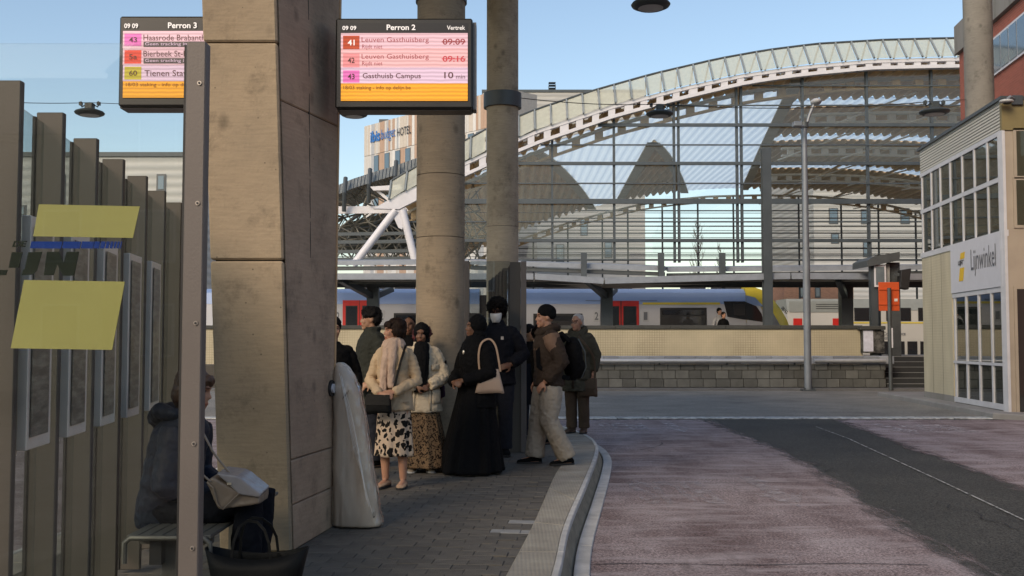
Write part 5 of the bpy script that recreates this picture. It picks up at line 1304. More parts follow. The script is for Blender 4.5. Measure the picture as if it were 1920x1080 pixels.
# camera on a bracket
q = E(1890, 190); cc = thing('security_camera', (q.x, q.y - .1, q.z), 'small grey security camera on the shop corner', 'camera')
MB().box(q.x + .05, q.x + .28, YE - .09, YE - .031, q.z - .09, q.z + .11).build('bracket_box', M_grey_st, cc, bevel=.01)
MB().tube([Vector((q.x + .08, YE - .08, q.z + .03)), Vector((q.x - .05, YE - .2, q.z + .05)), Vector((q.x - .12, YE - .2, q.z))], .03, 8).build('arm', M_galv, cc, smooth=True)
MB().ell((q.x - .14, YE - .22, q.z - .05), (.15, .12, .045)).build('hood', mat('camera_shell', (0.45, 0.46, 0.46), .4), cc, smooth='all')
MB().ell((q.x - .13, YE - .23, q.z - .085), (.085, .08, .035)).build('dome', M_rub, cc, smooth='all')

# unseen slab added above the frame to shade the platform
struct(MB().box(-9.5, 1.3, 3.5, 21.4, 8.9, 9.3).build('shade_slab', M_bconc))
# ================================================================== bus shelters
M_post = mat('shelter_post', (0.135, 0.118, 0.107), .55, metal=.2, var=.08, vscale=2, bump=.08, bscale=120)
M_fin = mat('shelter_fin', (0.080, 0.071, 0.060), .55, metal=.2, var=.1, vscale=2, bump=.08, bscale=120)
M_gask = mat('black_gasket', (0.012, 0.012, 0.012), .6, bump=0)
M_alu = mat('aluminium_frame', (0.80, 0.72, 0.63), .45, metal=.1, var=.06, bump=0)
M_gl_sh = glass('shelter_glass', (0.94, 0.95, 0.94), .5, .01, dirt_haze=.014, dirt_haze_col=(.45, .43, .39))
M_gl_side = glass('shelter_side_glass', (0.84, 0.88, 0.88), 1.0, .01)
M_poster = mat('timetable', (0.16, 0.135, 0.105), .35, var=.35, vscale=6, bump=0, stretch=(1, 1, 6), c2=(.30, .27, .21), c2scale=5, c2sharp=.6)
M_screw = mat('screw_head', (0.42, 0.38, 0.34), .35, metal=.7, bump=0)
HS = 2.42
def fin_wall(root, ys, xs, w_=.12, cases=True, casedir=1):
    for k in range(len(ys)):
        y, x = ys[k], xs[k]
        MB().box(x - w_, x, y, y + .035, .02, HS).build('fin', M_fin, root, bevel=.004)
        MB().box(x - w_ - .012, x - w_ - .001, y - .01, y + .045, .02, HS - .02).build('gasket', M_gask, root)
        if k < len(ys) - 1:
            y2, x2 = ys[k + 1], xs[k + 1]
            MB().hexa([(x - w_ * .8, y + .036, .12), (x - w_ * .8 + .012, y + .036, .12), (x2 - w_ * .8 + .012, y2 - .001, .12), (x2 - w_ * .8, y2 - .001, .12)],
                      [(x - w_ * .8, y + .036, HS - .05), (x - w_ * .8 + .012, y + .036, HS - .05), (x2 - w_ * .8 + .012, y2 - .001, HS - .05), (x2 - w_ * .8, y2 - .001, HS - .05)]).build('side_pane', M_gl_side, root)
            if cases and k < 5:
                zb, zt = .97, 1.90; xa, xb = x + .012, x2 + .012 + .0; ya, yb = y + .09, y + .40
                xb = xa + (x2 - x) * (yb - ya) / (y2 - y)
                cs = MB().hexa([(xa - .04, ya, zb), (xa, ya, zb), (xb, yb, zb), (xb - .04, yb, zb)], [(xa - .04, ya, zt), (xa, ya, zt), (xb, yb, zt), (xb - .04, yb, zt)]).build('timetable_case', M_alu, root, bevel=.003)
                MB().hexa([(xa + .001, ya + .03, zb + .05), (xa + .005, ya + .03, zb + .05), (xb + .005, yb - .03, zb + .05), (xb + .001, yb - .03, zb + .05)],
                          [(xa + .001, ya + .03, zt - .04), (xa + .005, ya + .03, zt - .04), (xb + .005, yb - .03, zt - .04), (xb + .001, yb - .03, zt - .04)]).build('timetable', M_poster, cs)
                MB().box(xa - .07, xa - .045, ya - .01, ya + .02, zb - .02, zt - .1).build('case_hinge', M_alu, cs)
ns_ = thing('bus_shelter', (-1.9, 4.6, 0), 'near glass bus shelter with upright fins and timetable cases on the left', 'bus shelter')
ys = [4.02, 4.59, 5.18, 5.78, 6.37, 7.0, 7.6]; xs = [-1.92, -2.0, -2.085, -2.176, -2.254, -2.35, -2.43]
fin_wall(ns_, ys, xs)
Yp = 3.49; p0 = P(341, 600, Yp).x; p1 = p0 + .067
pst = MB().box(p0, p1, Yp, Yp + .055, 0, HS - .0).build('post', M_post, ns_, bevel=.004)
MB().box(p0 - .010, p0 - .001, Yp + .012, Yp + .05, .05, HS - .01).build('gasket', M_gask, ns_)
for y in (156, 381, 606, 832, 1028):
    q = P(370, y, Yp); MB().tube([(p0 + .047, Yp - .004, q.z), (p0 + .047, Yp + .002, q.z)], .0075, 14).build('screw', M_screw, ns_, smooth=True)
    MB().tube([(p0 + .047, Yp - .006, q.z), (p0 + .047, Yp - .003, q.z)], .004, 8).build('screw', M_rub, ns_)
MB().box(-2.06, p0 - .011, Yp + .026, Yp + .036, .12, HS + .0).build('end_pane', M_gl_sh, ns_)
MB().box(-2.12, -2.062, Yp, Yp + .07, 0, HS).build('post', M_post, ns_, bevel=.004)
# stickers on the end pane: yellow blocks, blue bar, lettering
M_styel = mat('yellow_sticker', (0.36, 0.345, 0.115), .5, spec=.3, var=.05, vscale=3, bump=.02)
M_stblue = mat('blue_sticker', (0.008, 0.04, 0.24), .6, bump=0, spec=.15); M_stdark = mat('dark_green_sticker', (0.02, 0.026, 0.019), .7, bump=0, spec=.1)
Yg = Yp + .038
def sticker(pts, m, name='sticker'): return MB().prism([P(x, y, Yg) for x, y in pts], (0, .003, 0)).build(name, m, ns_)
sticker([(73, 383), (262, 387), (249, 446), (62, 443)], M_styel); sticker([(45, 525), (234, 528), (210, 656), (20, 653)], M_styel)
for a, b in ((58, 116), (118, 151), (153, 176), (177, 187), (189, 197), (199, 205), (207, 212), (214, 218), (220, 224), (226, 228)):
    sticker([(a + 1, 452.5), (b + 1, 453), (b - 2, 466), (a - 2, 465.5)], M_stblue)
text_px('lettering', 'DE', 23, 452, 52, 463, Yg, M_stdark, ns_, bold=.04, shear=.25, off=.002)
for pts in ([(-28, 472), (-2, 472), (-9, 506), (14, 506), (11, 516), (-38, 516)], [(22, 473), (42, 473), (35, 502), (16, 502)], [(53, 473), (79, 472), (69, 507), (61, 515), (40, 516), (43, 506), (46, 505)], [(88, 472), (110, 472), (119, 493), (125, 472), (148, 472), (139, 517), (118, 517), (107, 495), (100, 516), (82, 516)]): sticker(pts, M_stdark, 'lettering')
# bench inside the shelter
bn = thing('bench', (-1.75, 5.8, 0), 'grey metal bench under the seated woman in the shelter', 'bench')
M_bench = mat('bench_metal', (0.12, 0.115, 0.10), .5, metal=.3, var=.1, bump=.05)
xa, xb = P(238, 993, 5.25).x, -1.50
for i in range(7):
    x = xa + .03 + i * (xb - xa - .06) / 6; MB().box(x - .028, x + .028, 5.24, 6.75, .415, .435).build('slat', M_bench, bn, bevel=.004)
MB().tube([(xa, 5.22, .30), (xa, 5.22, .40), (xa + .03, 5.22, .425), (xb - .03, 5.22, .425), (xb, 5.22, .40), (xb, 5.22, .30)], .014, 8).build('end_frame', M_bench, bn, smooth=True)
for y in (5.35, 6.6): MB().box(-1.78, -1.70, y, y + .06, 0, .414).build('leg', M_bench, bn); MB().box(xa + .03, xb - .03, y + .005, y + .055, .37, .413).build('cross_bar', M_bench, bn)
MB().box(-1.82, -1.76, 5.28, 5.34, .28, .40).build('bracket', M_rub, bn)

# far shelter
fs = thing('bus_shelter', (-.2, 13.4, 0), 'far glass bus shelter panel between the two round columns', 'bus shelter')
Yq = 13.2; S = Yq / FPX
xl0, xl1 = (868 - 960) * S, (880 - 960) * S; xr0, xr1 = (956 - 960) * S, (987 - 960) * S
MB().box(xl0, xl1, Yq, Yq + .07, 0, HS).build('post', M_post, fs, bevel=.004)
MB().box(xr0 + .14, xr1, Yq, Yq + .07, 0, HS).build('post', M_post, fs, bevel=.004)
MB().box(xr0, xr0 + .138, Yq + .02, Yq + .055, 0, HS - .01).build('fin', M_fin, fs)
MB().box(xl1 + .002, xr0 - .002, Yq + .03, Yq + .042, .1, HS).build('end_pane', glass('far_shelter_glass', (0.80, 0.84, 0.84), 2.2, .01), fs)
fin_wall(fs, [13.9, 14.45, 15.15, 15.85, 16.55, 17.25], [.08, -.01, -.07, -.13, -.2, -.26], .12, cases=True)
bxs = P(944, 525, 17.5)
# ================================================================== people
def remesh(mb, vox, smooth_it=4, fac=0.5):
    me = mb.mesh('tmp'); o = bpy.data.objects.new('tmp', me); col.objects.link(o)
    r = o.modifiers.new('r', 'REMESH'); r.mode = 'VOXEL'; r.voxel_size = vox
    if smooth_it:
        s = o.modifiers.new('s', 'SMOOTH'); s.iterations = smooth_it; s.factor = fac
    dg = bpy.context.evaluated_depsgraph_get(); out = bpy.data.meshes.new_from_object(o.evaluated_get(dg))
    bpy.data.objects.remove(o); bpy.data.meshes.remove(me)
    out.polygons.foreach_set('use_smooth', [True] * len(out.polygons))
    return out
def crease(me, amp, freq=(9, 9, 4), seed=0.0, fine=0.5):
    """cloth folds: push vertices along their normals with stretched noise"""
    off = Vector((seed * 3.1, seed * 1.7, seed * 2.3)); f = Vector(freq)
    ns = [v.normal.copy() for v in me.vertices]
    for v, n in zip(me.vertices, ns):
        p = v.co; q = Vector((p.x * f.x, p.y * f.y, p.z * f.z)) + off
        a = noise.noise(q); a = 1 - abs(a) * 2.2
        b = 1 - abs(noise.noise(q * 2.3 + off)) * 2.4; c = noise.noise(q * 5.1 + off)
        v.co = p + n * (amp * (a * .6 + b * fine + c * fine * .35))
SKIN = {}
def skin_mat(name, c):
    if name in MATS: return MATS[name]
    m = mat(name, c, .5, var=.08, vscale=18, bump=.08, bscale=120, spec=.4)
    N, L, b = nd(m); at = N.new('ShaderNodeAttribute'); at.attribute_name = 'face'
    src = b.inputs['Base Color'].links[0].from_socket
    mx = N.new('ShaderNodeMix'); mx.data_type = 'RGBA'; mx.blend_type = 'MULTIPLY'; mx.inputs[0].default_value = 1
    L.new(src, mx.inputs[6]); L.new(at.outputs['Color'], mx.inputs[7]); L.new(mx.outputs[2], b.inputs['Base Color'])
    b.inputs['Subsurface Weight'].default_value = .06
    return m
LIGHT = skin_mat('skin_light', (0.42, 0.225, 0.145)); TAN = skin_mat('skin_tan', (0.38, 0.215, 0.135)); DARK = skin_mat('skin_dark', (0.115, 0.055, 0.033)); DARK2 = skin_mat('skin_deep', (0.16, 0.078, 0.045))
def cloth(name, c, rough=.85, var=.12, **k): return mat('cloth_' + name, c, rough, var=var, vscale=k.pop('vscale', 6), bump=k.pop('bump', .55), bscale=k.pop('bscale', 26), bdist=.02, spec=.12, **k)

def hand(mb, w_, d, nrm, k=1.0, curl=.5, side=1):
    """palm, four unequal bent fingers and a thumb; w_: wrist, d: pointing direction, nrm: back of the hand"""
    d = Vector(d).normalized(); n = Vector(nrm); n = (n - d * n.dot(d)).normalized(); s = d.cross(n) * side
    w_ = Vector(w_)
    rot = Matrix((s, d, n)).transposed()
    mb.ell(w_ + d * .045 * k, (.040 * k, .052 * k, .017 * k), rot, 10, 6)
    for i, (o, ln) in enumerate(((-.028, .068), (-.010, .078), (.010, .073), (.027, .058))):
        a = w_ + d * .078 * k + s * o * k; b = a + (d - n * curl * .6).normalized() * ln * .5 * k; c = b + (d * (1 - curl * .8) - n * curl * 1.2).normalized() * ln * .5 * k
        mb.tube([a, b, c], [.0095 * k, .009 * k, .0075 * k], 7)
    a = w_ + d * .025 * k - s * .035 * k; b = a + (d * .6 - s * .7 - n * .3).normalized() * .035 * k; c = b + (d - s * .1 - n * curl * .6).normalized() * .032 * k
    mb.tube([a, b, c], [.0125 * k, .011 * k, .009 * k], 7)

def person(label, X, Y, H, rz, skin, head_yaw=0, head_pitch=0, arms=None, legs=None, vox=.0085, seat=None, group=None, z=0.0, lean=(0, 0), girth=1.0, face=True, fem=False):
    """returns root and a dict of the joints, all in the person's own frame (facing -Y, feet at z=0)"""
    k = H / 1.72
    root = thing('person', (X, Y, z), label, 'person', group, rz)
    J = dict(k=k, girth=girth)
    hipz = .91 * k if seat is None else seat + .055
    lx, ly = lean
    J['hip'] = Vector((0, 0 if seat is None else 0, hipz))
    J['chest'] = Vector((lx * .6, ly * .6, hipz + .36 * k)); J['neck'] = Vector((lx, ly, hipz + .555 * k))
    hc = Vector((lx * 1.15, ly * 1.15 - .02 * k, hipz + .70 * k)); J['head'] = hc
    sw = (.165 if not fem else .145) * k * (1 + (girth - 1) * .4)
    J['sh'] = {s: Vector((s * sw + lx, ly + .005, hipz + .478 * k)) for s in (-1, 1)}
    arms = arms or {}
    J['el'] = {}; J['wr'] = {}; J['hd'] = {}
    for s in (-1, 1):
        e, w_, d = arms.get(s, ((s * .26, .02, 1.13), (s * .25, -.04, .87), (0, -.1, -1)))
        J['el'][s] = Vector(e) * k; J['wr'][s] = Vector(w_) * k; J['hd'][s] = Vector(d)
    legs = legs or {}
    J['hj'] = {}; J['kn'] = {}; J['an'] = {}; J['toe'] = {}
    for s in (-1, 1):
        kn, an, toe = legs.get(s, ((s * .095, -.015, .49), (s * .095, .02, .085), (s * .15, -1, 0)))
        J['hj'][s] = Vector((s * .09 * k, 0, hipz)); J['kn'][s] = Vector(kn) * k; J['an'][s] = Vector(an) * k; J['toe'][s] = Vector(toe).normalized()
    mb = MB(); g = girth
    def ring(c, rx, ry, n=18): return [(c.x + rx * math.cos(2 * math.pi * j / n), c.y + ry * math.sin(2 * math.pi * j / n), c.z) for j in range(n)]
    hp, ch, nk = J['hip'], J['chest'], J['neck']
    def sp(t): return hp.lerp(nk, t)
    mb.loft([ring(hp + Vector((0, 0, -.09 * k)), .13 * k * g, .10 * k * g), ring(hp + Vector((0, 0, .03 * k)), .155 * k * g, .115 * k * g), ring(sp(.3), .13 * k * g, .10 * k * g), ring(sp(.62), .155 * k * g, .115 * k * g), ring(sp(.85), .15 * k, .09 * k), ring(sp(.97), .075 * k, .06 * k)])
    for s in (-1, 1):
        mb.tube([J['sh'][s] * .92 + sp(.86) * .08, J['sh'][s].lerp(J['el'][s], .35), J['el'][s], J['el'][s].lerp(J['wr'][s], .35), J['wr'][s]], [.052 * k, .046 * k, .039 * k, .038 * k, .027 * k], 10)
        d = J['hd'][s]; nn = Vector((s * .6, -.6, .3)) if abs(d.z) < .8 else Vector((s, -.3, 0))
        hand(mb, J['wr'][s], d, arms.get('n', {}).get(s, nn) if arms else nn, k, side=s)
        mb.tube([J['hj'][s], J['hj'][s].lerp(J['kn'][s], .4), J['kn'][s], J['kn'][s].lerp(J['an'][s], .35), J['an'][s]], [.085 * k * g, .078 * k * g, .055 * k, .054 * k, .036 * k], 12)
        t = J['toe'][s]; a = J['an'][s]; f0 = Vector((a.x, a.y, a.z - .045 * k))
        mb.tube([f0 - t * .045 * k, f0 + t * .05 * k + Vector((0, 0, -.002)), f0 + t * .15 * k + Vector((0, 0, -.015 * k))], [.036 * k, .04 * k, .028 * k], 10)
    # neck and head
    hr = Matrix.Rotation(head_yaw, 3, 'Z') @ Matrix.Rotation(head_pitch, 3, 'X'); J['hr'] = hr
    mb.tube([nk + Vector((0, .005, -.06 * k)), nk + Vector((0, -.0, .03 * k)), hc + Vector((0, .01, -.05 * k))], [.062 * k, .054 * k, .052 * k], 14)
    def hp_(x, y, z_): return hc + hr @ (Vector((x, y, z_)) * k)
    def he(c, r, rr=None, n=14, m=9): mb.ell(hp_(*c), tuple(q * k for q in r), hr if rr is None else hr @ rr, n, m)
    he((0, .012, .028), (.074, .094, .092), None, 20, 13)                 # skull
    he((0, -.035, -.045), (.056, .056, .072), None, 18, 11)               # face and jaw
    he((0, -.068, -.098), (.026, .022, .020))                              # chin
    he((0, -.080, .030), (.050, .014, .016))                               # brow
    for s in (-1, 1):
        he((s * .036, -.066, -.028), (.024, .022, .024))                   # cheekbones
        he((s * .074, .014, -.010), (.008, .017, .025))                    # ears
    mb.tube([hp_(0, -.084, .020), hp_(0, -.096, -.010), hp_(0, -.105, -.028), hp_(0, -.090, -.036)], [.006 * k, .008 * k, .0105 * k, .008 * k], 8)  # nose
    he((0, -.090, -.062), (.022, .010, .007)); he((0, -.088, -.074), (.019, .010, .008))  # lips
    me = remesh(mb, vox, 2, .4)
    # tint eyes, brows and lips on the one continuous surface
    ca_ = me.color_attributes.new('face', 'FLOAT_COLOR', 'POINT'); hi = hr.inverted()
    for i, v in enumerate(me.vertices):
        q = hi @ (v.co - hc) / k; c = (1, 1, 1)
        if q.y < -.045 and face:
            ax = abs(q.x)
            de = math.hypot((ax - .031) / 1.5, q.z - .008)
            if de < .0065: c = (.10, .08, .07)
            elif de < .0105: c = (1.15, 1.2, 1.3) if skin not in (DARK, DARK2) else (2.2, 2.6, 3.0)
            elif de < .014: c = (.80, .75, .72)
            elif abs(q.z - .030) < .0055 and .012 < ax < .052: c = (.22, .18, .16)
            elif abs(q.z + .068) < .011 and ax < .024: c = (.92, .66, .63) if abs(q.z + .068) > .0022 else (.45, .3, .28)
        ca_.data[i].color = (*c, 1)
    body = put('body', me, skin, root); J['root'] = root
    body.matrix_parent_inverse = Matrix.Identity(4)
    J['ring'] = ring; J['sp'] = sp; J['hp_'] = hp_
    return root, J
def wear(J, name, me, m):
    if not me.materials: me.materials.append(m)
    o = bpy.data.objects.new(name, me); col.objects.link(o); o.parent = J['root']; return o
def wear_mb(J, name, mb, m, smooth=True):
    me = mb.mesh(name)
    if smooth: me.polygons.foreach_set('use_smooth', [True] * len(me.polygons))
    return wear(J, name, me, m)
def jacket(J, m, hem=.80, wide=1.0, flare=1.0, sleeve=1.0, vox=.011, amp=.010, name='jacket', collar=.0, seed=1.0, cuff=.97, split=None, belly=0.0):
    k = J['k']; g = J['girth'] * wide; mb = MB(); ring, sp, hp = J['ring'], J['sp'], J['hip']
    hz = hem * k
    rings = []
    if hz < hp.z:
        rings += [ring(Vector((hp.x, hp.y, hz)), .185 * k * g * flare, .15 * k * g * flare), ring(Vector((hp.x, hp.y, (hz + hp.z) / 2)), .18 * k * g * (1 + flare) / 2, .145 * k * g * (1 + flare) / 2)]
    else: rings.append(ring(Vector((hp.x, hp.y, hz)), .17 * k * g, .135 * k * g))
    for t, rx, ry in ((.15, .172, .135 + belly), (.35, .162, .128 + belly), (.55, .172, .135), (.72, .172, .135), (.84, .158, .118), (.92, .118, .098), (.98, .09, .08), (1.03, .072, .07)):
        c = sp(t)
        if c.z > hz + .02: rings.append(ring(c, rx * k * g, ry * k * g))
    if collar: rings.append(ring(sp(1.0) + Vector((0, .01, .055 * k)), .083 * k * collar, .08 * k * collar))
    mb.loft(rings)
    for s in (-1, 1):
        a, e, w_ = J['sh'][s], J['el'][s], J['wr'][s]; q = sleeve * wide
        mb.ell(a - Vector((s * .012, 0, .006)) * k, (.062 * k * q, .066 * k * q, .058 * k * q), None, 14, 10)
        mb.tube([a + Vector((s * -.01, 0, -.01)), a.lerp(e, .18), a.lerp(e, .4), a.lerp(e, .75), e, e.lerp(w_, .35), e.lerp(w_, .8), e.lerp(w_, cuff)], [.04 * k * q, .062 * k * q, .062 * k * q, .057 * k * q, .056 * k * q, .054 * k * q, .048 * k * q, .044 * k * q], 14)
    me = remesh(mb, vox, 5); crease(me, amp * .85, (9, 9, 10), seed, .55)
    return wear(J, name, me, m)
def patch(J, m, z0, z1, a0, a1, wide=1.1, name='pocket', out=1.10, th=.008, hem=.7):
    """a stitched-on piece (pocket, flap, placket) following the coat's curve; a: degrees from straight ahead, + to its left"""
    k = J['k']; g = J['girth'] * wide; rg = []
    for i in range(5):
        z_ = (z0 + (z1 - z0) * i / 4) * k; t = (z_ - J['hip'].z) / (J['neck'].z - J['hip'].z); c = J['sp'](max(0, t))
        rx, ry = np.interp(t, [-.5, 0, .15, .35, .55, .72, .84, .92], [.185, .178, .172, .162, .172, .172, .158, .118]), np.interp(t, [-.5, 0, .15, .35, .55, .72, .84, .92], [.15, .14, .135, .128, .135, .135, .118, .098])
        rg.append([Vector((c.x + rx * k * g * out * math.sin(R(a)), c.y - ry * k * g * out * math.cos(R(a)), z_)) for a in np.linspace(a0, a1, 6)])
    mb = MB().loft(rg, cap=False, closed=False); o = wear_mb(J, name, mb, m); so = o.modifiers.new('s', 'SOLIDIFY'); so.thickness = th; so.offset = 1; return o
def trousers(J, m, wide=1.0, vox=.011, amp=.008, name='trousers', ankle=1.0, seed=2.0, top=.06, stack=0.0):
    k = J['k']; g = J['girth']; mb = MB(); ring, hp = J['ring'], J['hip']
    mb.loft([ring(hp + Vector((0, 0, -.10 * k)), .165 * k * g, .13 * k * g), ring(hp + Vector((0, 0, .0)), .175 * k * g, .135 * k * g), ring(hp + Vector((0, 0, top * k)), .16 * k * g, .125 * k * g)])
    for s in (-1, 1):
        h, kn, an = J['hj'][s], J['kn'][s], J['an'][s]; w_ = wide
        pts = [h, h.lerp(kn, .3), h.lerp(kn, .7), kn, kn.lerp(an, .4), kn.lerp(an, .8), kn.lerp(an, 1.02)]
        mb.tube(pts, [.098 * k * g, .10 * k * w_, .09 * k * w_, .078 * k * w_, .074 * k * w_, .07 * k * w_ * ankle, .072 * k * w_ * ankle], 16)
    me = remesh(mb, vox, 4); crease(me, amp * .7, (9, 9, 8), seed, .6)
    return wear(J, name, me, m)
def skirt(J, m, top, hem, r0, r1, folds=9, amp=.02, name='skirt', off=(0, 0), sq=.8, seed=0, tw=.3, n=96, m_=30):
    k = J['k']; hp = J['hip']; rings = []; rs = random.Random(seed); ph = [rs.uniform(0, 6) for _ in range(6)]
    for i in range(m_ + 1):
        t = i / m_; z = (top + (hem - top) * t) * k; r = (r0 + (r1 - r0) * t ** 1.15) * k; rg = []
        for j in range(n):
            a = 2 * math.pi * j / n
            f = math.sin(folds * a + ph[0] + tw * t * 3) * .6 + math.sin((folds * 1.7) * a + ph[1] - t) * .3 + math.sin(3 * a + ph[2]) * .3
            q = r + amp * k * f * (t ** .7)
            rg.append((hp.x + off[0] * t * k + q * math.cos(a), hp.y + off[1] * t * k + q * sq * math.sin(a), z + (.006 * math.sin(5 * a + ph[3]) if i == m_ else 0)))
        rings.append(rg)
    mb = MB().loft(rings); return wear_mb(J, name, mb, m)
def shoe(J, s, m, kind='shoe', sole=None, h=1.0):
    k = J['k']; t = J['toe'][s]; a = J['an'][s]; base = Vector((a.x, a.y, a.z - .085 * k)); x = Vector((-t.y, t.x, 0)); rings = []
    for d, w_, hh in ((-.075, .030, .055), (-.06, .040, .075), (-.01, .044, .085), (.06, .048, .065), (.13, .052, .048), (.175, .042, .036), (.198, .020, .022)):
        rg = []
        for j in range(12):
            an = 2 * math.pi * j / 12; yy = math.sin(an); zz = hh * .5 * h + yy * hh * .5 * h
            rg.append(base + t * d * k + x * math.cos(an) * w_ * k + Vector((0, 0, zz * k + .012)))
        rings.append(rg)
    o = wear_mb(J, kind, MB().loft(rings), m)
    mb = MB(); ol = [(-.08, .028), (-.03, .042), (.05, .046), (.13, .053), (.18, .04), (.203, .012)]
    poly = [base + t * d * k + x * w_ * k + Vector((0, 0, .001)) for d, w_ in ol] + [base + t * d * k - x * w_ * k + Vector((0, 0, .001)) for d, w_ in reversed(ol)]
    wear_mb(J, 'sole', mb.prism(poly, (0, 0, .02 * k)), sole or m, False)
    return o
def hair(J, m, parts, vox=.009, amp=.012, freq=(16, 16, 16), name='hair', fine=.6, seed=3.0):
    """parts: ellipsoids in the head frame"""
    k = J['k']; mb = MB()
    for c, r in parts: mb.ell(J['hp_'](*c), tuple(q * k for q in r), J['hr'], 18, 12)
    me = remesh(mb, vox, 2); crease(me, amp * k, freq, seed, fine); return wear(J, name, me, m)
SHORT = [((0, .022, .052), (.083, .096, .085)), ((0, .06, .0), (.072, .055, .075))]
HIJ = [((0, .022, .028), (.092, .098, .108)), ((0, .03, -.09), (.088, .085, .07)), ((0, -.03, -.125), (.072, .066, .040))]
def strap(J_or_none, name, pts, w_, m, parent=None, th=.006, nrm=None):
    mb = MB(); pts = [Vector(p) for p in pts]; rings = []
    for i, p in enumerate(pts):
        d = (pts[min(i + 1, len(pts) - 1)] - pts[max(i - 1, 0)]).normalized(); n = Vector(nrm) if nrm else Vector((0, -1, 0)); n = (n - d * n.dot(d)).normalized(); x = d.cross(n)
        rings.append([p - x * w_ / 2 - n * th / 2, p + x * w_ / 2 - n * th / 2, p + x * w_ / 2 + n * th / 2, p - x * w_ / 2 + n * th / 2])
    return mb.loft(rings)
HB = mat('hair_dark_brown', (0.020, 0.011, 0.007), .6, spec=.15, var=.3, vscale=30, bump=.5, bscale=140, stretch=(1, 1, .3))
HK = mat('hair_black', (0.007, 0.006, 0.006), .65, spec=.12, var=.3, vscale=30, bump=.5, bscale=140)
HG = mat('hair_grey', (0.42, 0.40, 0.37), .6, var=.2, vscale=30, bump=.4, bscale=140)
HR = mat('hair_red_dyed', (0.085, 0.012, 0.012), .5, var=.3, vscale=30, bump=.5, bscale=140)
HBR = mat('hair_brown', (0.075, 0.038, 0.02), .45, var=.3, vscale=30, bump=.5, bscale=140, stretch=(1, 1, .3))
C_blk = cloth('black', (0.005, 0.005, 0.0055)); C_nav = cloth('navy', (0.007, 0.008, 0.012)); C_beige = cloth('beige_jacket', (0.48, 0.365, 0.24)); C_cream = cloth('cream_coat', (0.56, 0.47, 0.34))
C_scarf = cloth('pale_pink_scarf', (0.52, 0.38, 0.29)); C_grn = cloth('dark_green', (0.032, 0.034, 0.028)); C_oliv = cloth('olive_parka', (0.065, 0.058, 0.042)); C_brn = cloth('brown', (0.045, 0.032, 0.024)); C_rust = cloth('light_brown_panel', (0.20, 0.125, 0.085))
C_jean = cloth('light_grey_jeans', (0.33, 0.29, 0.235)); C_brtr = cloth('brown_trousers', (0.075, 0.052, 0.036)); C_purple = cloth('purple', (0.05, 0.025, 0.05)); C_dkj = cloth('dark_jeans', (0.018, 0.02, 0.028))
L_tan = mat('tan_leather', (0.42, 0.28, 0.18), .55, bump=.1); L_blk = mat('black_leather', (0.007, 0.0075, 0.008), .55, bump=.15, bscale=60, spec=.12); L_brn = mat('brown_leather', (0.06, 0.035, 0.02), .5, bump=.15); L_tote = mat('beige_tote', (0.44, 0.32, 0.235), .55, var=.06, bump=.1); L_taupe = mat('taupe_leather', (0.20, 0.155, 0.115), .35, var=.05, bump=.08)
M_metal_b = mat('gold_button', (0.75, 0.68, 0.55), .3, metal=.8, bump=0)
M_sole = mat('dark_sole', (0.02, 0.02, 0.02), .8); M_solew = mat('white_sole', (0.5, 0.49, 0.46), .7)
def leopard(name, base, spot, scale, ring=False):
    m = cloth(name, base); N, L, b = nd(m); tc = N['Texture Coordinate']
    nz = N.new('ShaderNodeTexNoise'); nz.inputs['Scale'].default_value = scale * .6; L.new(tc.outputs['Object'], nz.inputs[0])
    mxv = N.new('ShaderNodeMix'); mxv.data_type = 'RGBA'; mxv.inputs[0].default_value = .10; L.new(tc.outputs['Object'], mxv.inputs[6]); L.new(nz.outputs[1], mxv.inputs[7])
    mp = N.new('ShaderNodeMapping'); mp.inputs['Scale'].default_value = (1.15, 1.15, .8); mp.inputs['Rotation'].default_value = (0, R(25), 0); L.new(mxv.outputs[2], mp.inputs[0])
    vo = N.new('ShaderNodeTexVoronoi'); vo.inputs['Scale'].default_value = scale; L.new(mp.outputs[0], vo.inputs[0])
    n2 = N.new('ShaderNodeTexNoise'); n2.inputs['Scale'].default_value = scale * 1.3; L.new(tc.outputs['Object'], n2.inputs[0])
    ad = N.new('ShaderNodeMath'); ad.operation = 'MULTIPLY_ADD'; L.new(n2.outputs[0], ad.inputs[0]); ad.inputs[1].default_value = .5; L.new(vo.outputs[0], ad.inputs[2])
    rp = N.new('ShaderNodeValToRGB'); e = rp.color_ramp.elements
    if ring:
        e[0].position = .42; e[0].color = (*spot, 1); e[1].position = .50; e[1].color = (*base, 1)
        x = e.new(.36); x.color = (*base, 1) ; x = e.new(.39); x.color = (*spot, 1)
    else: e[0].position = .685; e[0].color = (*spot, 1); e[1].position = .71; e[1].color = (*base, 1)
    L.new(ad.outputs[0], rp.inputs[0]); L.new(rp.outputs[0], b.inputs['Base Color']); return m
C_leo = leopard('leopard_skirt', (0.50, 0.39, 0.29), (0.012, 0.011, 0.010), 21); C_leo2 = leopard('fine_leopard_skirt', (0.21, 0.135, 0.075), (0.014, 0.010, 0.008), 42)

def gpos(px, py): p = G(px, py); return p.x, p.y
# clasped hands in front of the belly (own frame, 1.72 m figure)
def clasp(z=.98, y=-.24, el=.255, ez=1.10, ey=-.02): return {1: ((el, ey, ez), (.075, y, z + .02), (-1, -.25, -.15)), -1: ((-el, ey, ez), (-.065, y - .03, z), (1, -.2, -.1)), 'n': {1: Vector((0, -1, .5)), -1: Vector((0, -1, .4))}}

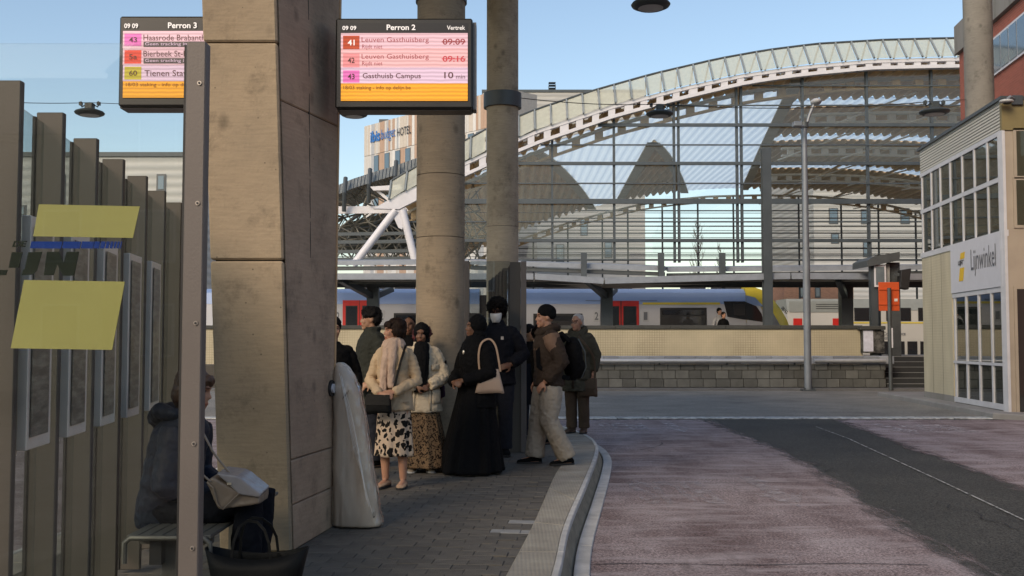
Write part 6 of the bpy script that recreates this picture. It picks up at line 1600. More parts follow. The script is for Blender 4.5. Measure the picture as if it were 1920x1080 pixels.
# ---- 1 woman in beige jacket and leopard skirt
x, y = gpos(738, 914)
r, J = person('woman in a beige jacket, pink scarf and black and cream leopard skirt', x, y, 1.60, R(-12), LIGHT, head_yaw=R(-58), arms=clasp(.97), fem=True, girth=1.06, vox=.0075)
jacket(J, C_beige, hem=.80, wide=.98, flare=1.06, sleeve=.98, amp=.012, seed=1.3, collar=1.0)
skirt(J, C_leo, .93, .33, .165, .205, 8, .016, sq=.82, seed=4)
hair(J, HB, [((0, .03, .05), (.088, .098, .088)), ((0, .072, -.01), (.075, .052, .075)), ((.068, .022, .0), (.020, .058, .055)), ((-.068, .022, .0), (.020, .058, .055)), ((.008, -.052, .062), (.066, .042, .034))], amp=.014, freq=(20, 20, 10))
mb = MB(); k = J['k']; nk = J['neck']
mb.loft([J['ring'](nk + Vector((0, -.012, -.06)), .125 * k, .115 * k), J['ring'](nk + Vector((0, -.015, -.01)), .125 * k, .115 * k), J['ring'](nk + Vector((0, -.018, .035)), .10 * k, .098 * k), J['ring'](nk + Vector((0, -.01, .07)), .07 * k, .07 * k)])
mb.tube([nk + Vector((.02, -.09, -.02)), nk + Vector((.035, -.16, -.12)), nk + Vector((.03, -.175, -.26)), nk + Vector((.03, -.18, -.40))], [.038, .032, .030, .028], 12); mb.tube([nk + Vector((-.04, -.085, -.02)), nk + Vector((-.035, -.155, -.14)), nk + Vector((-.05, -.17, -.30)), nk + Vector((-.05, -.175, -.46))], [.038, .032, .030, .028], 12)
mb.ell(nk + Vector((0, -.115, -.075)), (.05, .035, .045))
me = remesh(mb, .009, 2); crease(me, .012, (26, 26, 5), 2.2); wear(J, 'scarf', me, C_scarf)
for s in (-1, 1): shoe(J, s, cloth('nude_shoe', (0.40, 0.27, 0.18)), 'shoe', M_sole, .75)
for a0, a1 in ((-58, -40), (40, 58)): patch(J, cloth('beige_seam', (.30, .24, .17)), .88, .89, a0, a1, 1.05, 'zip', out=1.08)
patch(J, MATS['cloth_beige_seam'], .82, 1.2, 6, 8, 1.05, 'zip', out=1.09)
# lapels
for s in (-1, 1):
    mb = MB().prism([nk + Vector((s * .085, -.085, .0)), nk + Vector((s * .125, -.10, -.05)), nk + Vector((s * .12, -.148, -.19)), nk + Vector((s * .07, -.152, -.24)), nk + Vector((s * .06, -.13, -.1))], (0, -.012, 0)); wear_mb(J, 'lapel', mb, C_beige, False)
def at(r, v): return Matrix.Translation(r.location) @ Matrix.Rotation(r.rotation_euler.z, 4, 'Z') @ Vector(v)
def bag(name, r, c, size, m, label, cat='bag', flap=None, rz=0.0, bevel=.015, taper=.9):
    """soft bag: c is the centre in the carrier's frame"""
    q = at(r, c); t = thing(name, (q.x, q.y, q.z - size[2] / 2), label, cat, rz=r.rotation_euler.z + rz)
    w_, d, h = size; rings = []
    for i in range(7):
        u = i / 6; z_ = u * h; ww = w_ / 2 * (1 - (1 - taper) * u); dd = d / 2 * (math.sin(math.pi * min(.98, .2 + u * .72)) * .5 + .5)
        rg = []
        for j in range(20):
            a = 2 * math.pi * j / 20; cx_, sy_ = math.cos(a), math.sin(a)
            rg.append((ww * abs(cx_) ** .35 * (1 if cx_ >= 0 else -1), dd * abs(sy_) ** .5 * (1 if sy_ >= 0 else -1), z_ + .006 * math.sin(j * 1.7 + i)))
        rings.append(rg)
    me = MB().loft(rings).mesh('bag_body'); me.polygons.foreach_set('use_smooth', [True] * len(me.polygons)); me.materials.append(m)
    o = bpy.data.objects.new('bag_body', me); col.objects.link(o); o.parent = t
    if flap:
        mb = MB().hexa([(-w_ * .49, -d / 2 - .008, h * .45), (w_ * .49, -d / 2 - .008, h * .45), (w_ * .49, -d / 2 + .002, h * .45), (-w_ * .49, -d / 2 + .002, h * .45)], [(-w_ * .46, -d * .38, h + .004), (w_ * .46, -d * .38, h + .004), (w_ * .46, d * .3, h + .006), (-w_ * .46, d * .3, h + .006)])
        me = mb.mesh('flap'); me.materials.append(flap); o = bpy.data.objects.new('flap', me); col.objects.link(o); o.parent = t
    return t
def smooth3(p, n=4):
    o = []
    for i in range(len(p) - 1):
        a, b, c, d = p[max(i - 1, 0)], p[i], p[i + 1], p[min(i + 2, len(p) - 1)]
        for k_ in range(n):
            t = k_ / n; o.append(.5 * (2 * b + (c - a) * t + (2 * a - 5 * b + 4 * c - d) * t * t + (3 * b - a - 3 * c + d) * t ** 3))
    return o + [p[-1]]
def bag_strap(t, r, pts, w_, m, nrm=(0, -1, 0), name='strap'):
    inv = (Matrix.Translation(t.location) @ Matrix.Rotation(t.rotation_euler.z, 4, 'Z')).inverted()
    P_ = smooth3([inv @ at(r, p) for p in pts]); n = Matrix.Rotation(r.rotation_euler.z - t.rotation_euler.z, 3, 'Z') @ Vector(nrm)
    me = strap(None, name, P_, w_, m, nrm=n).mesh(name); me.materials.append(m); o = bpy.data.objects.new(name, me); col.objects.link(o); o.parent = t
t = bag('handbag', r, (-.07, -.245, .81), (.25, .085, .17), L_blk, 'black leather handbag held by the woman in the beige jacket', flap=L_blk)
bag_strap(t, r, [(.05, -.225, .86), (.075, -.21, .98), (.10, -.195, 1.10), (.12, -.178, 1.20), (.135, -.145, 1.28), (.135, -.08, 1.345), (.12, .0, 1.365), (.06, .12, 1.30)], .022, L_blk)

# ---- 2 woman in hijab and cream coat
x, y = gpos(789, 884)
r, J = person('woman in a black headscarf, cream coat and fine leopard print skirt', x, y, 1.58, R(8), DARK2, head_yaw=R(-12), head_pitch=R(6), arms=clasp(1.0, -.22, .27), fem=True, girth=1.1)
jacket(J, C_cream, hem=.70, wide=1.12, flare=1.1, sleeve=1.25, amp=.012, seed=5.1, collar=1.0)
skirt(J, C_leo2, .93, .06, .17, .30, 10, .02, sq=.85, seed=9, off=(.05, 0))
hair(J, C_blk, HIJ, amp=.008, freq=(10, 10, 14), name='headscarf')
nk = J['neck']; mb = MB().tube([nk + Vector((0, -.08, .02)), nk + Vector((-.01, -.15, -.12)), nk + Vector((-.02, -.175, -.30)), nk + Vector((-.02, -.175, -.48))], [.075, .085, .08, .07], 14)
me = remesh(mb, .01, 2); crease(me, .01, (20, 20, 6), 3); wear(J, 'headscarf_drape', me, C_blk)
mb = MB().tube([J['sh'][1].lerp(J['el'][1], .42) + Vector((.07, -.03, 0)), J['sh'][1].lerp(J['el'][1], .42) + Vector((.082, -.035, 0))], .03, 16); wear_mb(J, 'sleeve_badge', mb, C_blk)
for a0, a1 in ((-62, -28), (28, 62)):
    patch(J, C_cream, 1.19, 1.255, a0, a1, 1.12, 'pocket_flap'); patch(J, C_cream, .80, .96, a0, a1, 1.14, 'pocket')
patch(J, C_cream, .72, 1.30, 20, 26, 1.12, 'placket'); patch(J, C_cream, .72, 1.30, -26, -20, 1.12, 'placket')
for s in (-1, 1): shoe(J, s, cloth('beige_trainer', (0.36, 0.29, 0.21)), 'trainer', M_solew, 1.0)

# ---- 3 woman in black abaya
x, y = gpos(893, 886)
r, J = person('woman in a long black abaya and headscarf with a beige shoulder bag', x, y, 1.66, R(-48), DARK2, head_yaw=R(-28), arms=clasp(1.0, -.25, .27), fem=True, girth=1.12)
jacket(J, C_blk, hem=.72, wide=1.12, flare=1.1, sleeve=1.2, amp=.012, seed=7.1)
skirt(J, C_blk, 1.0, .02, .19, .365, 9, .04, name='abaya', sq=.95, seed=12, off=(-.02, -.06))
hair(J, C_blk, [((0, .03, .03), (.095, .102, .11)), ((0, .04, -.09), (.092, .085, .07)), ((0, -.02, -.13), (.078, .072, .045))], amp=.008, freq=(10, 10, 14), name='headscarf')
nk = J['neck']; mb = MB(); mb.loft([J['ring'](nk + Vector((0, -.0, -.16)), .20, .15), J['ring'](nk + Vector((0, -.01, -.06)), .16, .125), J['ring'](nk + Vector((0, -.01, .05)), .09, .09)]); me = remesh(mb, .012, 3); crease(me, .01, (12, 12, 8), 4); wear(J, 'headscarf_drape', me, C_blk)
wear_mb(J, 'brooch', MB().ell(nk + Vector((-.02, -.165, -.13)), (.017, .008, .024)), M_metal_b)
for i in range(2): wear_mb(J, 'button', MB().ell(J['wr'][1].lerp(J['el'][1], .30 + .16 * i) + Vector((.005, -.058, .0)), (.018, .008, .018)), M_metal_b)
for s in (-1, 1): shoe(J, s, L_blk, 'shoe', M_sole)
t = bag('shoulder_bag', r, (.24, -.02, .98), (.31, .10, .25), L_tote, 'beige shoulder bag hanging at the hip of the woman in black', rz=R(50), taper=.62)
bag_strap(t, r, [(.17, -.10, 1.08), (.165, -.11, 1.25), (.18, -.085, 1.38), (.21, .0, 1.425), (.26, .04, 1.36), (.30, .05, 1.22), (.32, .06, 1.08)], .02, L_tan, nrm=(.7, -.7, .3))

# ---- 4 tall man with a white mask
x, y = gpos(932, 854)
r, J = person('tall man in black with a white face mask behind the woman in black', x, y, 1.88, R(-5), DARK, head_yaw=R(-8), head_pitch=R(4), arms={-1: ((-.27, .03, 1.12), (-.20, -.16, 1.0), (.4, -.7, -.4)), 1: ((.30, .04, 1.14), (.17, -.14, 1.02), (-.8, -.4, -.2))}, girth=1.05)
jacket(J, C_nav, hem=.80, wide=1.08, sleeve=1.15, amp=.012, seed=9.1, collar=.95)
trousers(J, C_dkj, 1.05); [shoe(J, s, C_blk, 'shoe', M_sole) for s in (-1, 1)]
hair(J, HK, [((0, .02, .065), (.092, .10, .082)), ((0, .065, .02), (.078, .055, .075))], amp=.03, freq=(34, 34, 34), fine=1.0)
mb = MB(); k = J['k']; rg = []
for i in range(7):
    z_ = -.012 - i * .017; rg.append([J['hp_']((.064, .066, .064, .060, .054, .046, .036)[i] * math.sin(a), -.046 - (.062, .072, .072, .068, .064, .058, .05)[i] * math.cos(a), z_ + .012 * (1 - math.cos(a)) * (i - 3) * -.25) for a in [R(-95 + 19 * j) for j in range(11)]])
mb.loft(rg, cap=False, closed=False); o = wear_mb(J, 'face_mask', mb, cloth('white_mask', (0.62, 0.62, 0.60))); so = o.modifiers.new('s', 'SOLIDIFY'); so.thickness = .006
wear_mb(J, 'logo_patch', MB().box(.062, .095, -.165, -.155, 1.30 * k, 1.335 * k), cloth('pale_patch', (0.42, 0.41, 0.40)), False)

# ---- 5 young man in a beanie, profile to the left
x, y = gpos(1030, 870)
legs = {-1: ((-.09, -.10, .50), (-.10, -.14, .085), (-.12, -1, 0)), 1: ((.10, -.03, .49), (.11, .17, .085), (.15, -1, 0))}
r, J = person('young man in a black beanie, brown jacket and loose pale jeans', x, y, 1.79, R(-78), LIGHT, head_yaw=R(-4), arms={1: ((.25, .08, 1.13), (.2, -.10, .90), (-.3, -.6, -.7)), -1: ((-.25, .08, 1.13), (-.2, -.10, .90), (.3, -.6, -.7))}, legs=legs, lean=(0, -.02), girth=1.04, vox=.0075)
jacket(J, C_brn, hem=.86, wide=1.1, sleeve=1.25, amp=.014, seed=11.1, cuff=.9)
mb = MB()
for s in (-1, 1): mb.tube([J['sh'][s] + Vector((s * .006, -.012, .02)), J['sh'][s].lerp(J['el'][s], .28) + Vector((s * .012, -.02, 0)), J['sh'][s].lerp(J['el'][s], .55) + Vector((s * .012, -.03, 0))], [.092, .088, .06], 14)
mb.loft([J['ring'](J['sp'](.60) + Vector((0, -.05, 0)), .14, .115), J['ring'](J['sp'](.85) + Vector((0, -.02, 0)), .165, .12)])
me = remesh(mb, .011, 4); crease(me, .01, (9, 9, 6), 3); wear(J, 'shoulder_panel', me, C_rust)
mb = MB().tube([J['neck'] + Vector((a * .105, b * .10 - .01, c)) for a, b, c in ((0, -1, -.04), (.8, -.5, -.01), (1, .2, .02), (.7, .9, .035), (0, 1.25, .03), (-.7, .9, .035), (-1, .2, .02), (-.8, -.5, -.01), (0, -1, -.04))], .045, 10)
me = remesh(mb, .01, 3); crease(me, .01, (14, 14, 14), 5); wear(J, 'hood', me, C_brn)
trousers(J, C_jean, 1.28, amp=.014, ankle=1.12, seed=4.4); [shoe(J, s, C_blk, 'shoe', M_sole, .9) for s in (-1, 1)]
hair(J, C_blk, [((0, .018, .06), (.088, .104, .088)), ((0, .045, .03), (.085, .078, .065))], amp=.003, name='beanie')
bp_ = thing('backpack', at(r, (0, .18, 1.0)), 'dark backpack on the shoulders of the young man in the beanie', 'backpack', rz=r.rotation_euler.z)
mb = MB(); mb.ell((0, .10, .20), (.165, .11, .25)); mb.ell((0, .17, .10), (.13, .07, .13)); me = remesh(mb, .012, 3); crease(me, .010, (10, 10, 10), 2); me.materials.append(C_blk); o = bpy.data.objects.new('pack', me); col.objects.link(o); o.parent = bp_
for s in (-1, 1):
    me = strap(None, 's', [(s * .10, .04, .40), (s * .12, -.06, .49), (s * .125, -.20, .44), (s * .13, -.345, .28), (s * .14, -.34, .12), (s * .15, -.2, .02), (s * .13, .03, -.02)], .05, C_blk, th=.014, nrm=(s, 0, .3)).mesh('strap'); me.materials.append(C_blk); o = bpy.data.objects.new('strap', me); col.objects.link(o); o.parent = bp_
me = MB().tube([(.10, .14, .43), (.13, .21, .28), (.12, .225, .10), (.09, .18, -.02)], .006, 6).mesh('piping'); me.materials.append(M_grey_st); o = bpy.data.objects.new('piping', me); col.objects.link(o); o.parent = bp_

# ---- 6 grey haired man in an olive parka
x, y = gpos(1083, 812)
r, J = person('grey haired man with glasses in an olive parka at the kerb end', x, y, 1.80, R(-22), LIGHT, head_yaw=R(-12), arms={1: ((.27, .05, 1.14), (.25, -.02, .90), (0, -.2, -1)), -1: ((-.28, .03, 1.12), (-.22, -.18, 1.0), (.6, -.6, 0))}, girth=1.12)
jacket(J, C_oliv, hem=.62, wide=1.12, flare=1.05, sleeve=1.2, amp=.014, seed=13.0)
trousers(J, C_brtr, 1.1); [shoe(J, s, L_brn, 'boot', M_sole, 1.2) for s in (-1, 1)]
for a0, a1 in ((-60, -25), (25, 60)): patch(J, C_oliv, .78, .93, a0, a1, 1.13, 'pocket'); patch(J, C_oliv, 1.15, 1.21, a0, a1, 1.13, 'pocket_flap')
patch(J, C_brn, .66, 1.36, -4, 4, 1.13, 'placket')
hair(J, HG, [((0, .035, .055), (.080, .088, .075)), ((0, .07, .0), (.072, .045, .065))], amp=.008)
mb = MB().tube([J['neck'] + Vector((a * .11, b * .11, c)) for a, b, c in ((-.4, -1, -.1), (.6, -.7, -.03), (1, .2, .03), (.7, .9, .06), (0, 1.2, .05), (-.7, .9, .05), (-1, .2, 0), (-.8, -.6, -.06))], .05, 10); me = remesh(mb, .01, 3); crease(me, .01, (14, 14, 14), 5); wear(J, 'hood', me, C_oliv)
mb = MB()
for s in (-1, 1): mb.tube([J['hp_'](s * .032 + .022 * math.cos(a), -.105, .006 + .018 * math.sin(a)) for a in [2 * math.pi * j / 14 for j in range(15)]], .0025, 5)
mb.tube([J['hp_'](-.011, -.108, .008), J['hp_'](.011, -.108, .008)], .0025, 5)
wear_mb(J, 'glasses', mb, M_rub)
t = bag('satchel', r, (.20, -.10, .70), (.30, .10, .27), L_brn, 'brown leather satchel at the side of the grey haired man', flap=L_brn)
bag_strap(t, r, [(.31, -.11, .82), (.315, -.10, 1.0), (.30, -.125, 1.15), (.24, -.16, 1.28), (.16, -.165, 1.38), (.08, -.15, 1.47), (.03, -.02, 1.54)], .03, L_brn)

# ---- 7 curly haired person half hidden by the young man
r, J = person('curly haired person with a dark bag half hidden by the young man', P(1016, 640, 14.3).x, 14.3, 1.58, R(-70), LIGHT, head_yaw=R(-10), head_pitch=R(18), vox=.011)
jacket(J, C_oliv, hem=.70, wide=1.1, seed=3.0, vox=.014); trousers(J, cloth('greige', (.12, .11, .09)), 1.1, vox=.014); [shoe(J, s, C_blk, 'shoe', M_sole) for s in (-1, 1)]
hair(J, HB, [((0, .02, .05), (.098, .108, .09)), ((0, .07, 0), (.085, .06, .08))], amp=.035, freq=(30, 30, 30), fine=1.0, vox=.011)
t = bag('duffel_bag', r, (-.02, -.30, .82), (.30, .2, .55), C_nav, 'dark navy bag hanging between the shelter post and the young man', rz=R(40))
# ---- 8 dark clothed person behind the far shelter post
r, J = person('person in black just right of the far shelter post', P(993, 640, 14.9).x, 14.9, 1.62, R(20), TAN, head_yaw=R(30), vox=.011)
jacket(J, C_blk, hem=.75, wide=1.1, vox=.014, seed=2.0); trousers(J, C_dkj, vox=.014); [shoe(J, s, C_blk, 'shoe', M_sole) for s in (-1, 1)]; hair(J, HK, SHORT, vox=.011)
# ---- 9 young man with black hair at the left
r, J = person('young man with black hair in a dark green coat left of the waiting women', P(697, 640, 11.7).x, 11.7, 1.76, R(-62), TAN, head_yaw=R(-20), girth=1.05, arms={1: ((.27, .06, 1.12), (.22, -.12, .93), (-.2, -.6, -.6)), -1: ((-.27, .05, 1.12), (-.25, -.05, .87), (0, -.1, -1))})
jacket(J, C_grn, hem=.60, wide=1.12, sleeve=1.2, amp=.014, seed=6.0, collar=1.15); trousers(J, C_dkj, 1.0); [shoe(J, s, C_blk, 'shoe', M_sole) for s in (-1, 1)]
hair(J, HK, [((0, .015, .062), (.088, .10, .082)), ((0, .065, .01), (.075, .052, .075)), ((0, -.055, .085), (.06, .035, .028))], amp=.016)
t = bag('tote_bag', r, (-.08, -.22, .80), (.30, .1, .34), mat('dusty_pink_bag', (0.16, 0.105, 0.085), .7, bump=.2), 'dusty pink tote beside the black handbag', taper=.95)
# ---- 10 person mostly hidden behind the pillar
r, J = person('person in a dark jacket peeking out right of the concrete pillar', P(624, 640, 10.3).x, 10.3, 1.62, R(20), TAN, vox=.011)
jacket(J, C_blk, hem=.72, wide=1.08, vox=.013, seed=3.3); trousers(J, C_dkj, vox=.014); [shoe(J, s, C_blk, 'shoe', M_sole) for s in (-1, 1)]; hair(J, HK, SHORT, vox=.011)
# ---- 11 man whose head shows between the women
r, J = person('short haired man whose head shows before the train window', P(768, 640, 13.8).x, 13.8, 1.72, R(-8), DARK2, vox=.010)
jacket(J, C_blk, hem=.75, vox=.014, seed=1.0); trousers(J, C_dkj, vox=.014); [shoe(J, s, C_blk, 'shoe', M_sole) for s in (-1, 1)]; hair(J, HK, [((0, .028, .05), (.078, .09, .078)), ((0, .06, .01), (.068, .045, .07))], amp=.004, vox=.010)
# ---- 12 woman with dyed red bun
r, J = person('woman with a dark red bun in a purple top behind the cream coat', P(792, 640, 11.62).x, 11.62, 1.545, R(150), TAN, vox=.010, fem=True)
jacket(J, C_purple, hem=.75, wide=1.15, vox=.013, seed=4.0); trousers(J, C_dkj, vox=.014); [shoe(J, s, C_blk, 'shoe', M_sole) for s in (-1, 1)]
hair(J, HR, SHORT + [((-.05, .085, .055), (.06, .055, .055)), ((-.09, .08, .02), (.035, .035, .035)), ((-.03, .11, .09), (.03, .03, .03))], amp=.028, freq=(26, 26, 26), fine=1.0)
# ---- 13 person in black behind the pillar, seen through the near shelter
r, J = person('person in black seen through the shelter glass left of the post', P(322, 640, 8.6).x, 8.6, 1.74, R(60), TAN, vox=.011)
jacket(J, C_blk, hem=.62, wide=1.1, vox=.013, seed=8.0); trousers(J, C_dkj, vox=.014); [shoe(J, s, C_blk, 'shoe', M_sole) for s in (-1, 1)]; hair(J, HK, SHORT, vox=.011)
# ---- 14, 15 couple on the rail platform
r, J = person('person in a pale hooded top on the rail platform before the train', P(1349, 640, 38.6).x, 38.6, 1.74, R(30), LIGHT, vox=.018, z=PZ, face=False)
jacket(J, cloth('pale_hoodie', (.34, .34, .35)), hem=.8, vox=.02); trousers(J, C_dkj, vox=.02); hair(J, HK, SHORT, vox=.018); [shoe(J, s, C_blk, 'shoe', M_sole) for s in (-1, 1)]
r, J = person('person in a dark coat on the rail platform, shorter of the pair', P(1357, 640, 38.1).x, 38.1, 1.58, R(25), LIGHT, vox=.018, z=PZ, face=False)
jacket(J, C_blk, hem=.7, vox=.02); trousers(J, C_dkj, vox=.02); hair(J, HK, SHORT, vox=.018); [shoe(J, s, C_blk, 'shoe', M_sole) for s in (-1, 1)]

# ---- 16 seated woman in a black puffer jacket (facing right)
legs = {-1: ((-.10, -.53, .585), (-.10, -.50, .085), (-.05, -1, 0)), 1: ((.10, -.54, .585), (.12, -.46, .085), (.1, -1, 0))}
arms = {1: ((.25, -.08, .70), (.10, -.30, .64), (-.6, -.7, -.1)), -1: ((-.25, -.08, .70), (-.08, -.30, .62), (.6, -.7, -.1)), 'n': {1: Vector((0, -.2, 1)), -1: Vector((0, -.2, 1))}}
xs_ = P(318, 900, 5.75).x
r, J = person('woman in a black puffer jacket seated on the shelter bench', xs_, 5.75, 1.58, R(84), LIGHT, head_yaw=R(8), head_pitch=R(12), arms=arms, legs=legs, seat=.435, lean=(0, -.10), fem=True, girth=1.12, vox=.008)
k = J['k']; mb = MB(); ring, sp, hp = J['ring'], J['sp'], J['hip']
rg = []
zb = hp.z - .09; zt = J['neck'].z + .02; nq = 60
for i in range(nq + 1):
    u = i / nq; z_ = zb + (zt - zb) * u; c = hp.lerp(J['neck'], max(0, (z_ - hp.z) / (J['neck'].z - hp.z)))
    q = .006 * abs(math.sin(u * math.pi * 6.5)); w_ = 1 - max(0, (u - .78) / .22) ** 1.6 * .55
    rg.append(ring(Vector((c.x, c.y + .02, z_)), (.178 * w_ + q), (.145 * w_ + q), 32))
mb.loft(rg)
for s in (-1, 1):
    a, e, w_ = J['sh'][s], J['el'][s], J['wr'][s]; pts = []; rr = []
    for i in range(25):
        u = i / 24; p = a.lerp(e, u * 2) if u < .5 else e.lerp(w_, (u - .5) * 1.9); pts.append(p); rr.append(.078 - .024 * u + .006 * abs(math.sin(u * math.pi * 5)))
    mb.tube(pts, rr, 16)
me = remesh(mb, .010, 1); crease(me, .006, (16, 16, 16), 1.2); wear(J, 'puffer_jacket', me, mat('puffer_nylon', (0.013, 0.018, 0.030), .55, var=.1, vscale=8, bump=.5, bscale=30, spec=.2))
mb = MB().tube([J['neck'] + Vector((a * .12, b * .12 + .03, c)) for a, b, c in ((1, -.2, .0), (.8, .7, .02), (0, 1.2, -.02), (-.8, .7, .02), (-1, -.2, .0))], [.025, .045, .055, .045, .025], 12); me = remesh(mb, .010, 2); crease(me, .010, (14, 14, 14), 2); wear(J, 'hood', me, MATS['puffer_nylon'])
trousers(J, C_nav, 1.15, amp=.010, top=.10); [shoe(J, s, L_blk, 'shoe', M_sole) for s in (-1, 1)]
hair(J, HBR, [((0, .022, .045), (.088, .100, .090)), ((0, .055, -.03), (.082, .065, .09)), ((.072, .01, -.03), (.022, .05, .07)), ((-.072, .01, -.03), (.022, .05, .07)), ((0, -.07, .07), (.055, .03, .03))], amp=.010, freq=(24, 24, 6))
# taupe handbag on her lap
def px_local(px, py, Y): return P(px, py, Y)
hb = thing('handbag', P(440, 940, 5.45), 'taupe flap handbag on the lap of the seated woman', 'bag')
Yb = 5.42
fp = [(394, 905), (416, 953), (450, 956), (489, 938), (484, 928), (450, 905), (410, 888)]
M_flap = mat('bag_flap', (0.26, 0.245, 0.25), .22, var=.05, bump=.05)
side = [P(x, y, Yb) for x, y in ((386, 905), (407, 951), (417, 956), (449, 924), (398, 895))]
mbb = MB().prism(side, (.02, .2, .03)); mbb.hexa([P(411, 955, Yb), P(486, 945, Yb), P(486, 945, Yb) + Vector((0, .2, 0)), P(411, 955, Yb) + Vector((0, .2, 0))], [P(432, 912, Yb + .01), P(487, 931, Yb + .01), P(487, 931, Yb + .01) + Vector((0, .2, .02)), P(432, 912, Yb + .01) + Vector((0, .2, .02))])
me = remesh(mbb, .006, 6, .6); crease(me, .003, (14, 14, 14), 2.0, .4); put('bag_body', me, L_taupe, hb)
mbb = MB().prism([P(x, y, Yb - .012) for x, y in ((405, 888), (444, 893), (453, 898), (489, 927), (486, 933), (448, 927), (425, 905))], (.0, .2, .015)); me = remesh(mbb, .005, 3, .5); crease(me, .002, (14, 14, 14), 3.0, .4); put('flap', me, M_flap, hb)
MB().box(P(440, 0, Yb).x, P(448, 0, Yb).x, Yb - .02, Yb - .008, P(0, 908, Yb).z, P(0, 904, Yb).z).build('clasp', M_metal_b, hb)
MB().tube([P(389, 905, Yb), P(400, 915, Yb - .01), P(408, 945, Yb - .012), P(418, 955, Yb - .012), P(449, 925, Yb - .012)], .004, 6).build('piping', L_taupe, hb)
MB().tube([P(436, 893, Yb + .05), P(425, 880, Yb + .05), P(410, 862, Yb + .06), P(398, 845, Yb + .08), P(375, 800, Yb + .1), P(340, 770, Yb + .15)], .006, 6).build('strap', L_taupe, hb)
MB().tube([P(395, 903, Yb), P(383, 893, Yb), P(372, 880, Yb + .02)], .006, 6).build('strap', L_taupe, hb)
# tote scaled up

tt = thing('tote_bag', (P(482, 1080, 5.2).x, 5.2, 0), 'large open black tote on the ground before the seated woman', 'bag')
pts0 = [(-.20, -.09), (.20, -.09), (.20, .09), (-.20, .09)]
cxt = P(482, 1080, 5.2).x; rings = []
for z_, w_, d in ((.005, .185, .10), (.14, .20, .105), (.29, .23, .11), (.385, .255, .085)):
    rg = []
    for j in range(40):
        a = 2 * math.pi * j / 40; c_, s_ = math.cos(a), math.sin(a)
        dip = -.045 * (1 - abs(c_)) if z_ > .35 else 0
        rg.append((cxt + w_ * abs(c_) ** .5 * (1 if c_ >= 0 else -1), 5.2 + d * abs(s_) ** .7 * (1 if s_ >= 0 else -1), z_ + dip))
    rings.append(rg)
mb = MB().loft(rings, cap=False); mb.f.append(tuple(range(40))); o = mb.build('bag_body', L_blk, tt, smooth=True); so = o.modifiers.new('s', 'SOLIDIFY'); so.thickness = .006
for dy in (-.085, .085):
    strapm = strap(None, 'h', [(cxt + .09, 5.2 + dy, .30), (cxt + .075, 5.2 + dy * .95, .42), (cxt + .05, 5.2 + dy * .8, .48), (cxt + .01, 5.2 + dy * .6, .515), (cxt - .04, 5.2 + dy * .5, .52), (cxt - .08, 5.2 + dy * .6, .49), (cxt - .10, 5.2 + dy * .85, .42), (cxt - .11, 5.2 + dy, .30)], .013, L_blk); strapm.build('handle', L_blk, tt)

# ================================================================== plastic wrapped parcel leaning on the pillar
pw = thing('plastic_wrapped_parcel', (P(665, 985, 7.9).x, 7.9, 0), 'tall white plastic wrapped parcel leaning beside the pillar', 'parcel')
prof = [(988, 622, 711), (984, 622, 713), (965, 622, 708), (930, 622, 704), (890, 622, 697), (850, 622.5, 690), (800, 623, 683), (760, 623.5, 676), (730, 624, 670), (705, 625, 661), (690, 626, 650), (682, 629, 641)]
rings = []; pn = 36
for i, (y_, a, b) in enumerate(prof):
    p, q = P(a, y_, 7.9), P(b, y_, 7.9); c = (p.x + q.x) / 2; hw = (q.x - p.x) / 2; d = .11 * min(1, (len(prof) - i) / 4) + .015
    if i < 2: d = .12
    rings.append([(c + hw * abs(math.cos(t_)) ** .6 * (1 if math.cos(t_) >= 0 else -1), 7.98 + d * abs(math.sin(t_)) ** .7 * (1 if math.sin(t_) >= 0 else -1), max(.004, p.z)) for t_ in [2 * math.pi * j / pn for j in range(pn)]])
base_mb = MB().loft(rings)
me = remesh(base_mb, .012, 3); crease(me, .013, (9, 9, 1.3), 4.4, .35)
for v in me.vertices: v.co.z = max(v.co.z, .006)
put('inner_sleeve', me, mat('white_sleeve', (0.62, 0.525, 0.42), .5, var=.05, vscale=2, bump=.1, bscale=8), pw)
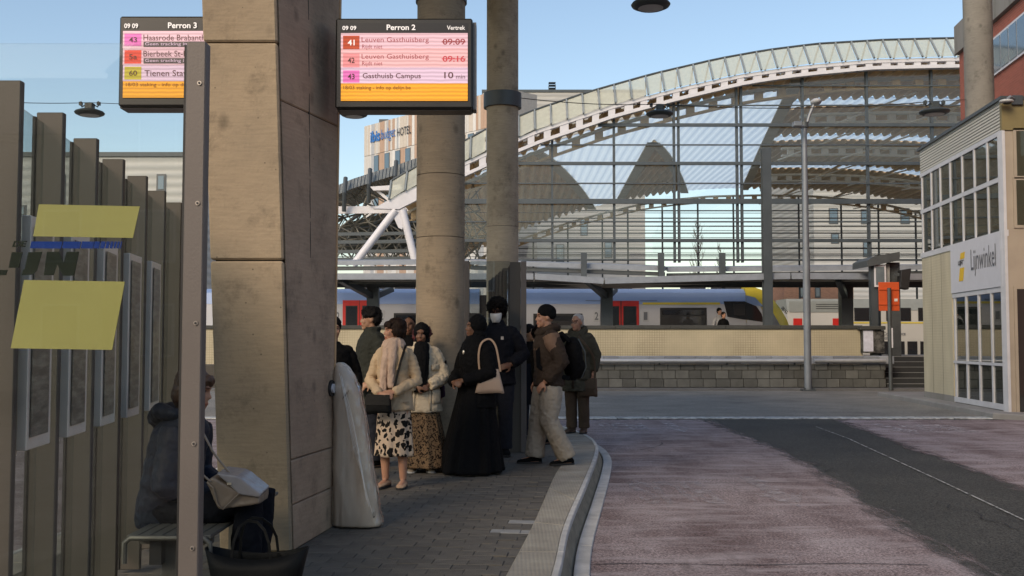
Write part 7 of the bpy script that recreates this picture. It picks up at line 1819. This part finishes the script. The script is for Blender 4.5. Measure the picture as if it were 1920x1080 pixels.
# clear outer film, loose and crinkled
M_film = glass('clear_film', (0.95, 0.94, 0.92), 2.2, .13, dirt_haze=.16, dirt_haze_col=(.6, .57, .52))
N, L = M_film.node_tree.nodes, M_film.node_tree.links
tcf = N.new('ShaderNodeTexCoord'); mpf = N.new('ShaderNodeMapping'); mpf.inputs['Scale'].default_value = (1, 1, .28); mpf.inputs['Rotation'].default_value = (0, R(-14), 0); L.new(tcf.outputs['Object'], mpf.inputs[0])
nzf = N.new('ShaderNodeTexNoise'); nzf.inputs['Scale'].default_value = 16; nzf.inputs['Detail'].default_value = 3; L.new(mpf.outputs[0], nzf.inputs[0])
bpf = N.new('ShaderNodeBump'); bpf.inputs['Strength'].default_value = 1; bpf.inputs['Distance'].default_value = .05; L.new(nzf.outputs[0], bpf.inputs['Height'])
for n_ in N:
    if n_.type == 'BSDF_GLOSSY': L.new(bpf.outputs[0], n_.inputs['Normal'])
mb2 = MB(); mb2.f = list(base_mb.f); cz = P(665, 840, 7.98)
mb2.v = [(cz.x + (x - cz.x) * 1.0 + (.010 if x > cz.x else -.004), 7.98 + (y - 7.98) * 1.12, z) for x, y, z in base_mb.v]
me = remesh(mb2, .012, 2); crease(me, .008, (12, 12, 3), 2.4, .6)
for v in me.vertices: v.co.z = max(v.co.z, .003)
put('wrapping', me, M_film, pw)
for i_ in range(7):
    pts_ = [P(636 + i_ * 1.5 + t * (40 + i_ * 2) + 3 * math.sin(t * 7 + i_), 700 + i_ * 4 + t * (190 + i_ * 8), 7.85 - .012 * i_) for t in [q / 7 for q in range(8)]]
    MB().tube(pts_, .0022, 5).build('film_fold', mat('film_fold', (.12, .115, .105) if i_ % 2 else (.7, .68, .64), .3), pw)
text_on('lettering', 'W', P(640, 752, 7.84), P(651, 742, 7.84) - P(640, 752, 7.84), Vector((.02, 0, .045)), M_black_l, pw, bold=.02, off=.025)
text_on('lettering', 'U', P(700, 970, 7.86), Vector((.018, 0, .004)), Vector((0, 0, .045)), M_black_l, pw, bold=.02, off=.03)
